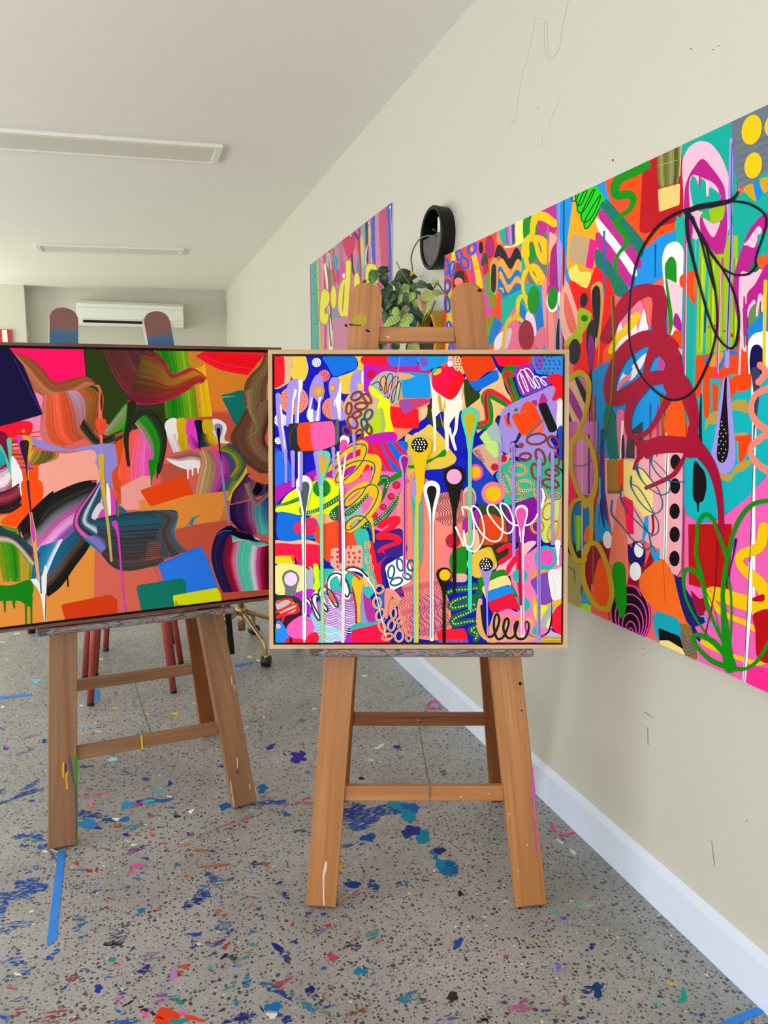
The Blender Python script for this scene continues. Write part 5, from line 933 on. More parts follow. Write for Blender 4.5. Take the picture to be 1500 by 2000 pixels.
    line(BLK,'3.9 3.9 3.9 3.9','1390 700 1403 640 1400 570 1382 480',name='drawn_line'); line(BLK,'7.02 6.24 4.68 3.9 3.9 4.68 4.68','1345 414 1346 460 1370 560 1395 640 1420 676 1438 676 1446 640',name='drawn_line'); line(BLK,'4.68 3.9 3.9 3.9 4.68','1446 640 1444 600 1425 545 1390 490 1352 425',name='drawn_line'); line(BLK,'7.8 10.92 10.92 7.8 3.12','1342 415 1365 405 1395 400 1430 392 1445 375',name='drawn_line'); line(BLK,'3.9 4.68 3.9 3.9 3.9 4.68 3.9','1430 393 1470 400 1500 430 1480 500 1479 520 1465 535 1440 538',name='drawn_line'); line(BLK,'3.9 3.9 4.68 6.24','1440 538 1410 520 1375 470 1350 420',name='drawn_line'); line(BLK,'6.24 3.9 3.9 3.9','1355 425 1372 470 1385 520 1400 570',name='drawn_line')
    line('4a8a10','3.5 3.5 3 2.5 2 2','1197 580 1200 640 1201 700 1195 790 1188 830 1182 855',name='drawn_line'); line('2a7a20','2 1.6 1.6 1.6','1184 845 1165 890 1140 910 1109 906',name='drawn_line')
    Y2=OL
    line(Y2,'10 11 10 9 8 8 9 10','1112 742 1135 728 1152 745 1150 790 1138 830 1122 860 1112 876 1100 880',name='coil'); line(Y2,'9 10 9 9 11 16','1120 866 1140 850 1160 880 1167 930 1160 970 1145 985',name='coil'); line(Y2,'9 9 9 10 14','1120 860 1118 910 1128 950 1140 972 1155 984',name='coil'); line(Y2,'8 8 9 9 9 10','1140 972 1120 985 1113 1030 1118 1070 1130 1094 1145 1092',name='coil'); line(Y2,'10 8 8 9','1158 980 1158 1030 1155 1060 1140 1096',name='coil'); line(Y2,'9 10 10 10 10 10','1142 1092 1150 1066 1170 1064 1190 1110 1198 1160 1190 1190',name='coil'); line(Y2,'9 10 10 10 12','1142 1092 1142 1130 1155 1165 1172 1186 1190 1190',name='coil')
    B2='0c5c8a'
    T(1090,840,6)
    line(B2,'14 24 14 12 12 12 12 12','875 540 870 610 880 680 960 820 1060 930 1160 975 1230 920 1240 830',name='drawn_line'); line(B2,'12 11 11 11','1240 830 1180 680 1100 570 1010 460',name='drawn_line'); line(B2,'11 12 30 30 14 12 12 12','1010 460 950 430 940 400 945 470 1000 590 1100 690 1230 760 1320 720',name='drawn_line'); line(B2,'12 10 8 8','1320 720 1335 620 1260 480 1130 350',name='drawn_line'); line(B2,'22 14 12 12 12','1120 300 1110 390 1180 510 1290 590 1500 610',name='drawn_line'); line(B2,'11 11 11 12','870 630 960 680 1060 830 1130 960',name='drawn_line'); line(B2,'18 16 12 12 12 12','755 660 755 820 850 980 1010 1140 1130 1230 1190 1190',name='drawn_line'); line(B2,'11 11 11','1190 1190 1190 1080 1130 970',name='drawn_line'); line(B2,'14 18 14 12 12 12','650 820 645 980 760 1120 900 1290 1040 1400 1110 1360',name='drawn_line'); line(B2,'11 10 10','1110 1360 1080 1220 990 1060',name='drawn_line'); line(B2,'10 9 10','990 1060 870 880 760 810',name='drawn_line')
    G2='0c8c0c'
    T(1090,1040,3.6585)
    line(G2,'88 72 48 32 32 32 28.8','1240 960 1220 850 1200 640 1190 480 1190 420 1210 250 1250 60',name='drawn_line'); line(G2,'28.8 27.2 24 24','1250 60 1300 -60 1260 -170 1200 -160',name='drawn_line') if 0 else line(G2,'27.2 32 32 32','1250 40 1310 -100 1400 -200 1520 -230',name='drawn_line'); line(G2,'24 28.8 28.8','1160 10 1190 90 1210 160',name='drawn_line'); line(G2,'19.2 16 14.4 14.4','1210 270 1245 420 1250 620 1235 820',name='drawn_line'); line(G2,'24 27.2 32 24','1010 0 1000 150 1040 330 1080 540',name='drawn_line'); line(G2,'24 19.2 16','1080 540 1150 700 1200 800',name='drawn_line'); line(G2,'32 32 27.2 20.8','1040 330 980 270 920 270 905 360',name='drawn_line'); line(G2,'19.2 17.6 14.4 11.2','905 360 930 480 1000 620 1110 780',name='drawn_line'); line(G2,'6.4 6.4 6.4','1060 400 1130 560 1180 780',name='drawn_line')
    line(G2,'32 40 32 27.2','1200 870 1120 780 1020 730 975 745',name='drawn_line'); line(G2,'27.2 27.2 35.2 40','975 745 1000 810 1100 910 1220 960',name='drawn_line'); line(G2,'40 24 27.2 24','1260 970 1360 970 1450 900 1520 780',name='drawn_line'); line(G2,'28.8 28.8 24','1020 20 1060 -160 1130 -220',name='drawn_line') if 0 else line(G2,'19.2 24 28.8 24 19.2','1010 20 1010 -60 1060 -130 1120 -90 1160 20',name='drawn_line')
    line('7a1030','8 8 8','1150 60 1130 420 1060 740',name='drawn_line'); line('1c1c6a','20 8 6','1282 50 1260 180 1210 380',name='drawn_line')
def eden_marks():
    T(590,390,6.667)
    poly('b86a88','0 0 1300 0 1300 4000 0 4000',sm=False,name='ground_coat')
    poly('c87a98','200 780 460 600 700 420 1000 180 1190 50 1190 4000 200 4000',sm=False)
    poly('4ca898','95 820 195 770 260 4000 140 4000',sm=False); poly('a84a80','95 830 112 830 140 2300 150 4000 100 4000',sm=False)
    for i in range(26): line('2a7078','10 6','%d %d %d %d'%(120+rng.randint(0,60)+i*2,860+i*44,150+rng.randint(0,50)+i*2,890+i*44),name='paint_tick',sm=False)
    line('c8c028','16 18 18','200 770 215 1200 260 2600')
    for x,y,c in ((265,730,'d88ab0'),(290,700,'c05078'),(330,680,'b0a8a0'),(360,660,'6a7a70'),(410,630,'b06070'),(470,580,'9a8a90'),(510,560,'b8608a'),(745,390,'a02a58'),(800,330,'6aa8a8'),(840,300,'2a3a60')): line(c,'34 34 34','%d %d %d %d %d %d'%(x,y,x+10,y+700,x+30,y+3300),name='paint_stripe')
    line('e8e0dc','60 46 40 40','310 860 340 1100 380 1500 400 2000',name='paint_stripe'); line('8a5a3a','20 30 26','320 850 350 1050 390 1700',name='paint_stripe')
    poly('c82a5a','530 520 640 450 690 430 690 600 640 750 600 760 560 680'); poly('3a90b8','400 780 440 730 470 800 440 960 400 960'); line('c83a38','30 34 30','390 820 410 950 430 1060',name='paint_stripe'); line('e8a8b0','20 20','355 700 380 900'); ell('d0408a',535,890,26,80); ell('ffffff',545,990,16,34); ell('c83080',470,1000,24,110)
    poly('2a3a98','680 440 700 420 740 500 720 530'); line('c84a38','30 30 20','720 540 730 640 740 700',name='paint_stripe'); poly('2a90a0','715 960 725 760 745 730 755 950'); line('20242a','20 24 20','650 720 660 900 690 1000',name='paint_stripe')
    poly('d8b070','860 400 880 340 905 400 890 560 870 600'); poly('d8b878','760 500 790 480 810 640 800 900 770 760'); ring('d8c0b0',870,740,40,160,12); line('e8c0d8','10 14 12','850 620 830 800 860 1000'); poly('3a58c8','905 250 950 225 970 500 965 830 920 800 905 600'); poly('c88098','950 220 1000 180 1060 700 1040 900 970 900'); poly('c05070','1000 180 1105 110 1120 600 1130 1000 1050 1000'); poly('3a5ac8','1105 110 1170 80 1165 600 1160 4000 1140 4000 1130 700'); poly('d04a90','970 900 1140 880 1150 1300 1150 4000 960 4000',sm=False); line('b0b8c0','10 8 8','1150 90 1165 400 1175 900'); ell('c82a60',640,470,16,26)
    poly('7a90a0','400 1290 480 1260 480 1560 400 1560'); poly('c07a98','400 1560 700 1500 700 4000 380 4000',sm=False); line('e0d8d8','50 46 50','350 1560 370 1750 390 2400',name='paint_stripe'); line('8a6a50','30 20 24','350 1500 360 1700 380 1900',name='paint_stripe')
    Y='dcdc3c'; O='c86a80'
    for col,dw in ((O,30),(Y,0)):
        nm='letter_outline' if dw else 'letter'
        line(col,'%d %d %d %d %d %d'%(50+dw,64+dw,56+dw,60+dw,60+dw,56+dw),'275 1400 320 1330 325 1230 290 1200 270 1330 265 1500',name=nm) ; line(col,'%d %d %d %d'%(60+dw,74+dw,64+dw,40+dw),'262 1450 275 1560 300 1590 325 1500',name=nm)
        ell(col,413,1270,34+dw/2,146+dw/2,name=nm)
        line(col,'%d %d %d %d'%(60+dw,60+dw,50+dw,50+dw),'605 820 600 1050 585 1300 575 1500',name=nm); ring(col,540,1280,38,215,56+dw,4,name=nm)
        ell(col,715,1080,36+dw/2,126+dw/2,name=nm)
        line(col,'%d %d %d %d'%(50+dw,56+dw,60+dw,56+dw),'850 1300 860 950 880 870 915 870',name=nm); line(col,'%d %d %d'%(60+dw,60+dw,56+dw),'915 870 950 930 955 1300',name=nm)
# ------------------------------------------------------------------ room materials
M_WALL = plain('warm_white_wall_paint', 'c6c3b6', .6, bump=.06, bscale=350, var=.015, vscale=2.0)
M_CEIL = plain('white_ceiling_paint', 'eeebe4', .7, bump=.04, bscale=300)
M_BASE = plain('cool_white_gloss_trim', 'd8e2f4', .35)
M_WHITE = plain('white_plastic', 'e6e6de', .35)
M_DIFF = plain('opal_diffuser', 'd8d4c8', .3)
M_DARK = plain('black_shadow_gap', '0a0908', .6)
M_BLACK = plain('matt_black_ceramic', '0b0b0d', .5); M_BLACK.node_tree.nodes['Principled BSDF'].inputs['Specular IOR Level'].default_value = .25
def floor_material():
    m, N, L, b = new_mat('polished_terrazzo_concrete')
    tc = N.new('ShaderNodeTexCoord')
    def vor(scale, ch):
        v = N.new('ShaderNodeTexVoronoi'); v.inputs['Scale'].default_value = scale; v.feature = 'F1'; v.inputs['Randomness'].default_value = 1.0
        mp = N.new('ShaderNodeMapping'); mp.inputs['Location'].default_value = (ch, ch * 1.7, 0); L.new(tc.outputs['Object'], mp.inputs['Vector'])
        nz = N.new('ShaderNodeTexNoise'); nz.inputs['Scale'].default_value = scale * 2.2; L.new(mp.outputs[0], nz.inputs['Vector'])
        mx = N.new('ShaderNodeVectorMath'); mx.operation = 'MULTIPLY_ADD'; mx.inputs[1].default_value = (.55 / scale,) * 3
        L.new(nz.outputs['Color'], mx.inputs[0]); L.new(mp.outputs[0], mx.inputs[2])
        L.new(mx.outputs[0], v.inputs['Vector']); return v
    def math_(op, a, bv=None, c=None):
        n = N.new('ShaderNodeMath'); n.operation = op
        for i, x in enumerate((a, bv, c)):
            if x is None: continue
            if isinstance(x, (int, float)): n.inputs[i].default_value = x
            else: L.new(x, n.inputs[i])
        return n.outputs[0]
    def chips(scale, ch, dens, size):
        v = vor(scale, ch); sep = N.new('ShaderNodeSeparateColor'); L.new(v.outputs['Color'], sep.inputs[0])
        pick = math_('LESS_THAN', sep.outputs[0], dens)
        sz = math_('MULTIPLY_ADD', sep.outputs[1], size, size * .45)
        near = math_('LESS_THAN', v.outputs['Distance'], sz)
        return math_('MULTIPLY', pick, near)
    def mix(fac, a, bcol):
        n = N.new('ShaderNodeMix'); n.data_type = 'RGBA'; L.new(fac, n.inputs[0]); 
        if isinstance(a, tuple): n.inputs[6].default_value = (*a, 1)
        else: L.new(a, n.inputs[6])
        if isinstance(bcol, tuple): n.inputs[7].default_value = (*bcol, 1)
        else: L.new(bcol, n.inputs[7])
        return n.outputs[2]
    nz = N.new('ShaderNodeTexNoise'); nz.inputs['Scale'].default_value = 2.4; nz.inputs['Detail'].default_value = 8; nz.inputs['Roughness'].default_value = .65; L.new(tc.outputs['Object'], nz.inputs['Vector'])
    rp = N.new('ShaderNodeValToRGB'); e = rp.color_ramp.elements
    e[0].position = .3; e[0].color = (*hx('858584'), 1); e[1].position = .7; e[1].color = (*hx('aaa9a6'), 1); L.new(nz.outputs['Fac'], rp.inputs['Fac'])
    c = rp.outputs['Color']
    c = mix(chips(260, 0.3, .30, .40), c, hx('72726f'))
    c = mix(chips(128, 1.3, .60, .30), c, hx('47464a'))
    c = mix(chips(90, 4.1, .24, .32), c, hx('403f44'))
    c = mix(chips(230, 7.7, .07, .24), c, hx('cfc8bc'))
    c = mix(chips(110, 9.2, .022, .26), c, hx('d8d0c0'))
    L.new(c, b.inputs['Base Color'])
    n2 = N.new('ShaderNodeTexNoise'); n2.inputs['Scale'].default_value = 14; n2.inputs['Detail'].default_value = 5; L.new(tc.outputs['Object'], n2.inputs['Vector'])
    r2 = N.new('ShaderNodeMapRange'); r2.inputs['To Min'].default_value = .28; r2.inputs['To Max'].default_value = .52; L.new(n2.outputs['Fac'], r2.inputs['Value']); L.new(r2.outputs[0], b.inputs['Roughness'])
    return m
M_FLOOR = floor_material()
# ------------------------------------------------------------------ room shell
FL = tag(box('floor', XL - .1, WX + .1, YF - .1, YB + .1, -.08, 0, M_FLOOR), 'grey terrazzo concrete studio floor with paint spots', None, kind='structure')
def wallq(name, x0, x1, y0, y1, z0=0, z1=2.6, lab=None):
    return tag(box(name, x0, x1, y0, y1, z0, z1, M_WALL), lab, None, kind='structure')
WR = wallq('wall_right', WX, WX + .1, YF, YB, lab='long cream wall behind the mural')
wallq('wall_back', XL, WX, YB, YB + .1, lab='far end wall with the air conditioner')
# left wall and front wall (behind the camera) are built round their glazed openings
def wall_open(name, axis, c0, c1, a0, a1, openings, zs, ze, lab):
    bm = bmesh.new(); cur = a0
    def put(p, q, z0, z1):
        if axis == 'x': bm_box(bm, c0, c1, p, q, z0, z1)
        else: bm_box(bm, p, q, c0, c1, z0, z1)
    for (p, q) in openings:
        put(cur, p, 0, 2.6); put(p, q, 0, zs); put(p, q, ze, 2.6); cur = q
    put(cur, a1, 0, 2.6)
    return tag(bm_obj(name, bm, M_WALL), lab, None, kind='structure')
wall_open('wall_left', 'x', XL - .1, XL, YF, YB, ((-1.35, 2.35), (3.4, 6.6), (7.2, 8.8)), .12, 2.2, 'cream wall with tall glazed openings')
wall_open('wall_front', 'y', YF - .1, YF, XL, WX, ((-2.95, .55),), .12, 2.2, 'cream wall with a wide glazed opening')
def window(name, axis, c, p, q):
    bm = bmesh.new(); n = max(2, int(round((q - p) / 1.2)))
    def put(a, b, z0, z1):
        if axis == 'x': bm_box(bm, c - .03, c + .03, a, b, z0, z1)
        else: bm_box(bm, a, b, c - .03, c + .03, z0, z1)
    put(p, q, .12, .17); put(p, q, 2.15, 2.2)
    for i in range(n + 1):
        x = p + (q - p) * i / n; put(max(p, x - .025), min(q, x + .025), .17, 2.15)
    return tag(bm_obj(name, bm, plain('dark_window_frame', '2a2c2e', .4)), None, None, kind='structure')
window('window_1', 'x', XL - .05, -1.35, 2.35); window('window_2', 'x', XL - .05, 3.4, 6.6); window('window_3', 'x', XL - .05, 7.2, 8.8); window('window_4', 'y', YF - .05, -2.95, .55)
mesh = [(XL - .1, YF - .1, ceilz(XL - .1)), (WX + .1, YF - .1, ceilz(WX + .1)), (WX + .1, YB + .1, ceilz(WX + .1)), (XL - .1, YB + .1, ceilz(XL - .1))]
mesh += [(a, b, c + .1) for a, b, c in mesh]
CE = tag(mesh_obj('ceiling', mesh, [(0, 3, 2, 1), (4, 5, 6, 7), (0, 1, 5, 4), (1, 2, 6, 5), (2, 3, 7, 6), (3, 0, 4, 7)], M_CEIL), 'sloping white ceiling', None, kind='structure')
bm = bmesh.new(); bm_box(bm, WX - .016, WX, YF, YB, 0, .086); 
vs = [bm.verts.new(p) for p in ((WX - .016, YF, .086), (WX, YF, .086), (WX, YF, .098), (WX - .016, YB, .086), (WX, YB, .086), (WX, YB, .098))]
for f in ((0, 1, 2), (5, 4, 3), (0, 2, 5, 3), (2, 1, 4, 5), (1, 0, 3, 4)): bm.faces.new([vs[i] for i in f])
tag(bm_obj('baseboard_right', bm, M_BASE), 'cool white skirting board along the mural wall', None, kind='structure')
tag(box('baseboard_back', XL, WX - .016, YB - .016, YB, 0, .095, M_BASE), None, None, kind='structure')
# shallow pier at the far left
pe = aty(50, 620, YB - .18)
tag(box('wall_pier', XL, pe.x, YB - .18, YB - .0005, 0, 2.3, M_WALL), 'shallow wall pier at the far left of the end wall', None, kind='structure')
# fine joint in the ceiling lining
j0 = onceil(328, 367); j1 = onceil(600, 373); yj = (j0.y + j1.y) / 2
a = Vector((XL, yj, ceilz(XL))); bb = Vector((WX, yj, ceilz(WX)))
tag(mesh_obj('trim_1', [a + Vector((0, -.03, -.0006)), bb + Vector((0, -.03, -.0006)), bb + Vector((0, .03, -.0006)), a + Vector((0, .03, -.0006)), a + Vector((0, -.03, .01)), bb + Vector((0, -.03, .01)), bb + Vector((0, .03, .01)), a + Vector((0, .03, .01))], [(3, 2, 1, 0), (4, 5, 6, 7), (0, 1, 5, 4), (1, 2, 6, 5), (2, 3, 7, 6), (3, 0, 4, 7)], M_CEIL), 'flat joint strip across the ceiling', None, kind='structure')
# ------------------------------------------------------------------ ceiling light panels
def ceiling_panel(x0, x1, y0, y1, label):
    r = empty('ceiling_light', ((x0 + x1) / 2, (y0 + y1) / 2, ceilz((x0 + x1) / 2)))
    tag(r, label, 'light', 'flush ceiling light panels')
    ex = Vector((1, 0, CS)).normalized(); ey = Vector((0, 1, 0)); ez = ex.cross(ey)
    M = basis(ex, ey, ez, Vector(((x0 + x1) / 2, (y0 + y1) / 2, ceilz((x0 + x1) / 2))))
    w = (x1 - x0) / 2; d = (y1 - y0) / 2; f = .03; h = .016
    bm = bmesh.new()
    bm_box(bm, -w, w, -d, -d + f, -h, -.0002); bm_box(bm, -w, w, d - f, d, -h, -.0002); bm_box(bm, -w, -w + f, -d + f, d - f, -h, -.0002); bm_box(bm, w - f, w, -d + f, d - f, -h, -.0002)
    bm_obj('frame', bm, M_WHITE, r, M)
    box('diffuser', -w + f, w - f, -d + f, d - f, -h * .55, -.0004, M_DIFF, r, M)
A = onceil(434, 282); B = onceil(424, 317); C_ = onceil(0, 301)
ceiling_panel(A.x - 1.25, (A.x + B.x) / 2, B.y, A.y, 'long flush ceiling light panel nearer the camera') if B.y < A.y else ceiling_panel(A.x - 1.25, (A.x + B.x) / 2, A.y, B.y, 'long flush ceiling light panel nearer the camera')
A = onceil(360, 485); B = onceil(358, 497.5); C_ = onceil(74, 485)
ceiling_panel(C_.x, A.x, min(A.y, B.y), max(A.y, B.y), 'flush ceiling light panel farther back, above the air conditioner')
# ------------------------------------------------------------------ air conditioner on the end wall
p0 = aty(150, 590, YB - .02); p1 = aty(357, 648, YB - .02)
ax0, ax1, az0, az1 = p0.x, p1.x, p1.z, p0.z
ac = tag(empty('air_conditioner', ((ax0 + ax1) / 2, YB, az0)), 'white split air conditioner high on the far end wall', 'air conditioner')
def profile(name, pts, x0, x1, mat, par, bev=0):
    n = len(pts); v = [(x0, p[0], p[1]) for p in pts] + [(x1, p[0], p[1]) for p in pts]
    f = [tuple(range(n))[::-1], tuple(range(n, 2 * n))] + [(i, (i + 1) % n, n + (i + 1) % n, n + i) for i in range(n)]
    bm = bmesh.new(); vv = [bm.verts.new(p) for p in v]
    for q in f: bm.faces.new([vv[i] for i in q])
    return bm_obj(name, bm, mat, par)
Y = YB - .001; hh = az1 - az0
profile('body', [(Y, az0 + .03), (Y, az1), (Y - .15, az1), (Y - .2, az1 - .03), (Y - .2, az0 + .085), (Y - .17, az0 + .03)], ax0, ax1, M_WHITE, ac)
profile('front_panel', [(Y - .2, az0 + .09), (Y - .2, az1 - .07), (Y - .212, az1 - .075), (Y - .215, az0 + .095)], ax0 + .004, ax1 - .004, M_WHITE, ac)
profile('outlet_slot', [(Y - .172, az0 + .032), (Y - .202, az0 + .078), (Y - .204, az0 + .078), (Y - .176, az0 + .028)], ax0 + .06, ax1 - .14, M_DARK, ac)
profile('louvre', [(Y - .18, az0 + .028), (Y - .21, az0 + .052), (Y - .214, az0 + .05), (Y - .184, az0 + .024)], ax0 + .06, ax1 - .14, M_WHITE, ac)
profile('top_vent', [(Y - .02, az1), (Y - .13, az1), (Y - .13, az1 + .004), (Y - .02, az1 + .004)], ax0 + .03, ax1 - .03, M_WHITE, ac)
box('status_light', ax1 - .06, ax1 - .05, Y - .218, Y - .205, az0 + .1, az0 + .106, plain('lamp_grey', '6a7070', .4), ac)
# ------------------------------------------------------------------ red and white striped board on the pier
q0 = aty(-16, 643, YB - .19); q1 = aty(24, 668, YB - .19)
rb = tag(empty('striped_board', ((q0.x + q1.x) / 2, YB - .18, q1.z - .3)), 'small red and white striped board on the far pier', 'board')
MR = plain('red_enamel', 'b8142c', .4); 
box('backing', q0.x, q1.x, YB - .2, YB - .1805, q1.z - .3, q0.z, MR, rb)
w = q1.x - q0.x
box('stripe', q0.x + w * .52, q0.x + w * .78, YB - .206, YB - .2002, q1.z - .3, q0.z - .004, M_WHITE, rb)
box('stripe', q0.x + w * .10, q0.x + w * .30, YB - .206, YB - .2002, q1.z - .3, q0.z - .004, M_WHITE, rb)
# ------------------------------------------------------------------ easels and framed paintings
M_EW = wood('honey_easel_wood', '94602f', 'a96f3a', 'bb844a', .42)
M_EW2 = wood('brown_easel_wood', '744e30', '875d3c', '98704c', .45)
M_ER = wood('dark_easel_wood', '5e2f10', '7c4418', '92561f', .4)
M_OAK = wood('pale_oak_frame', 'b08e68', 'c6a57e', 'd6b992', .5, 2.2)
M_WAL = wood('walnut_frame', '4c2a1c', '62382a', '744636', .45, 2.0)
M_CANV = plain('primed_canvas_edge', '1a1418', .7)
M_CHAIN = plain('steel_chain', '8a8880', .4, .6)
def tray_material():
    m, N, L, b = new_mat('paint_caked_tray'); b.inputs['Roughness'].default_value = .5
    tc = N.new('ShaderNodeTexCoord'); mp = N.new('ShaderNodeMapping'); mp.inputs['Scale'].default_value = (60, 60, 11); L.new(tc.outputs['Object'], mp.inputs['Vector'])
    nz = N.new('ShaderNodeTexNoise'); nz.inputs['Scale'].default_value = 1; nz.inputs['Detail'].default_value = 6; nz.inputs['Distortion'].default_value = 1.5; L.new(mp.outputs[0], nz.inputs['Vector'])
    rp = N.new('ShaderNodeValToRGB'); rp.color_ramp.interpolation = 'EASE'; e = rp.color_ramp.elements
    cs = ['8a6a48', '4a4a44', '8a7058', '2c2622', '6a7e74', '9a7a90', '3a4444', 'a08468', '7a3c3c', '5a7e8a']
    e[0].position = .28; e[0].color = (*hx(cs[0]), 1); e[1].position = .72; e[1].color = (*hx(cs[-1]), 1)
    for i in range(1, 9): k = e.new(.28 + .44 * i / 9); k.color = (*hx(cs[i]), 1)
    L.new(nz.outputs['Fac'], rp.inputs['Fac']); L.new(rp.outputs['Color'], b.inputs['Base Color'])
    bp = N.new('ShaderNodeBump'); bp.inputs['Strength'].default_value = .5; bp.inputs['Distance'].default_value = .002; L.new(nz.outputs['Fac'], bp.inputs['Height']); L.new(bp.outputs['Normal'], b.inputs['Normal'])
    return m
M_TRAY = tray_material()
def painted_top(name):
    """post wood whose head carries old rubbed coats of paint: mauve above, blue and teal below (local Z measured from the foot)"""
    m = wood(name, '744e30', '875d3c', '98704c', .45); N = m.node_tree.nodes; L = m.node_tree.links; b = N['Principled BSDF']
    src = b.inputs['Base Color'].links[0].from_socket
    tc = N.new('ShaderNodeTexCoord'); sp = N.new('ShaderNodeSeparateXYZ'); L.new(tc.outputs['Object'], sp.inputs[0])
    nz = N.new('ShaderNodeTexNoise'); nz.inputs['Scale'].default_value = 30; nz.inputs['Detail'].default_value = 5; L.new(tc.outputs['Object'], nz.inputs['Vector'])
    ad = N.new('ShaderNodeMath'); ad.operation = 'MULTIPLY_ADD'; ad.inputs[1].default_value = .03; L.new(nz.outputs['Fac'], ad.inputs[0]); L.new(sp.outputs['Z'], ad.inputs[2])
    rp = N.new('ShaderNodeValToRGB'); e = rp.color_ramp.elements
    mr = N.new('ShaderNodeMapRange'); mr.inputs['From Min'].default_value = 1.215; mr.inputs['From Max'].default_value = 1.345; L.new(ad.outputs[0], mr.inputs['Value'])
    e[0].position = 0; e[0].color = (*hx('1f7470'), 1); e[1].position = 1; e[1].color = (*hx('7a4c48'), 1)
    for p, c in ((.3, '1f7078'), (.5, '2c5c88'), (.62, '40607c'), (.72, '7c4c46')): k = e.new(p); k.color = (*hx(c), 1)
    L.new(mr.outputs[0], rp.inputs['Fac'])
    gt = N.new('ShaderNodeMath'); gt.operation = 'GREATER_THAN'; gt.inputs[1].default_value = 1.2; L.new(ad.outputs[0], gt.inputs[0])
    mx = N.new('ShaderNodeMix'); mx.data_type = 'RGBA'; L.new(gt.outputs[0], mx.inputs[0]); L.new(src, mx.inputs[6]); L.new(rp.outputs['Color'], mx.inputs[7]); L.new(mx.outputs[2], b.inputs['Base Color'])
    return m
class Frame:
    def __init__(s, O, yaw, lean):
        s.O = Vector(O); s.ex = Vector((math.cos(yaw), math.sin(yaw), 0)); s.back = Vector((-math.sin(yaw), math.cos(yaw), 0))
        s.ev = Vector((0, 0, 1)) * math.cos(lean) + s.back * math.sin(lean); s.en = s.ex.cross(s.ev)
        if s.en.dot(CAM - s.O) < 0: s.en = -s.en
    def uv(s, x, y, d=0.0):
        P = hit(x, y, s.O + s.en * d, s.en) - s.O; return (P.dot(s.ex), P.dot(s.ev))
    def w(s, u, v, d=0.0): return s.O + s.ex * u + s.ev * v + s.en * d
def plank(name, A, B, wid, thick, wdir, mat, parent, round_top=False, bev=.003):
    """board from A to B (centre line of the FRONT face is offset by the caller); width along wdir"""
    ez = (B - A).normalized(); ex = (wdir - ez * wdir.dot(ez)).normalized(); ey = ez.cross(ex); Ln = (B - A).length
    bm = bmesh.new()
    if not round_top: bm_box(bm, -wid / 2, wid / 2, -thick / 2, thick / 2, 0, Ln, bev)
    else:
        r = wid * .42; out = [(-wid / 2, 0), (wid / 2, 0)]
        for i in range(9):
            a = math.pi / 2 * i / 8; out.append((wid / 2 - r + r * math.cos(a), Ln - r + r * math.sin(a)))
        for i in range(9):
            a = math.pi / 2 + math.pi / 2 * i / 8; out.append((-wid / 2 + r + r * math.cos(a), Ln - r + r * math.sin(a)))
        f = [bm.verts.new((p[0], -thick / 2, p[1])) for p in out]; k = [bm.verts.new((p[0], thick / 2, p[1])) for p in out]; n = len(out)
        bm.faces.new(f); bm.faces.new(k[::-1])
        for i in range(n): bm.faces.new((f[i], k[i], k[(i + 1) % n], f[(i + 1) % n]))
        es = [e for e in bm.edges if abs(e.verts[0].co.y - e.verts[1].co.y) < 1e-6]
        bmesh.ops.bevel(bm, geom=es, offset=bev, segments=2, profile=.5, affect='EDGES')
    return bm_obj(name, bm, mat, parent, basis(ex, ey, ez, A))
def chain(A, B, parent, sag=.03, link=.012):
    n = max(6, int((B - A).length / link * 1.25)); bm = bmesh.new()
    pts = [A.lerp(B, i / n) - Vector((0, 0, sag * math.sin(math.pi * i / n))) for i in range(n + 1)]
    for i in range(n):
        p, q = pts[i], pts[i + 1]; c = (p + q) / 2; t = (q - p).normalized(); s = t.orthogonal().normalized() if i % 2 else t.cross(t.orthogonal()).normalized()
        o = t.cross(s); a = (q - p).length * .66; bw = .0022; r = .0007; rings = []
        for k in range(8):
            an = 2 * math.pi * k / 8; ctr = c + t * a * math.cos(an) + s * bw * math.sin(an); rd = (t * math.cos(an) + s * math.sin(an)).normalized()
            rings.append([bm.verts.new(ctr + rd * r * math.cos(j * math.pi / 2) + o * r * math.sin(j * math.pi / 2)) for j in range(4)])
        for k in range(8):
            for j in range(4): bm.faces.new((rings[k][j], rings[k][(j + 1) % 4], rings[(k + 1) % 8][(j + 1) % 4], rings[(k + 1) % 8][j]))
    return bm_obj('chain', bm, M_CHAIN, parent)
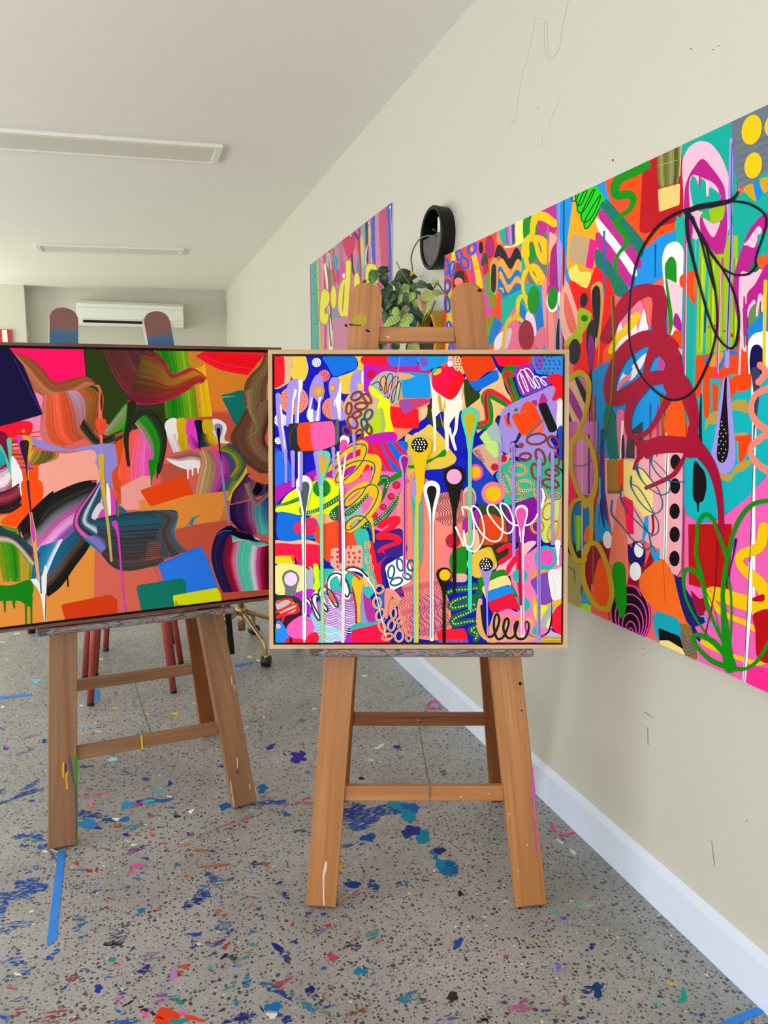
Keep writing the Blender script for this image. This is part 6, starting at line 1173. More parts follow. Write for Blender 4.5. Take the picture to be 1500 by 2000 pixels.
def floater(name, F, d, u0, u1, v0, v1, rot, label, woodmat, fw, gap, depth, recess, marks, parent_name='painting'):
    """floating frame: four mitred rails, black inner tray, stretched canvas, and the paint marks on it"""
    c = F.w((u0 + u1) / 2, (v0 + v1) / 2, d)
    ex = F.ex * math.cos(rot) + F.ev * math.sin(rot); ev = -F.ex * math.sin(rot) + F.ev * math.cos(rot)
    W = (u1 - u0) / 2; H = (v1 - v0) / 2
    r = empty(name, F.w((u0 + u1) / 2, v0, d)); tag(r, label, 'painting')
    def rail(a0, a1, horiz):
        # trapezoid prism with mitred ends, grain along its length
        s = 1
        if horiz: pts = [(-W, a0), (W, a0), (W - fw, a1), (-W + fw, a1)]
        else: pts = [(a0, -H), (a0, H), (a1, H - fw), (a1, -H + fw)]
        ez = ex if horiz else ev; exx = ev if horiz else ex
        A = c
        M = basis(exx, ez.cross(exx), ez, A); Mi = M.inverted()
        V = []
        for dz in (0, -depth):
            for p in pts: V.append(Mi @ (c + ex * p[0] + ev * p[1] + F.en * dz))
        bm = bmesh.new(); vv = [bm.verts.new(p) for p in V]
        for f in ((0, 1, 2, 3), (7, 6, 5, 4), (0, 4, 5, 1), (1, 5, 6, 2), (2, 6, 7, 3), (3, 7, 4, 0)): bm.faces.new([vv[i] for i in f])
        bm_obj('frame_rail', bm, woodmat, r, M)
    rail(H, H - fw, True); rail(-H, -H + fw, True); rail(-W, -W + fw, False); rail(W, W - fw, False)
    Mc = basis(ex, ev, ex.cross(ev), c); sg = 1 if ex.cross(ev).dot(F.en) > 0 else -1
    z = lambda a, b: (min(a * sg, b * sg), max(a * sg, b * sg))
    box('backing', -W + fw, W - fw, -H + fw, H - fw, *z(-depth + .002, -depth + .006), M_DARK, r, Mc)
    i = fw + gap
    cvs = box('canvas', -W + i, W - i, -H + i, H - i, *z(-recess, -depth + .0065), M_CANV, r, Mc)
    cv = Canvas(c - F.en * recess, ex, ev, (-W + i, W - i, -H + i, H - i), r)
    use(cv); marks(); 
    return r
# ---- front easel
yawF = -YAW; leanF = R(6)
fa = onfloor(596, 1777); fb = onfloor(1069, 1777)
FF = Frame((fa + fb) / 2, yawF, leanF)
FE = tag(empty('studio_easel', FF.O), 'honey coloured wooden easel holding the square painting', 'easel')
PT = .034
def post(F, par, bot, top, wid, mat, topv):
    (ub, vb), (ut, vt) = F.uv(*bot), F.uv(*top)
    dirv = (ut - ub) / (vt - vb); uB = ub - vb * dirv; uT = ub + (topv - vb) * dirv
    A = F.w(uB, 0, -PT / 2); B = F.w(uT, topv, -PT / 2); A.z = 0.0005
    # keep the foot square to the floor by starting the board where its lowest corner meets it
    A = A + (B - A).normalized() * (abs(dirv) * wid / 2 + math.sin(leanF) * PT / 2)
    return plank('post', A, B, wid, PT, F.ex, mat, par, True), (uB, uT, dirv)
tv = FF.uv(714, 552)[1]
pl_, L1 = post(FF, FE, (626.5, 1776), (714, 600), .0665, M_EW, tv)
pr_, R1 = post(FF, FE, (1038.5, 1776), (915, 600), .068, M_EW, FF.uv(915, 552)[1])
def railb(F, par, y0, y1, uL, uR, d, th, mat, name='rail', xs=(750,)):
    v0 = F.uv(xs[0], y1)[1]; v1 = F.uv(xs[0], y0)[1]; v = (v0 + v1) / 2
    return plank(name, F.w(uL, v, d - th / 2), F.w(uR, v, d - th / 2), v1 - v0, th, F.ev, mat, par), v
def uat(P, v): return P[0] + P[2] * v
_, v = railb(FF, FE, 1533.5, 1566, 0, 1, 0, .02, M_EW) if 0 else (None, 0)
v = FF.uv(830, 1550, -.008)[1]; plank('rail', FF.w(uat(L1, v) + .0315, v, -.017), FF.w(uat(R1, v) - .0325, v, -.017), .034, .018, FF.ev, M_EW, FE)
VR1 = v
v = FF.uv(815, 653, -.012)[1]; plank('rail', FF.w(uat(L1, v) + .0315, v, -.021), FF.w(uat(R1, v) - .0325, v, -.021), .0335, .018, FF.ev, M_EW, FE)
v = FF.uv(823, 1276.5, .05)[1]; t0 = FF.uv(602, 1276, .05)[0]; t1 = FF.uv(1044, 1276, .05)[0]
TRAYV = v
plank('tray', FF.w(t0, v, .026), FF.w(t1, v, .026), .017, .05, FF.ev, M_TRAY, FE, bev=.006)
# rear frame
rl = onfloor(974, 1562); rtop = FF.w(.09, FF.uv(915, 640)[1], -.055)
plank('rear_leg', Vector((rl.x, rl.y, .004)), rtop, .048, .03, FF.ex, M_ER, FE)
cx = FF.O + FF.back * (rl - FF.O).dot(FF.back); uu = (rl - FF.O).dot(FF.ex)
rl2 = FF.O + FF.ex * (-uu + .012) + FF.back * (rl - FF.O).dot(FF.back)
rtop2 = FF.w(-.13, FF.uv(714, 640)[1], -.055)
plank('rear_leg', Vector((rl2.x, rl2.y, .004)), rtop2, .048, .03, FF.ex, M_ER, FE)
def seg_at(A, B, y, x):
    best = None
    for i in range(201):
        P = A.lerp(B, i / 200); d = P - CAM
        r = Vector((d.x * _c - d.y * _s, 0, 0)); fx = d.x * _s + d.y * _c
        fwd = fx * math.cos(TH) - d.z * math.sin(TH); up = fx * math.sin(TH) + d.z * math.cos(TH)
        py = 1000 - FPX * up / fwd
        if best is None or abs(py - y) < best[0]: best = (abs(py - y), P)
    return best[1]
ra = seg_at(rl2, rtop2, 1403, 0); rb_ = seg_at(rl, rtop, 1403, 0)
plank('rear_rail', ra + FF.ex * .022, rb_ - FF.ex * .022, .0335, .02, Vector((0, 0, 1)), M_ER, FE)
mid = ra.lerp(rb_, .5) + FF.en * .012 - Vector((0, 0, .008))
fr = FF.w((uat(L1, VR1) + uat(R1, VR1)) / 2 + .012, VR1 + .019, -.017)
chain(mid, fr, FE, .012); chain(fr + FF.en * .0125, fr + FF.en * .013 - Vector((0, 0, .052)), FE, 0)
tube('screw_eye', [mid + Vector((0, 0, .006)) + FF.en * .001, mid - FF.en * .004 + Vector((0, 0, .008))], .004, M_CHAIN, FE, 8)
# paint drips on the front easel posts
use(Canvas(FF.O, FF.ex, FF.ev, (-1, 1, 0, 2), FE, z0=4e-4)); T()
line('d8c0b8', '4 6 4 3 3 3', '637 1684 635 1697 632 1712 632 1735 632 1755 633 1767', name='paint_drip')
poly('9a5a80', '1037 1478 1040 1500 1044 1540 1043 1600 1041 1560 1038 1510', name='paint_drip'); line('b04aa0', '4 6 5 3 3 4', '1039 1500 1043 1550 1044 1590 1044 1620 1047 1640 1047 1662', name='paint_drip'); line('c86ab0', '2 2', '1041 1510 1045 1600', name='paint_drip')
for x, y, w_ in ((1016, 1335, 4.5), (1019, 1388, 2.4), (606, 1592, 1.6)): ell('2c1c12', x, y, w_ * .7, w_ * .8, name='knot')
poly('a89a38', '688 622 700 614 716 618 714 634 692 636', name='paint_smear'); line('2a1408', '3 2 2', '683 634 694 635 705 635', name='scratch'); line('20100a', '4 2', '716 645 722 648', name='scratch'); ell('18100a', 937, 567, 4, 3, name='knot'); line('e8e0d8', '2 2', '756 657 760 660', name='paint_fleck')
for x, y in ((955, 1550), (900, 1556), (995, 1590), (1012, 1700), (1030, 1650)): ell('d8c8b8', x, y, 1.4, 1.4, name='paint_fleck')
# ---- front painting
u0, v1 = FF.uv(522.4, 684, .045); u1, v1b = FF.uv(1110.9, 682, .045); ub0, v0 = FF.uv(526.7, 1267.3, .045); ub1, v0b = FF.uv(1108.8, 1267, .045)
FP = floater('framed_painting', FF, .045, (u0 + ub0) / 2, (u1 + ub1) / 2, (v0 + v0b) / 2, (v1 + v1b) / 2, 0.0,
        'square abstract painting in pale oak frame on the front easel', M_OAK, .0085, .0045, .043, .004, front_marks)
# ---- left easel
la = onfloor(93, 1666); lb = onfloor(503, 1573)
yawL = math.atan2(lb.y - la.y, lb.x - la.x)
FL_ = Frame((la + lb) / 2, yawL, R(6))
LE = tag(empty('studio_easel', FL_.O), 'brown wooden easel with paint daubed heads holding the wide painting', 'easel')
M_PTOP = painted_top('brown_easel_wood_daubed_head')
pl2, L2 = post(FL_, LE, (122.5, 1657), (125, 640), .066, M_PTOP, FL_.uv(125, 601)[1])
pr2, R2 = post(FL_, LE, (480, 1578), (310, 645), .066, M_PTOP, FL_.uv(306, 608)[1])
def lrail(xa, ya, xb, yb, wid, d, name='rail', mat=None):
    (ua, va), (ub, vb) = FL_.uv(xa, ya, d), FL_.uv(xb, yb, d)
    v = (va + vb) / 2
    return plank(name, FL_.w(uat(L2, v) + .031, v, d - .009), FL_.w(uat(R2, v) - .031, v, d - .009), wid, .018, FL_.ev, mat or M_EW2, LE), v
_, VR2 = lrail(153, 1472, 425, 1423, .034, -.008)
lrail(160, 700, 280, 706, .034, -.012)
(ua, va), (ub, vb) = FL_.uv(71, 1239, .05), FL_.uv(461, 1192, .05)
plank('tray', FL_.w(ua, va, .026), FL_.w(ub, vb, .026), .016, .05, FL_.ev, M_TRAY, LE, bev=.006)
rb2 = onfloor(424, 1470)
rb2 = onfloor(407, 1433)
lrt = FL_.w(uat(R2, 1.2) - .005, 1.2, -.055)
plank('rear_leg', Vector((rb2.x, rb2.y, .004)), lrt, .05, .03, FL_.ex, M_ER, LE)
ur = (rb2 - FL_.O).dot(FL_.ex); br = (rb2 - FL_.O).dot(FL_.back)
rb3 = FL_.O + FL_.ex * (-ur + .055) + FL_.back * br; lrt3 = FL_.w(uat(L2, 1.2) + .012, 1.2, -.055)
plank('rear_leg', Vector((rb3.x, rb3.y, .004)), lrt3, .05, .03, FL_.ex, M_ER, LE)
qa = seg_at(rb3, lrt3, 1348, 0); qb = seg_at(rb2, lrt, 1304, 0); zz = (qa.z + qb.z) / 2
def at_z(A, B, z): return A.lerp(B, (z - A.z) / (B.z - A.z))
qa = at_z(rb3, lrt3, qb.z); 
plank('rear_rail', qa + FL_.ex * .024, qb - FL_.ex * .024, .034, .02, Vector((0, 0, 1)), M_EW2, LE)
chain(qa.lerp(qb, .5) + FL_.en * .012, FL_.w((uat(L2, VR2) + uat(R2, VR2)) / 2 + .005, VR2 + .018, -.017), LE, .01)
use(Canvas(FL_.O, FL_.ex, FL_.ev, (-1, 1, 0, 2), LE, z0=4e-4)); T()
poly('3a8a20', '145 1480 148 1476 152 1478 152 1560 152 1640 150 1652 150 1560 147 1510', name='paint_drip'); poly('4a4c78', '134 1476 139 1486 144 1510 147 1535 143 1530 137 1505', name='paint_drip'); poly('3c6a4c', '138 1490 142 1505 146 1532 141 1520', name='paint_drip'); line('4a4c80', '2 2 2', '146 1530 148 1570 150 1620', name='paint_drip')
line('d8b010', '4 4 3', '124 1490 123 1505 124 1517', name='paint_drip'); line('d8b010', '4 3 3 4', '131 1508 129 1520 130 1530 131 1539', name='paint_drip'); line('3a3460', '4 3', '128 1492 129 1508', name='paint_drip'); line('d8c020', '3 3', '276 1437 278 1462', name='paint_drip')
for a in ('452 1322 453 1337', '457 1338 458 1345', '463 1480 464 1499', '450 1525 457 1575', '487 1533 488 1540'): line('d8aca4', '2.2 2.2', a, name='paint_drip', sm=False)
line('302018', '2 2', '463 1505 464 1510', name='scratch')
plank('strap', FL_.w(FL_.uv(443, 1195, -.2)[0], FL_.uv(443, 1195, -.2)[1] + .06, -.2), FL_.w(*FL_.uv(453, 1278, -.2), -.2), .018, .004, FL_.ex, M_BLACK, LE)
# ---- left painting
u1, v1 = FL_.uv(552, 679, .03); uu0, v1a = FL_.uv(0, 668, .03); uu1, v0 = FL_.uv(527, 1171.5, .03); _, v0a = FL_.uv(0, 1236.8, .03)
rotL = math.atan2(v1 - v1a, u1 - uu0)
lenL = .98; vt_r = v1 ; 
um = u1 - lenL / 2; vtop = v1 - math.tan(rotL) * lenL / 2; vbot = v0 + (um - uu1) * math.tan(rotL)
LP = floater('framed_painting', FL_, .03, um - lenL / 2, um + lenL / 2, vbot, vtop, rotL,
        'wide swirling brushstroke painting in dark walnut frame on the left easel', M_WAL, .0075, .006, .028, .003, left_marks)
# ------------------------------------------------------------------ mural boards on the right wall
MX = WX - .03
mz1 = atx(1103, 390, MX).z; mz0 = atx(1300, 1262, MX).z
seams = [atx(868, 497, MX).y, atx(966, 690, MX).y, atx(1103, 600, MX).y, atx(1303, 700, MX).y]
seams += [seams[-1] - .41, seams[-1] - .82]
MU = tag(empty('mural_painting', (WX, (seams[0] + seams[-1]) / 2, mz0)), 'huge multicoloured abstract mural painting hung along the right wall', 'painting')
M_EDGE = plain('board_edge_white', 'd8d4cc', .6)
for y1, y0 in zip(seams, seams[1:]): box('board', MX, WX - .0005, y0 + .0008, y1 - .0008, mz0, mz1, M_EDGE, MU)
use(Canvas(Vector((MX, 0, 0)), Vector((0, 1, 0)), Vector((0, 0, 1)), (seams[-1] + .001, seams[0] - .001, mz0 + .0008, mz1 - .0008), MU))
mural_marks()
# ------------------------------------------------------------------ lettered poster
ey1 = atx(606, 514, WX - .002).y; ey0 = atx(767, 400, WX - .002).y; ez1 = (atx(606, 514, WX - .002).z + atx(767, 400, WX - .002).z) / 2
ED = tag(empty('poster', (WX, (ey0 + ey1) / 2, ez1 - .95)), 'striped pink poster with yellow lettering pinned between the planters and the end wall', 'poster')
box('sheet', WX - .004, WX - .0008, ey0, ey1, ez1 - .95, ez1, M_EDGE, ED)
use(Canvas(Vector((WX - .004, 0, 0)), Vector((0, 1, 0)), Vector((0, 0, 1)), (ey0, ey1, ez1 - .95, ez1), ED, mat=M_POSTER))
eden_marks()
M_PIN = plain('pin_white', 'e8e8e8', .3)
for px, py in ((763, 405), (722, 436), (686, 460), (654, 483), (629, 504)):
    p = atx(px, py, WX - .006); tube('pin', [p + Vector((.001, 0, 0)), p - Vector((.004, 0, 0))], .007, M_PIN, ED, 8)
# ------------------------------------------------------------------ round wall planters with trailing plants
M_GREY = plain('grey_soil_plate', '5a5452', .8, var=.2, vscale=40)
M_YEL = plain('mustard_ceramic', 'c8941c', .4)
M_TAGW = plain('white_tag', 'd8d4dc', .5)
def planter(cy, cz, rad, depth, mat, label, soil):
    r = tag(empty('wall_planter', (WX, cy, cz - rad)), label, 'planter', 'round wall planters')
    xo = WX - depth; n = 40
    bm = bmesh.new(); prof = [(WX - .0005, rad - .004), (xo + .004, rad), (xo, rad - .003), (xo, rad - .011), (xo + .003, rad - .014), (WX - .012, rad - .014)]
    rings = [[bm.verts.new((x, cy + q * math.cos(2 * math.pi * i / n), cz + q * math.sin(2 * math.pi * i / n))) for i in range(n)] for x, q in prof]
    for a, b in zip(rings, rings[1:]):
        for i in range(n): bm.faces.new((a[i], a[(i + 1) % n], b[(i + 1) % n], b[i]))
    bm_obj('rim', bm, mat, r, smooth=False)
    bm = bmesh.new(); bm.faces.new([bm.verts.new((WX - .013, cy + (rad - .012) * math.cos(2 * math.pi * i / n), cz + (rad - .012) * math.sin(2 * math.pi * i / n))) for i in range(n)])
    bmesh.ops.solidify(bm, geom=bm.faces[:], thickness=.01); bm_obj('back_disc', bm, mat, r)
    q = rad - .0142; bm = bmesh.new(); a0 = R(8); pts = []
    for i in range(25):
        a = math.pi - a0 + (math.pi + 2 * a0 - R(6)) * i / 24 - R(-3); pts.append((cy + q * math.cos(a), cz + q * math.sin(a)))
    f = [bm.verts.new((xo + .008, p[0], p[1])) for p in pts]; k = [bm.verts.new((WX - .014, p[0], p[1])) for p in pts]
    bm.faces.new(f); bm.faces.new(k[::-1])
    for i in range(25): bm.faces.new((f[i], f[(i + 1) % 25], k[(i + 1) % 25], k[i]))
    bm_obj('pocket_front', bm, soil, r)
    return r
pb = atx(841, 464, WX - .052); RB = .107
BP = planter(pb.y + .004, pb.z, RB, .052, M_BLACK, 'black round wall planter with grey pocket above the leafy plant', M_GREY)
tg = Vector((WX - .04, pb.y - .045, pb.z + .02))
box('plant_tag', tg.x - .001, tg.x + .001, tg.y - .014, tg.y + .008, tg.z - .03, tg.z + .04, M_TAGW, BP)
py_ = atx(833, 664, WX - .06)
YP = planter(py_.y + .02, py_.z, .107, .06, M_YEL, 'mustard yellow round wall planter half hidden by leaves', plain('dark_potting_soil', '2a1a12', .9, bump=.5, bscale=60))
def leaf_mesh(name, vein=False):
    bm = bmesh.new(); prof = [(0, .02), (.08, .26), (.22, .42), (.4, .46), (.6, .38), (.8, .22), (.93, .08), (1, .0)]
    Ls = []; Cs = []; Rs = []
    for t, w in prof:
        z = -.22 * t * t + .05 * math.sin(3 * t); up = .16 * w
        Cs.append(bm.verts.new((t, 0, z))); Ls.append(bm.verts.new((t, w, z + up))); Rs.append(bm.verts.new((t, -w, z + up)))
    for i in range(len(prof) - 1):
        bm.faces.new((Cs[i], Cs[i + 1], Ls[i + 1], Ls[i])); bm.faces.new((Rs[i], Rs[i + 1], Cs[i + 1], Cs[i]))
    bmesh.ops.remove_doubles(bm, verts=bm.verts[:], dist=1e-4)
    bmesh.ops.subdivide_edges(bm, edges=bm.edges[:], cuts=1, use_grid_fill=True, smooth=.6)
    me = bpy.data.meshes.new(name); bm.to_mesh(me); bm.free()
    for p in me.polygons: p.use_smooth = True
    return me
def leaf_mat(name, c0, c1, scale=9, kind='marble'):
    m, N, L, b = new_mat(name); b.inputs['Roughness'].default_value = .32
    tc = N.new('ShaderNodeTexCoord'); nz = N.new('ShaderNodeTexNoise'); nz.inputs['Scale'].default_value = scale; nz.inputs['Detail'].default_value = 4
    L.new(tc.outputs['Object'], nz.inputs['Vector'])
    if kind == 'stripe':
        wv = N.new('ShaderNodeTexWave'); wv.inputs['Scale'].default_value = 2.2; wv.inputs['Distortion'].default_value = 3; wv.bands_direction = 'X'; L.new(tc.outputs['Object'], wv.inputs['Vector']); src = wv.outputs['Fac']
    else: src = nz.outputs['Fac']
    rp = N.new('ShaderNodeValToRGB'); rp.color_ramp.elements[0].position = .42; rp.color_ramp.elements[1].position = .62
    rp.color_ramp.elements[0].color = (*hx(c0), 1); rp.color_ramp.elements[1].color = (*hx(c1), 1); L.new(src, rp.inputs['Fac']); L.new(rp.outputs['Color'], b.inputs['Base Color'])
    return m
LM = [leaf_mat('leaf_deep_green', '17300f', '24451a', 4), leaf_mat('leaf_mid_green', '2e5a20', '3c6e28', 5), leaf_mat('leaf_lime_variegated', '86a83c', 'b4c868', 5, 'stripe'), leaf_mat('leaf_silver_spotted', '12281a', '6a9070', 16), leaf_mat('leaf_pale_green', '8aa860', 'a8bc84', 4), leaf_mat('leaf_yellow', 'd89a10', 'e8b020', 3), leaf_mat('leaf_tan', '8a7850', 'a89068', 3), leaf_mat('leaf_blue_teal', '3a8a98', '2a6a78', 3)]
LMESH = []
for m in LM:
    me = leaf_mesh('leaf'); me.materials.append(m); LMESH.append(me)
PL = tag(empty('trailing_houseplant', (WX - .06, py_.y, py_.z)), 'mixed trailing pothos plant with dark, lime and spotted leaves', 'plant')
def leaf(k, bx, by, tx, ty, x0, wid, name='leaf'):
    """leaf from base pixel to tip pixel; x0 = distance of the leaf from the wall line, wid = width / length"""
    A = atx(bx, by, WX - x0); B = hit(tx, ty, A, Vector((_s, _c, 0)))
    ex = B - A; Ln = ex.length; ex.normalize(); nn = (CAM - A).normalized() + Vector((0, 0, .35)) + Vector((rng.uniform(-.3, .3), rng.uniform(-.3, .3), 0))
    ez = (nn - ex * nn.dot(ex)).normalized(); ey = ez.cross(ex)
    o = bpy.data.objects.new(name, LMESH[k]); COL.objects.link(o); o.parent = PL; o.matrix_parent_inverse = wm(PL).inverted()
    o.matrix_basis = basis(ex * Ln, ey * Ln * wid * .8, ez * Ln, A)
    return o
for a in ((0, 748, 531, 762, 528, .10, .9), (0, 748, 532, 754, 562, .12, .95), (0, 770, 543, 782, 550, .1, .8), (0, 752, 562, 762, 614, .12, 1.05), (1, 736, 527, 722, 556, .12, 1.0), (0, 738, 532, 760, 520, .1, .8), (0, 800, 540, 772, 545, .08, .9), (0, 772, 541, 816, 538, .09, .9), (0, 784, 545, 812, 560, .09, .9), (0, 776, 548, 800, 566, .1, 1.0), (3, 776, 550, 778, 572, .12, .9), (3, 795, 572, 800, 600, .13, 1.1), (3, 812, 556, 838, 556, .12, .9), (0, 832, 556, 848, 566, .12, .9), (4, 850, 560, 856, 546, .06, 1.1), (4, 856, 550, 838, 552, .06, 1.0), (2, 832, 590, 834, 566, .13, 1.5), (2, 842, 572, 868, 572, .08, .7), (2, 808, 570, 800, 590, .11, .9), (1, 782, 562, 784, 600, .12, .5), (4, 784, 574, 778, 596, .13, .6), (0, 774, 570, 758, 590, .1, .9), (0, 765, 580, 750, 606, .1, .9), (2, 780, 606, 764, 612, .14, 1.5), (6, 796, 596, 788, 616, .1, 1.0), (2, 782, 620, 744, 638, .14, .6), (2, 806, 614, 778, 640, .15, .75), (1, 780, 628, 766, 642, .1, .9), (0, 762, 605, 748, 632, .08, 1.1), (0, 772, 600, 790, 636, .07, 1.2), (7, 802, 568, 812, 584, .07, 1.0), (7, 806, 596, 812, 632, .07, 1.0), (7, 800, 626, 815, 640, .08, 1.1), (2, 806, 584, 824, 610, .11, .6), (0, 815, 610, 822, 632, .1, .9), (3, 812, 600, 826, 622, .11, .9), (1, 832, 596, 830, 622, .11, .35), (2, 838, 584, 828, 620, .12, .4), (1, 822, 612, 832, 586, .1, .4), (0, 750, 664, 742, 684, .09, 1.1), (1, 770, 668, 776, 690, .1, 1.1), (2, 808, 668, 806, 700, .13, 1.1), (0, 795, 670, 815, 688, .08, 1.2), (4, 740, 664, 752, 688, .06, 1.1), (5, 805, 530, 802, 540, .13, .8), (0, 716, 548, 706, 553, .12, .8), (0, 674, 632, 678, 640, .06, .8), (1, 786, 548, 776, 540, .1, .9), (0, 786, 576, 800, 610, .05, 1.3), (0, 766, 600, 756, 640, .05, 1.2), (0, 800, 610, 815, 640, .05, 1.2), (1, 815, 655, 800, 690, .06, 1.0)):
    leaf(*a)
rl_ = random.Random(5)
for i in range(46):
    bx = rl_.uniform(750, 826); by = rl_.uniform(545, 630); an = rl_.uniform(-.6, 3.7); ln = rl_.uniform(12, 26)
    leaf(rl_.choice((0, 0, 0, 1, 1, 3, 2)), bx, by, bx + ln * math.cos(an), by + ln * abs(math.sin(an)) + 4, rl_.uniform(.04, .1), rl_.uniform(.75, 1.1))
M_STEM = plain('green_stem', '5a6a34', .5); M_STEMD = plain('dark_stem', '3a3a20', .5); M_PETAL = plain('dusty_pink_sheath', 'b08a78', .5)
def stem(pts, rad, x0, mat, x1=None):
    v = [float(t) for t in pts.split()]; n = len(v) // 2
    p = [tuple(atx(v[2 * i], v[2 * i + 1], WX - (x0 + ((x1 or x0) - x0) * i / max(1, n - 1)))) for i in range(n)]
    return tube('stem', spline(p, False, 5), rad, mat, PL, 6)
stem('850 461 835 461 820 467 808 485 803 505 805 520 806 535', .0028, .05, M_STEM, .11)
stem('852 452 846 447 845 450', .0015, .04, M_STEM); stem('748 566 735 554 718 546', .002, .11, M_STEMD); stem('774 511 784 530 796 548 806 565', .002, .11, M_STEM); stem('866 570 854 553 848 562 840 566', .0022, .09, M_STEMD); stem('830 626 840 612 850 588', .003, .11, M_STEM); stem('826 628 834 608 836 590', .0035, .11, M_STEM); stem('784 596 786 580 783 560', .002, .12, M_STEM); stem('776 640 782 600 792 570', .003, .07, M_STEMD); stem('752 570 760 590 772 620', .003, .06, M_STEMD); stem('822 632 812 600 800 570', .003, .06, M_STEMD)
p = [tuple(atx(x, y, WX - .12)) for x, y in ((818, 575), (822, 592), (828, 606), (826, 612))]
tube('sheath', spline(p, False, 4), [.004, .006, .008, .010, .012, .013, .013, .013, .011, .008, .006, .004, .003], M_PETAL, PL, 8)
# ------------------------------------------------------------------ red stools
M_RED = plain('brick_red_powder_coat', '9e4038', .45); M_FOOT = plain('black_rubber_foot', '141214', .6)
def stool(feet, label):
    c = sum((Vector((*f, 0)) for f in feet), Vector()) / 4
    r = tag(empty('metal_stool', c), label, 'stool', 'red metal stools'); H = .46
    for f in feet:
        A = Vector((*f, .012)); B = Vector((c.x + (f[0] - c.x) * .72, c.y + (f[1] - c.y) * .72, H))
        lg = tube('leg', [A, B], .0125, M_RED, r, 10); tube('rubber_foot', [Vector((*f, .0005)), A], .0128, M_FOOT, lg, 10)
    bm = bmesh.new(); bmesh.ops.create_cone(bm, cap_ends=True, segments=28, radius1=.145, radius2=.15, depth=.025, matrix=Matrix.Translation((c.x, c.y, H + .0125)))
    bm_obj('seat', bm, M_RED, r)
def fxy(x, y): p = onfloor(x, y); return (p.x, p.y)
stool([fxy(177, 1377), fxy(339, 1353), fxy(339, 1306), fxy(166, 1325)], 'red metal stool behind the left easel, nearer of the two')
stool([fxy(186, 1319), fxy(353, 1297), fxy(336, 1257), fxy(207, 1271)], 'red metal stool behind the left easel, farther of the two')
# ------------------------------------------------------------------ brass swivel chair base on castors
M_BRASS = plain('brushed_brass', 'b09868', .3, .85); M_BRASSP = plain('polished_brass', 'd8b060', .18, .95); M_TYRE = plain('black_castor_tyre', '0c0c0e', .35)
hub = Vector((.443, 3.46, 0)); h0 = aty(460, 1195, hub.y)
CH = tag(empty('swivel_chair', hub), 'brass swivel chair base on black castors between the two easels', 'chair')
tube('column', [Vector((hub.x, hub.y, h0.z - .085)), Vector((hub.x, hub.y, h0.z + .01))], .0165, M_BRASS, CH, 16); tube('hub', [Vector((hub.x, hub.y, h0.z - .012)), Vector((hub.x, hub.y, h0.z + .022))], .024, M_BRASS, CH, 16); tube('gas_lift', [Vector((hub.x, hub.y, h0.z + .02)), Vector((hub.x, hub.y, .42))], .013, M_BRASS, CH, 14)
bm = bmesh.new(); bmesh.ops.create_cone(bm, cap_ends=True, segments=30, radius1=.17, radius2=.16, depth=.05, matrix=Matrix.Translation((hub.x, hub.y, .445))); bmesh.ops.bevel(bm, geom=bm.edges[:], offset=.012, segments=2, affect='EDGES')
bm_obj('seat', bm, M_BLACK, CH)
d0 = Vector((.0666, -.24, 0)); rad0 = d0.length; a0 = math.atan2(d0.y, d0.x)
for i in range(5):
    a = a0 + i * 2 * math.pi / 5; d = Vector((math.cos(a), math.sin(a), 0)); z0 = h0.z
    pts = [hub + d * .02 + Vector((0, 0, z0)), hub + d * rad0 * .55 + Vector((0, 0, z0 - .045)), hub + d * rad0 * .9 + Vector((0, 0, z0 - .075)), hub + d * rad0 * .98 + Vector((0, 0, z0 - .09)), hub + d * rad0 + Vector((0, 0, z0 - .115)), hub + d * rad0 + Vector((0, 0, .045))]
    arm = tube('arm', spline([tuple(p) for p in pts], False, 4), .0095, M_BRASS, CH, 10)
    cw = hub + d * rad0 + d * .006; ax = Vector((-d.y, d.x, 0)).lerp(d, .45).normalized()
    cs = tube('castor', [cw + Vector((0, 0, .025)) - ax * .02, cw + Vector((0, 0, .025)) - ax * .017, cw + Vector((0, 0, .025)) + ax * .017, cw + Vector((0, 0, .025)) + ax * .02], [.02, .0245, .0245, .02], M_TYRE, CH, 18)
    tube('fork', [cw + Vector((0, 0, .05)), cw + Vector((0, 0, .04)), cw + Vector((0, 0, .03))], [.012, .019, .017], M_BRASSP, cs, 12)
# small black castor seen under the far left edge of the wide painting
cb = onfloor(62, 1236)
CT = tag(empty('chair_castor', cb), 'small black chair castor under the lower left edge of the wide painting', 'castor')
ax = Vector((1, .3, 0)).normalized(); z = Vector((0, 0, .026))
tube('wheel', [cb + z - ax * .016, cb + z + ax * .016], .026, M_TYRE, CT, 16); tube('stem', [cb + z + Vector((0, 0, .02)), cb + Vector((0, 0, .16))], .007, M_BRASS, CT, 8)
# ------------------------------------------------------------------ blue masking tape on the floor
def tape(pts, label, col='1e86e0'):
    P = [onfloor(*p) for p in pts]; n = len(P)
    v = [p + Vector((0, 0, .0005)) for p in P] + [p + Vector((0, 0, .0013)) for p in P]
    f = [tuple(range(n))[::-1], tuple(range(n, 2 * n))] + [(i, (i + 1) % n, n + (i + 1) % n, n + i) for i in range(n)]
    bm = bmesh.new(); vv = [bm.verts.new(p) for p in v]
    for q in f: bm.faces.new([vv[i] for i in q])
    o = bm_obj('masking_tape', bm, M_TAPE); return tag(o, label, 'tape', 'blue masking tape on the floor')
M_TAPE = plain('blue_masking_tape', '1a80dc', .55, bump=.1, bscale=120)
tape([(113, 1664), (128, 1660), (110, 1836), (95, 1848), (91, 1847)], 'long blue masking tape strip running from the left easel foot')
tape([(1392, 2004), (1475, 1968), (1494, 1976), (1435, 2004)], 'blue masking tape strip at the bottom right corner by the skirting')
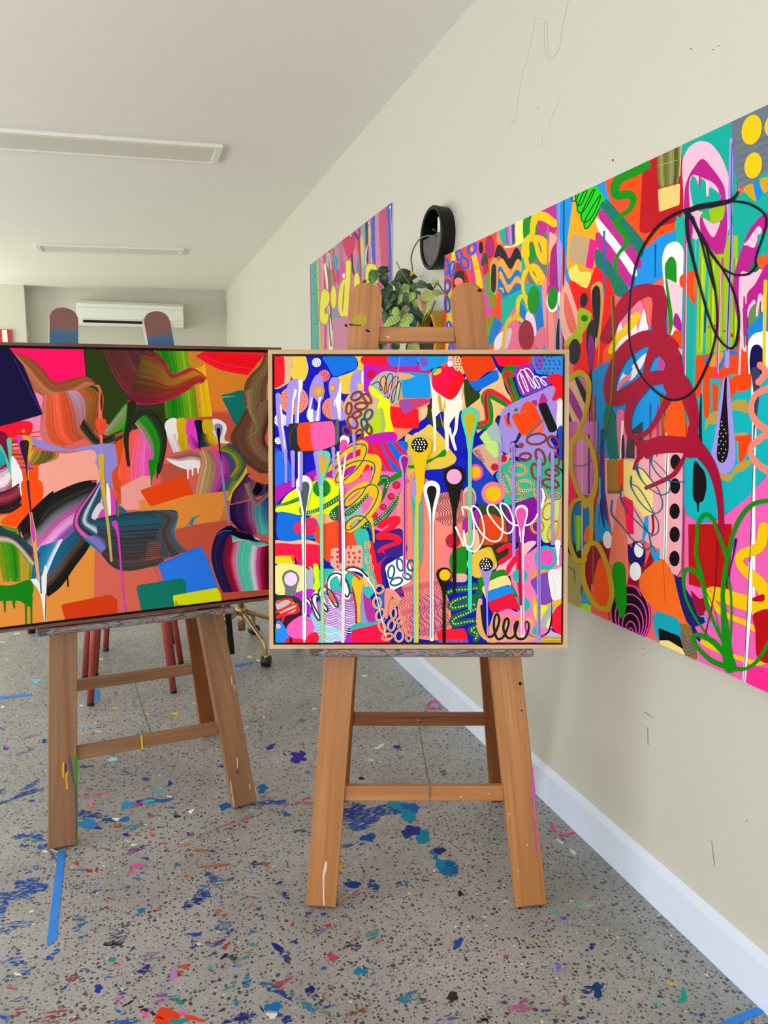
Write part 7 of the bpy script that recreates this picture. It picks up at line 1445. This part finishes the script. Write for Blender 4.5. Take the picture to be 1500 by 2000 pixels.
tape([(-10, 1361), (62, 1355), (64, 1358), (-10, 1367)], 'thin blue masking tape line at the far left edge of the floor')
tape([(184, 1348), (194, 1347), (194, 1368), (183, 1369)], 'short blue masking tape piece beside a red stool foot')
tape([(458, 1299), (490, 1293), (496, 1295), (460, 1304)], 'faded blue masking tape piece near the brass castor')
# ------------------------------------------------------------------ paint spilt on the floor
use(Canvas(Vector((0, 0, 0)), Vector((1, 0, 0)), Vector((0, 1, 0)), (XL, WX - .018, YF, YB), FL, step=2e-6, z0=2.0e-4, mat=M_SPLAT))
def blob(col, cx, cy, rx, ry, irr=.35, rot=0, m=M_SPLAT, name='paint_splash'):
    n = 18; ph = [rng.uniform(0, 6.28) for _ in range(4)]; pts = []; a = R(rot)
    for i in range(n):
        t = 2 * math.pi * i / n; k = 1 + irr * (.5 * math.sin(2 * t + ph[0]) + .4 * math.sin(3 * t + ph[1]) + .35 * math.sin(5 * t + ph[2]) + .2 * math.sin(7 * t + ph[3]))
        x = rx * math.cos(t) * k; y = ry * math.sin(t) * k
        pts.append((TO[0] + (cx + x * math.cos(a) - y * math.sin(a)) / TO[2], TO[1] + (cy + x * math.sin(a) + y * math.cos(a)) / TO[2]))
    return emit(name, tess(pts, hx(col)), mat=m)
W_, S_ = M_WORN, M_SCUFF
T(0, 1640, 3.75)
for a in (('1a4aa0',230,330,120,45,.5,-5,W_),('1a4a98',120,400,150,40,.5,-8,W_),('1c56a8',190,420,90,30,.6,20,S_),('1a50a8',20,480,40,60,.4,0,W_),('1c54a8',10,560,30,40,.4,0,S_),('1c50a0',120,620,130,26,.5,-6,S_),('205a9a',50,660,80,22,.5,-5,S_),('1a5aa8',100,890,95,36,.5,0,S_),('1a5aa8',150,980,80,28,.6,-20,S_),('1a58b0',380,850,24,60,.5,55,W_),('1a54a0',250,220,60,20,.6,-30,S_),('1c54a0',470,1090,40,14,.5,-50,W_),('1a3a9a',720,1090,34,28,.4,0,M_SPLAT),('2a2c70',1060,950,50,32,.6,0,W_),('e0448c',1010,188,52,12,.5,0,M_SPLAT),('e84890',962,238,22,10,.3,0,M_SPLAT),('2a80c8',1000,285,32,12,.4,0,W_),('1c74a0',1035,518,34,16,.5,-10,M_SPLAT),('162c78',1420,460,80,34,.4,-15,W_),('1c3c88',1480,400,50,40,.5,-30,W_),('1e7ab0',1490,350,40,26,.5,-40,S_),('2a8898',820,878,28,20,.2,0,M_SPLAT),('40506c',860,700,50,60,.5,20,S_),('23282c',840,765,62,30,.6,-15,W_),('8a2840',535,1015,38,26,.5,-40,W_),('3a4a5a',600,1025,34,18,.5,0,S_),('1c4aa8',600,222,44,10,.5,0,W_),('a03828',650,228,26,12,.3,0,M_SPLAT),('a03828',708,220,12,18,.5,0,M_SPLAT),('b04030',565,175,18,14,.4,0,M_SPLAT),('a878c8',1275,990,32,38,.3,10,M_SPLAT),('d84018',1345,930,50,14,.5,-15,M_SPLAT),('a82820',1315,975,20,30,.6,-30,W_),('c85ab0',870,1170,44,22,.6,20,S_),('b84a98',1160,1200,60,26,.5,-25,S_),('d8401c',1220,1310,110,66,.3,-10,M_SPLAT),('d8401c',1420,1310,70,20,.4,15,M_SPLAT),('1c8a8a',1310,1330,60,22,.5,0,M_SPLAT),('e8509a',1345,1275,28,16,.4,20,M_SPLAT),('e8509a',1060,1280,34,14,.5,25,M_SPLAT),('2a2038',1090,1260,90,16,.5,25,W_),('1a7a80',1290,1170,60,24,.5,15,W_),('14141c',940,1200,40,8,.5,-30,M_SPLAT),('8a3c30',130,1260,70,30,.6,0,S_),('9a4838',420,1270,110,36,.6,-15,S_),('8a4030',360,1320,120,24,.5,0,S_),('8a4034',560,1320,40,20,.5,0,W_),('2a5a98',120,1170,60,18,.6,-10,S_),('1a56a8',30,1300,40,24,.5,0,W_),('b05a78',90,1080,60,18,.5,0,S_),('8a6a5a',395,1060,40,14,.6,-15,S_),('2a3c98',890,1130,26,20,.5,0,W_),('1c64c0',870,1258,20,12,.3,0,M_SPLAT),('3a4080',640,960,90,8,.6,20,S_),('2a48a0',1440,700,40,20,.5,0,W_),('2a3c80',1420,770,36,26,.6,0,S_),('d0d0d0',1455,765,14,10,.3,0,M_SPLAT),('4a6aa0',1080,860,80,18,.6,-5,S_),('986090',1100,850,60,24,.6,-10,S_),('c08090',880,920,60,16,.6,0,S_),('c84828',1390,1230,0.1,0.1,0,0,M_SPLAT),('2a6a98',590,590,60,34,.6,-10,S_),('2c64a0',600,715,40,16,.6,0,S_),('2a70a0',560,660,40,20,.6,0,S_),('1c64a0',800,1000,50,16,.5,0,S_),('2a5a88',570,350,40,16,.5,-10,S_),('3050a0',700,380,40,12,.6,-5,S_),('2a4c90',930,350,50,12,.6,-20,S_),('1c3c98',400,130,44,10,.6,50,W_),('6aa0d8',970,600,20,12,.5,0,S_),('2a58b0',920,1340,120,20,.6,0,W_),('e0e0e0',330,88,16,8,.5,0,M_SPLAT),('c87050',1350,40,60,8,.5,-8,W_),('b85838',1440,80,50,10,.6,10,S_),('905a60',700,60,120,12,.5,10,S_),('8a5a9a',980,70,60,16,.6,-30,S_),('283c88',1040,60,40,14,.6,-20,S_),('b04a3a',1365,268,18,8,.3,0,M_SPLAT),('3a6a88',1300,185,30,10,.4,0,W_),('e0d8d0',230,525,24,6,.5,-25,M_SPLAT)):
    blob(*a)
T(350, 1640, 3.75)
for a in (('a85a38',265,192,110,11,.4,-4,M_SPLAT),('3a3c78',570,180,60,18,.6,-15,W_),('a8482c',635,182,20,14,.4,0,M_SPLAT),('2a70a8',300,300,80,10,.5,-10,W_),('1a5090',240,280,44,40,.6,0,W_),('b05a30',155,82,50,12,.6,0,W_),('3a3c88',240,84,18,10,.4,0,M_SPLAT),('1c3c88',1270,330,58,26,.25,10,M_SPLAT),('1c4c90',1415,340,38,40,.5,20,W_),('c89010',1190,184,16,9,.2,0,M_SPLAT),('d0a010',1214,233,18,10,.2,0,M_SPLAT),('b07088',1305,392,32,20,.4,0,W_),('1c3c78',770,405,36,22,.4,25,W_),('6a9a50',725,380,34,18,.5,30,S_),('8a8850',715,320,40,14,.5,-10,S_),('b88070',535,478,26,16,.4,0,W_),('2c4c80',582,508,16,14,.3,0,M_SPLAT),('a85850',285,530,26,22,.5,0,W_),('a04c3c',330,553,20,12,.4,0,M_SPLAT),('3a6a88',320,620,70,36,.6,-20,S_),('1c50a8',1058,546,20,12,.3,-10,M_SPLAT),('1c3c8a',1210,566,36,5,.4,0,W_),('2a5078',940,540,30,26,.5,0,S_),('a8404c',1092,630,22,14,.3,-10,M_SPLAT),('7a6aa8',1045,655,16,12,.3,0,W_),('b04c28',830,620,14,20,.4,20,M_SPLAT),('1c2470',720,790,44,24,.3,40,M_SPLAT),('2a3c78',770,850,70,26,.4,42,W_),('1c3c8a',852,752,16,14,.3,0,M_SPLAT),('8a7a40',515,825,44,26,.5,0,S_),('22283c',330,855,30,14,.4,-30,M_SPLAT),('3c4038',395,870,26,34,.4,0,W_),('8a8a38',435,882,20,16,.4,0,W_),('3a8ae0',435,922,19,12,.1,0,M_SPLAT),('30a0a8',230,937,17,12,.2,0,M_SPLAT),('a04020',340,780,34,14,.5,-35,M_SPLAT),('4a3c88',270,760,60,20,.5,-15,W_),('2a48a0',130,700,36,18,.5,-20,W_),('3a3c80',375,675,30,16,.5,-40,W_),('3a3430',1272,778,58,30,.35,0,W_),('5a9088',1410,695,60,30,.4,-10,W_),('1c6a98',1060,942,22,13,.2,0,M_SPLAT),('b04060',1120,860,34,28,.4,0,M_SPLAT),('1c78a0',1325,965,44,30,.5,-10,M_SPLAT),('a89ac0',1222,992,18,16,.3,0,W_),('1a70a0',495,1040,28,50,.5,25,W_),('3a9098',380,1080,30,60,.5,30,S_),('1c6a90',640,1055,56,8,.4,0,M_SPLAT),('9a4a48',735,1060,60,26,.5,-15,W_),('e05038',755,1092,14,12,.3,0,M_SPLAT),('1c4a90',720,1110,80,26,.5,30,W_),('2a3c80',770,1150,70,6,.4,28,M_SPLAT),('3a7890',890,1180,90,24,.5,38,S_),('1c2468',960,1100,34,26,.4,0,M_SPLAT),('2a3470',1000,1160,80,20,.4,45,W_),('1c6aa8',690,1225,60,36,.3,0,M_SPLAT),('1c7ca8',950,1230,60,24,.5,10,W_),('5a8a60',1040,1250,70,30,.6,20,S_),('1c3c88',1090,1215,50,12,.5,0,W_),('d8d8d8',680,1290,34,26,.6,40,M_SPLAT),('181414',605,1240,30,6,.4,55,M_SPLAT),('1c2878',430,1310,100,24,.6,-10,W_),('1c2878',520,1300,40,34,.5,0,W_),('1c3c80',770,1310,50,36,.5,10,W_),('1c70a0',410,1195,34,20,.5,-50,W_),('a84c30',1280,1280,90,20,.6,-20,S_),('9a70a0',1440,1060,30,20,.5,0,S_),('8a7c48',1060,1150,40,24,.5,0,S_),('a85878',800,1030,80,24,.6,-10,S_),('c8b8a8',1255,1188,12,12,.2,0,M_SPLAT),('2c3c70',300,330,40,10,.5,-10,S_)):
    blob(*a)
T(700, 1640, 3.75)
poly('0f7aa8', '515 95 560 60 600 60 590 110 580 125 600 150 680 150 700 190 735 240 700 262 640 266 600 240 565 190 570 150 545 135 555 115', name='paint_splash'); blob('2a2468', 595, 82, 40, 26, .35); blob('1a5a9a', 690, 200, 46, 40, .35, 20, M_WORN); blob('2468a8', 655, 230, 60, 26, .3, 10, W_)
for a in (('1a4c98',105,330,36,34,.5,20,W_),('1c50a8',295,318,14,10,.3,0,M_SPLAT),('2a64b0',350,328,10,20,.4,-20,M_SPLAT),('1c4c9a',735,750,22,44,.45,35,M_SPLAT),('1c4c98',725,775,34,16,.4,-25,M_SPLAT),('7a7840',760,355,40,14,.5,0,S_),('22282a',745,395,14,26,.4,-25,M_SPLAT),('d8d0d0',558,230,12,10,.3,0,M_SPLAT),('c04880',570,236,8,6,.3,0,M_SPLAT),('1c7a98',355,1155,66,38,.45,-10,W_),('6a8a78',450,1180,50,30,.5,0,S_),('3c2a2c',690,1150,46,32,.3,-15,M_SPLAT),('b05080',1190,1230,90,50,.5,0,S_),('c05a90',1200,1230,70,14,.5,10,W_),('b07ab0',1030,1210,20,40,.5,0,S_),('6a6ac8',1465,935,18,28,.4,0,M_SPLAT),('a88a48',1335,745,16,14,.3,0,M_SPLAT),('e8c880',1345,1335,12,14,.3,0,M_SPLAT),('8a4a30',20,1260,40,20,.5,-30,W_),('a86a50',255,1010,16,24,.4,0,W_),('2a1c20',925,1320,24,14,.3,0,M_SPLAT),('4a8a98',110,715,50,20,.5,0,S_),('5a5a9a',650,1310,60,26,.6,0,S_),('3cb0a8',1445,535,30,8,.3,30,M_SPLAT),('5a5ac8',1495,575,14,14,.4,0,M_SPLAT),('9a6a58',480,892,40,10,.4,0,S_),('b85040',1075,858,10,18,.3,0,M_SPLAT)):
    blob(*a)
T(1100, 1640, 3.75)
for a in (('1c3c70',250,1100,44,50,.45,0,M_SPLAT),('1c3c70',170,1100,56,24,.5,0,W_),('1c3c80',208,785,20,20,.5,0,M_SPLAT),('08a098',880,1140,20,50,.3,8,M_SPLAT),('08a098',870,1180,34,16,.2,0,M_SPLAT),('08a8a0',678,1210,17,14,.1,0,M_SPLAT),('4a9a90',445,1022,12,10,.2,0,M_SPLAT),('d8d8d8',70,90,36,10,.5,40,M_SPLAT),('a8a020',78,130,14,8,.3,0,M_SPLAT),('5a5ad0',8,575,20,12,.4,0,M_SPLAT),('8a5030',10,1170,16,26,.4,0,M_SPLAT),('5aa0b0',60,1170,26,8,.3,-10,W_)):
    blob(*a)
line('5ac8a0', '8 9 8 7', '190 492 130 495 100 475 130 452', name='paint_splash'); line('8acab0', '7 6 6', '130 452 160 470 190 478', name='paint_splash'); line('d8a8b0', '10 6 4', '170 490 240 478 300 455', name='paint_splash')
T()
line('e83c88', '7 6 5', '1076 1608 1082 1622 1098 1632', name='paint_splash', mat=M_WORN); line('e83c88', '5 6 5', '1098 1632 1112 1630 1121 1626', name='paint_splash', mat=M_WORN); line('e04890', '7 6 5', '865 1370 840 1373 836 1383', name='paint_splash', mat=M_WORN); blob('e04890', 850, 1384, 18, 3, .3, 0, W_)
line('d8d8d4', '4 3', '1088 1640 1100 1648', name='paint_splash')
T(340, 1280, 4.1667)
for a in (('2a1c98',1005,835,70,36,.5,-5,M_SPLAT),('2a1c98',1045,800,26,22,.4,0,M_SPLAT),('30289a',785,745,50,14,.5,-25,M_SPLAT),('3a2c90',900,805,20,6,.4,50,M_SPLAT),('0c68a0',720,1085,50,26,.5,-30,M_SPLAT),('0c5aa0',430,1225,60,30,.5,-10,M_SPLAT),('1a50a0',780,1200,120,24,.5,-4,W_),('1a48a0',860,1190,60,10,.4,-4,M_SPLAT),('1a5aa8',915,1295,34,16,.4,0,M_SPLAT),('7ad0d8',1140,438,18,8,.3,0,M_SPLAT),('b03c58',640,540,60,5,.3,-8,W_),('d8407c',400,1390,210,8,.5,-22,S_),('c8507c',560,1340,80,8,.4,-22,W_),('b8506c',1080,1165,50,10,.4,-10,W_),('4a98a8',250,1405,34,14,.4,0,S_),('2a3c8c',385,900,28,12,.5,10,W_),('e04890',1050,1075,12,7,.2,0,M_SPLAT),('2ca8d0',1068,1112,12,8,.2,0,M_SPLAT),('f0f0f0',135,1272,18,12,.5,-20,M_SPLAT),('2c3c34',20,1312,30,8,.3,-10,M_SPLAT),('e0b818',20,475,24,10,.5,15,M_SPLAT),('f07068',45,308,14,6,.2,0,M_SPLAT),('c8d020',170,395,26,6,.3,0,M_SPLAT),('1c60a0',1085,950,20,14,.4,0,W_),('a83c4c',720,1150,26,10,.5,0,S_),('1c4c98',130,1455,40,12,.5,0,W_),('c87858',160,1485,60,10,.5,0,S_),('e8e8e0',730,500,10,6,.3,0,M_SPLAT),('f06050',655,420,12,5,.2,0,M_SPLAT),('e8e8e8',615,15,24,8,.3,0,M_SPLAT),('e8e8e8',685,42,20,7,.3,0,M_SPLAT),('3a70b0',1030,540,50,14,.6,-15,S_),('24505c',1030,1430,50,14,.4,0,W_),('b0a8e0',670,1012,20,12,.4,0,W_),('1aa0a0',412,1072,18,8,.3,0,W_)):
    blob(*a)
T(0, 1380, 3.75)
for a in (('1a4aa8',180,640,110,20,.5,-22,W_),('1c54a8',220,580,80,14,.5,-25,W_),('2050a0',190,330,70,8,.4,-20,S_),('c070b0',235,215,50,10,.4,-15,W_),('2a3cb0',40,305,20,14,.4,0,M_SPLAT),('d850a0',55,298,18,8,.4,0,M_SPLAT),('1a40a8',325,252,18,14,.3,0,M_SPLAT),('70c0d0',655,142,34,9,.3,0,M_SPLAT),('9adce4',825,388,36,14,.4,0,M_SPLAT),('e0609a',710,640,100,7,.4,-10,M_SPLAT),('e070a8',668,690,18,14,.4,0,M_SPLAT),('2a90c8',930,720,60,20,.5,-15,M_SPLAT),('1c60a0',1130,690,120,16,.5,-5,M_SPLAT),('30b8d0',1080,695,50,14,.4,-5,M_SPLAT),('1a28b0',1018,708,22,18,.4,0,M_SPLAT),('c05078',1020,710,100,8,.4,-30,W_),('f0f0f0',1240,660,18,5,.3,0,M_SPLAT),('40b0d0',1160,622,32,10,.3,0,M_SPLAT),('2a24a8',1245,565,20,14,.5,0,M_SPLAT),('e08038',670,728,36,8,.4,-5,M_SPLAT),('2a80b8',640,860,80,34,.5,-10,M_SPLAT),('1c4890',700,800,80,16,.5,0,W_),('1a4890',610,780,44,26,.5,0,W_),('1470b0',910,828,44,16,.4,0,M_SPLAT),('1a5090',800,830,50,14,.4,0,M_SPLAT),('f0f0f0',850,826,36,8,.6,0,M_SPLAT),('4a90a8',980,880,76,22,.5,-10,W_),('2c2ca0',718,890,26,10,.3,0,M_SPLAT),('b04c38',866,878,30,11,.3,-10,M_SPLAT),('28289a',920,938,24,10,.3,-10,M_SPLAT),('c85030',1118,945,20,10,.3,0,M_SPLAT),('c85030',1112,902,16,9,.3,0,M_SPLAT),('c85038',1004,932,14,9,.3,0,M_SPLAT),('a05048',1100,800,30,14,.5,0,W_),('1c3434',1298,805,26,9,.3,-5,M_SPLAT),('f0f0f0',1400,768,18,12,.6,-30,M_SPLAT),('1c50a0',170,950,70,22,.5,-10,W_),('2058a8',280,960,54,20,.5,0,W_),('1c54a8',310,1030,40,22,.5,0,W_),('2050a0',180,1020,30,12,.5,0,W_),('e8e8e8',330,1062,18,8,.5,0,M_SPLAT),('e04c98',1010,1165,54,12,.5,0,M_SPLAT),('3048a0',630,440,44,12,.5,-10,W_),('2a4c90',1070,530,30,14,.5,0,W_),('3a6aa0',925,490,40,14,.5,0,S_),('d8c828',845,15,20,6,.3,0,M_SPLAT),('e8c020',1285,55,26,9,.5,0,M_SPLAT),('f09070',1255,52,18,5,.3,0,M_SPLAT),('d8d020',1075,58,14,5,.2,0,M_SPLAT),('2a5090',20,620,40,20,.5,0,S_),('2a5090',30,700,50,14,.5,0,S_),('2050a8',230,690,24,10,.4,0,W_),('b04c30',1400,1090,20,8,.3,0,M_SPLAT),('6a7098',180,890,60,6,.5,-5,S_),('284c90',1060,1110,34,8,.4,0,W_),('8a4c90',970,1060,50,16,.5,-20,W_),('b85a78',930,1080,60,12,.5,-10,S_)):
    blob(*a)
T(0, 1180, 5.769)
for a in (('68c8d8',410,865,60,20,.4,-10,M_SPLAT),('f0f0f0',915,1145,26,8,.3,0,M_SPLAT),('d8c020',1300,1175,30,9,.4,0,M_SPLAT),('e8e0d8',190,335,34,9,.4,-10,M_SPLAT),('f08080',95,450,30,8,.3,0,M_SPLAT),('b8e0e0',30,430,30,9,.3,0,M_SPLAT),('e8e0e0',1140,620,24,8,.2,0,M_SPLAT),('f0a8a0',360,1092,16,8,.2,0,M_SPLAT),('b89048',235,1120,16,6,.3,0,M_SPLAT),('f0f0f0',30,1160,26,10,.5,-20,M_SPLAT),('e0b820',1435,770,16,8,.3,0,M_SPLAT),('a8a020',960,845,44,6,.4,-10,M_SPLAT)):
    blob(*a)
line('90d0dc', '10 6 6', '405 880 375 970 370 1080', name='paint_splash')
T(560, 1230, 2.6786)
for a in (('1a4a9a',450,960,150,50,.5,-8,W_),('1a3c90',350,950,60,40,.5,0,W_),('1c4ca0',380,1020,80,24,.5,0,W_),('0c88a8',600,930,60,30,.4,10,M_SPLAT),('0c84a8',640,980,40,26,.4,30,M_SPLAT),('1a3080',650,1055,44,34,.4,0,M_SPLAT),('0c80a0',715,1085,34,36,.3,-40,M_SPLAT),('1a5aa0',650,930,44,24,.4,0,M_SPLAT),('1a4c98',425,1088,44,18,.4,0,M_SPLAT),('2a5a90',320,1130,44,8,.4,-15,W_),('d8d8d0',488,612,22,10,.5,-20,M_SPLAT),('2a2c90',578,614,18,11,.4,0,M_SPLAT),('90d8d0',440,684,16,9,.3,0,M_SPLAT),('8a6a38',820,752,18,14,.4,0,W_),('e8e0b0',408,242,16,5,.2,0,M_SPLAT),('f06a80',540,534,10,5,.2,0,M_SPLAT),('90d8d0',145,416,14,7,.3,0,M_SPLAT),('101010',390,778,14,7,.3,0,M_SPLAT),('b04c70',60,910,90,10,.4,-8,S_)):
    blob(*a)
rng2 = random.Random(41)
T()
cols = ['1c4c9a', '2a70a8', 'a04838', '3a3c80', 'd8d4cc', 'c05080', '2a8a90', '8a8040', 'b86048', '6a5a9a', '2a3c78', 'd8c030', 'e8e4e0']
for i in range(170):
    x = rng2.uniform(-40, 760) if rng2.random() < .72 else rng2.uniform(700, 1400); y = 1230 + (2000 - 1230) * rng2.random() ** .8
    p = onfloor(x, y)
    if p.x > WX - .08: continue
    s = rng2.uniform(1.2, 4.6) * (y - 900) / 800
    blob(rng2.choice(cols), x, y, s * rng2.uniform(1, 2.4), s * .6, .45, rng2.uniform(-25, 25), rng2.choice([M_SPLAT, W_, W_, S_]), name='paint_spot')
# ------------------------------------------------------------------ pencil scribbles and scuffs on the right wall
use(Canvas(Vector((WX, 0, 0)), Vector((0, 1, 0)), Vector((0, 0, 1)), (YF, YB, .1, 2.33), WR, mat=M_MARK, z0=3e-4)); T(980, 0, 2.8846)
G1 = 'c2bbab'
for w, p in (('3 4 3 3', '80 640 110 450 160 260 190 105'), ('4 4', '190 105 240 108'), ('4 4 3', '240 108 240 270 262 345'), ('3 3 3', '255 100 262 300 275 330'), ('3 3 3 3', '262 345 320 280 340 160 375 0'), ('4 3 3', '52 710 70 675 92 668'), ('3 3 3', '170 838 215 825 232 760'), ('2 2', '330 540 260 720')):
    line(G1, w, p, name='pencil_mark')
T()
for w, p in (('2 1.5', '1259 1391 1275 1401'), ('1.4 1.4', '1265 1421 1266 1455'), ('1.4 1.4', '1390 1643 1396 1690')): line('8a867c', w, p, name='pencil_mark', sm=False)
for x, y, r_ in ((1197, 313, 2.4), (1350, 95, 1.6), (1393, 97, 1.4), (1404, 89, 1.2), (1256, 1266, 1.6), (1459, 1603, 1.4), (1051, 212, 1.2)): ell('4a4640', x, y, r_ * .7, r_, name='nail_hole', n=8)
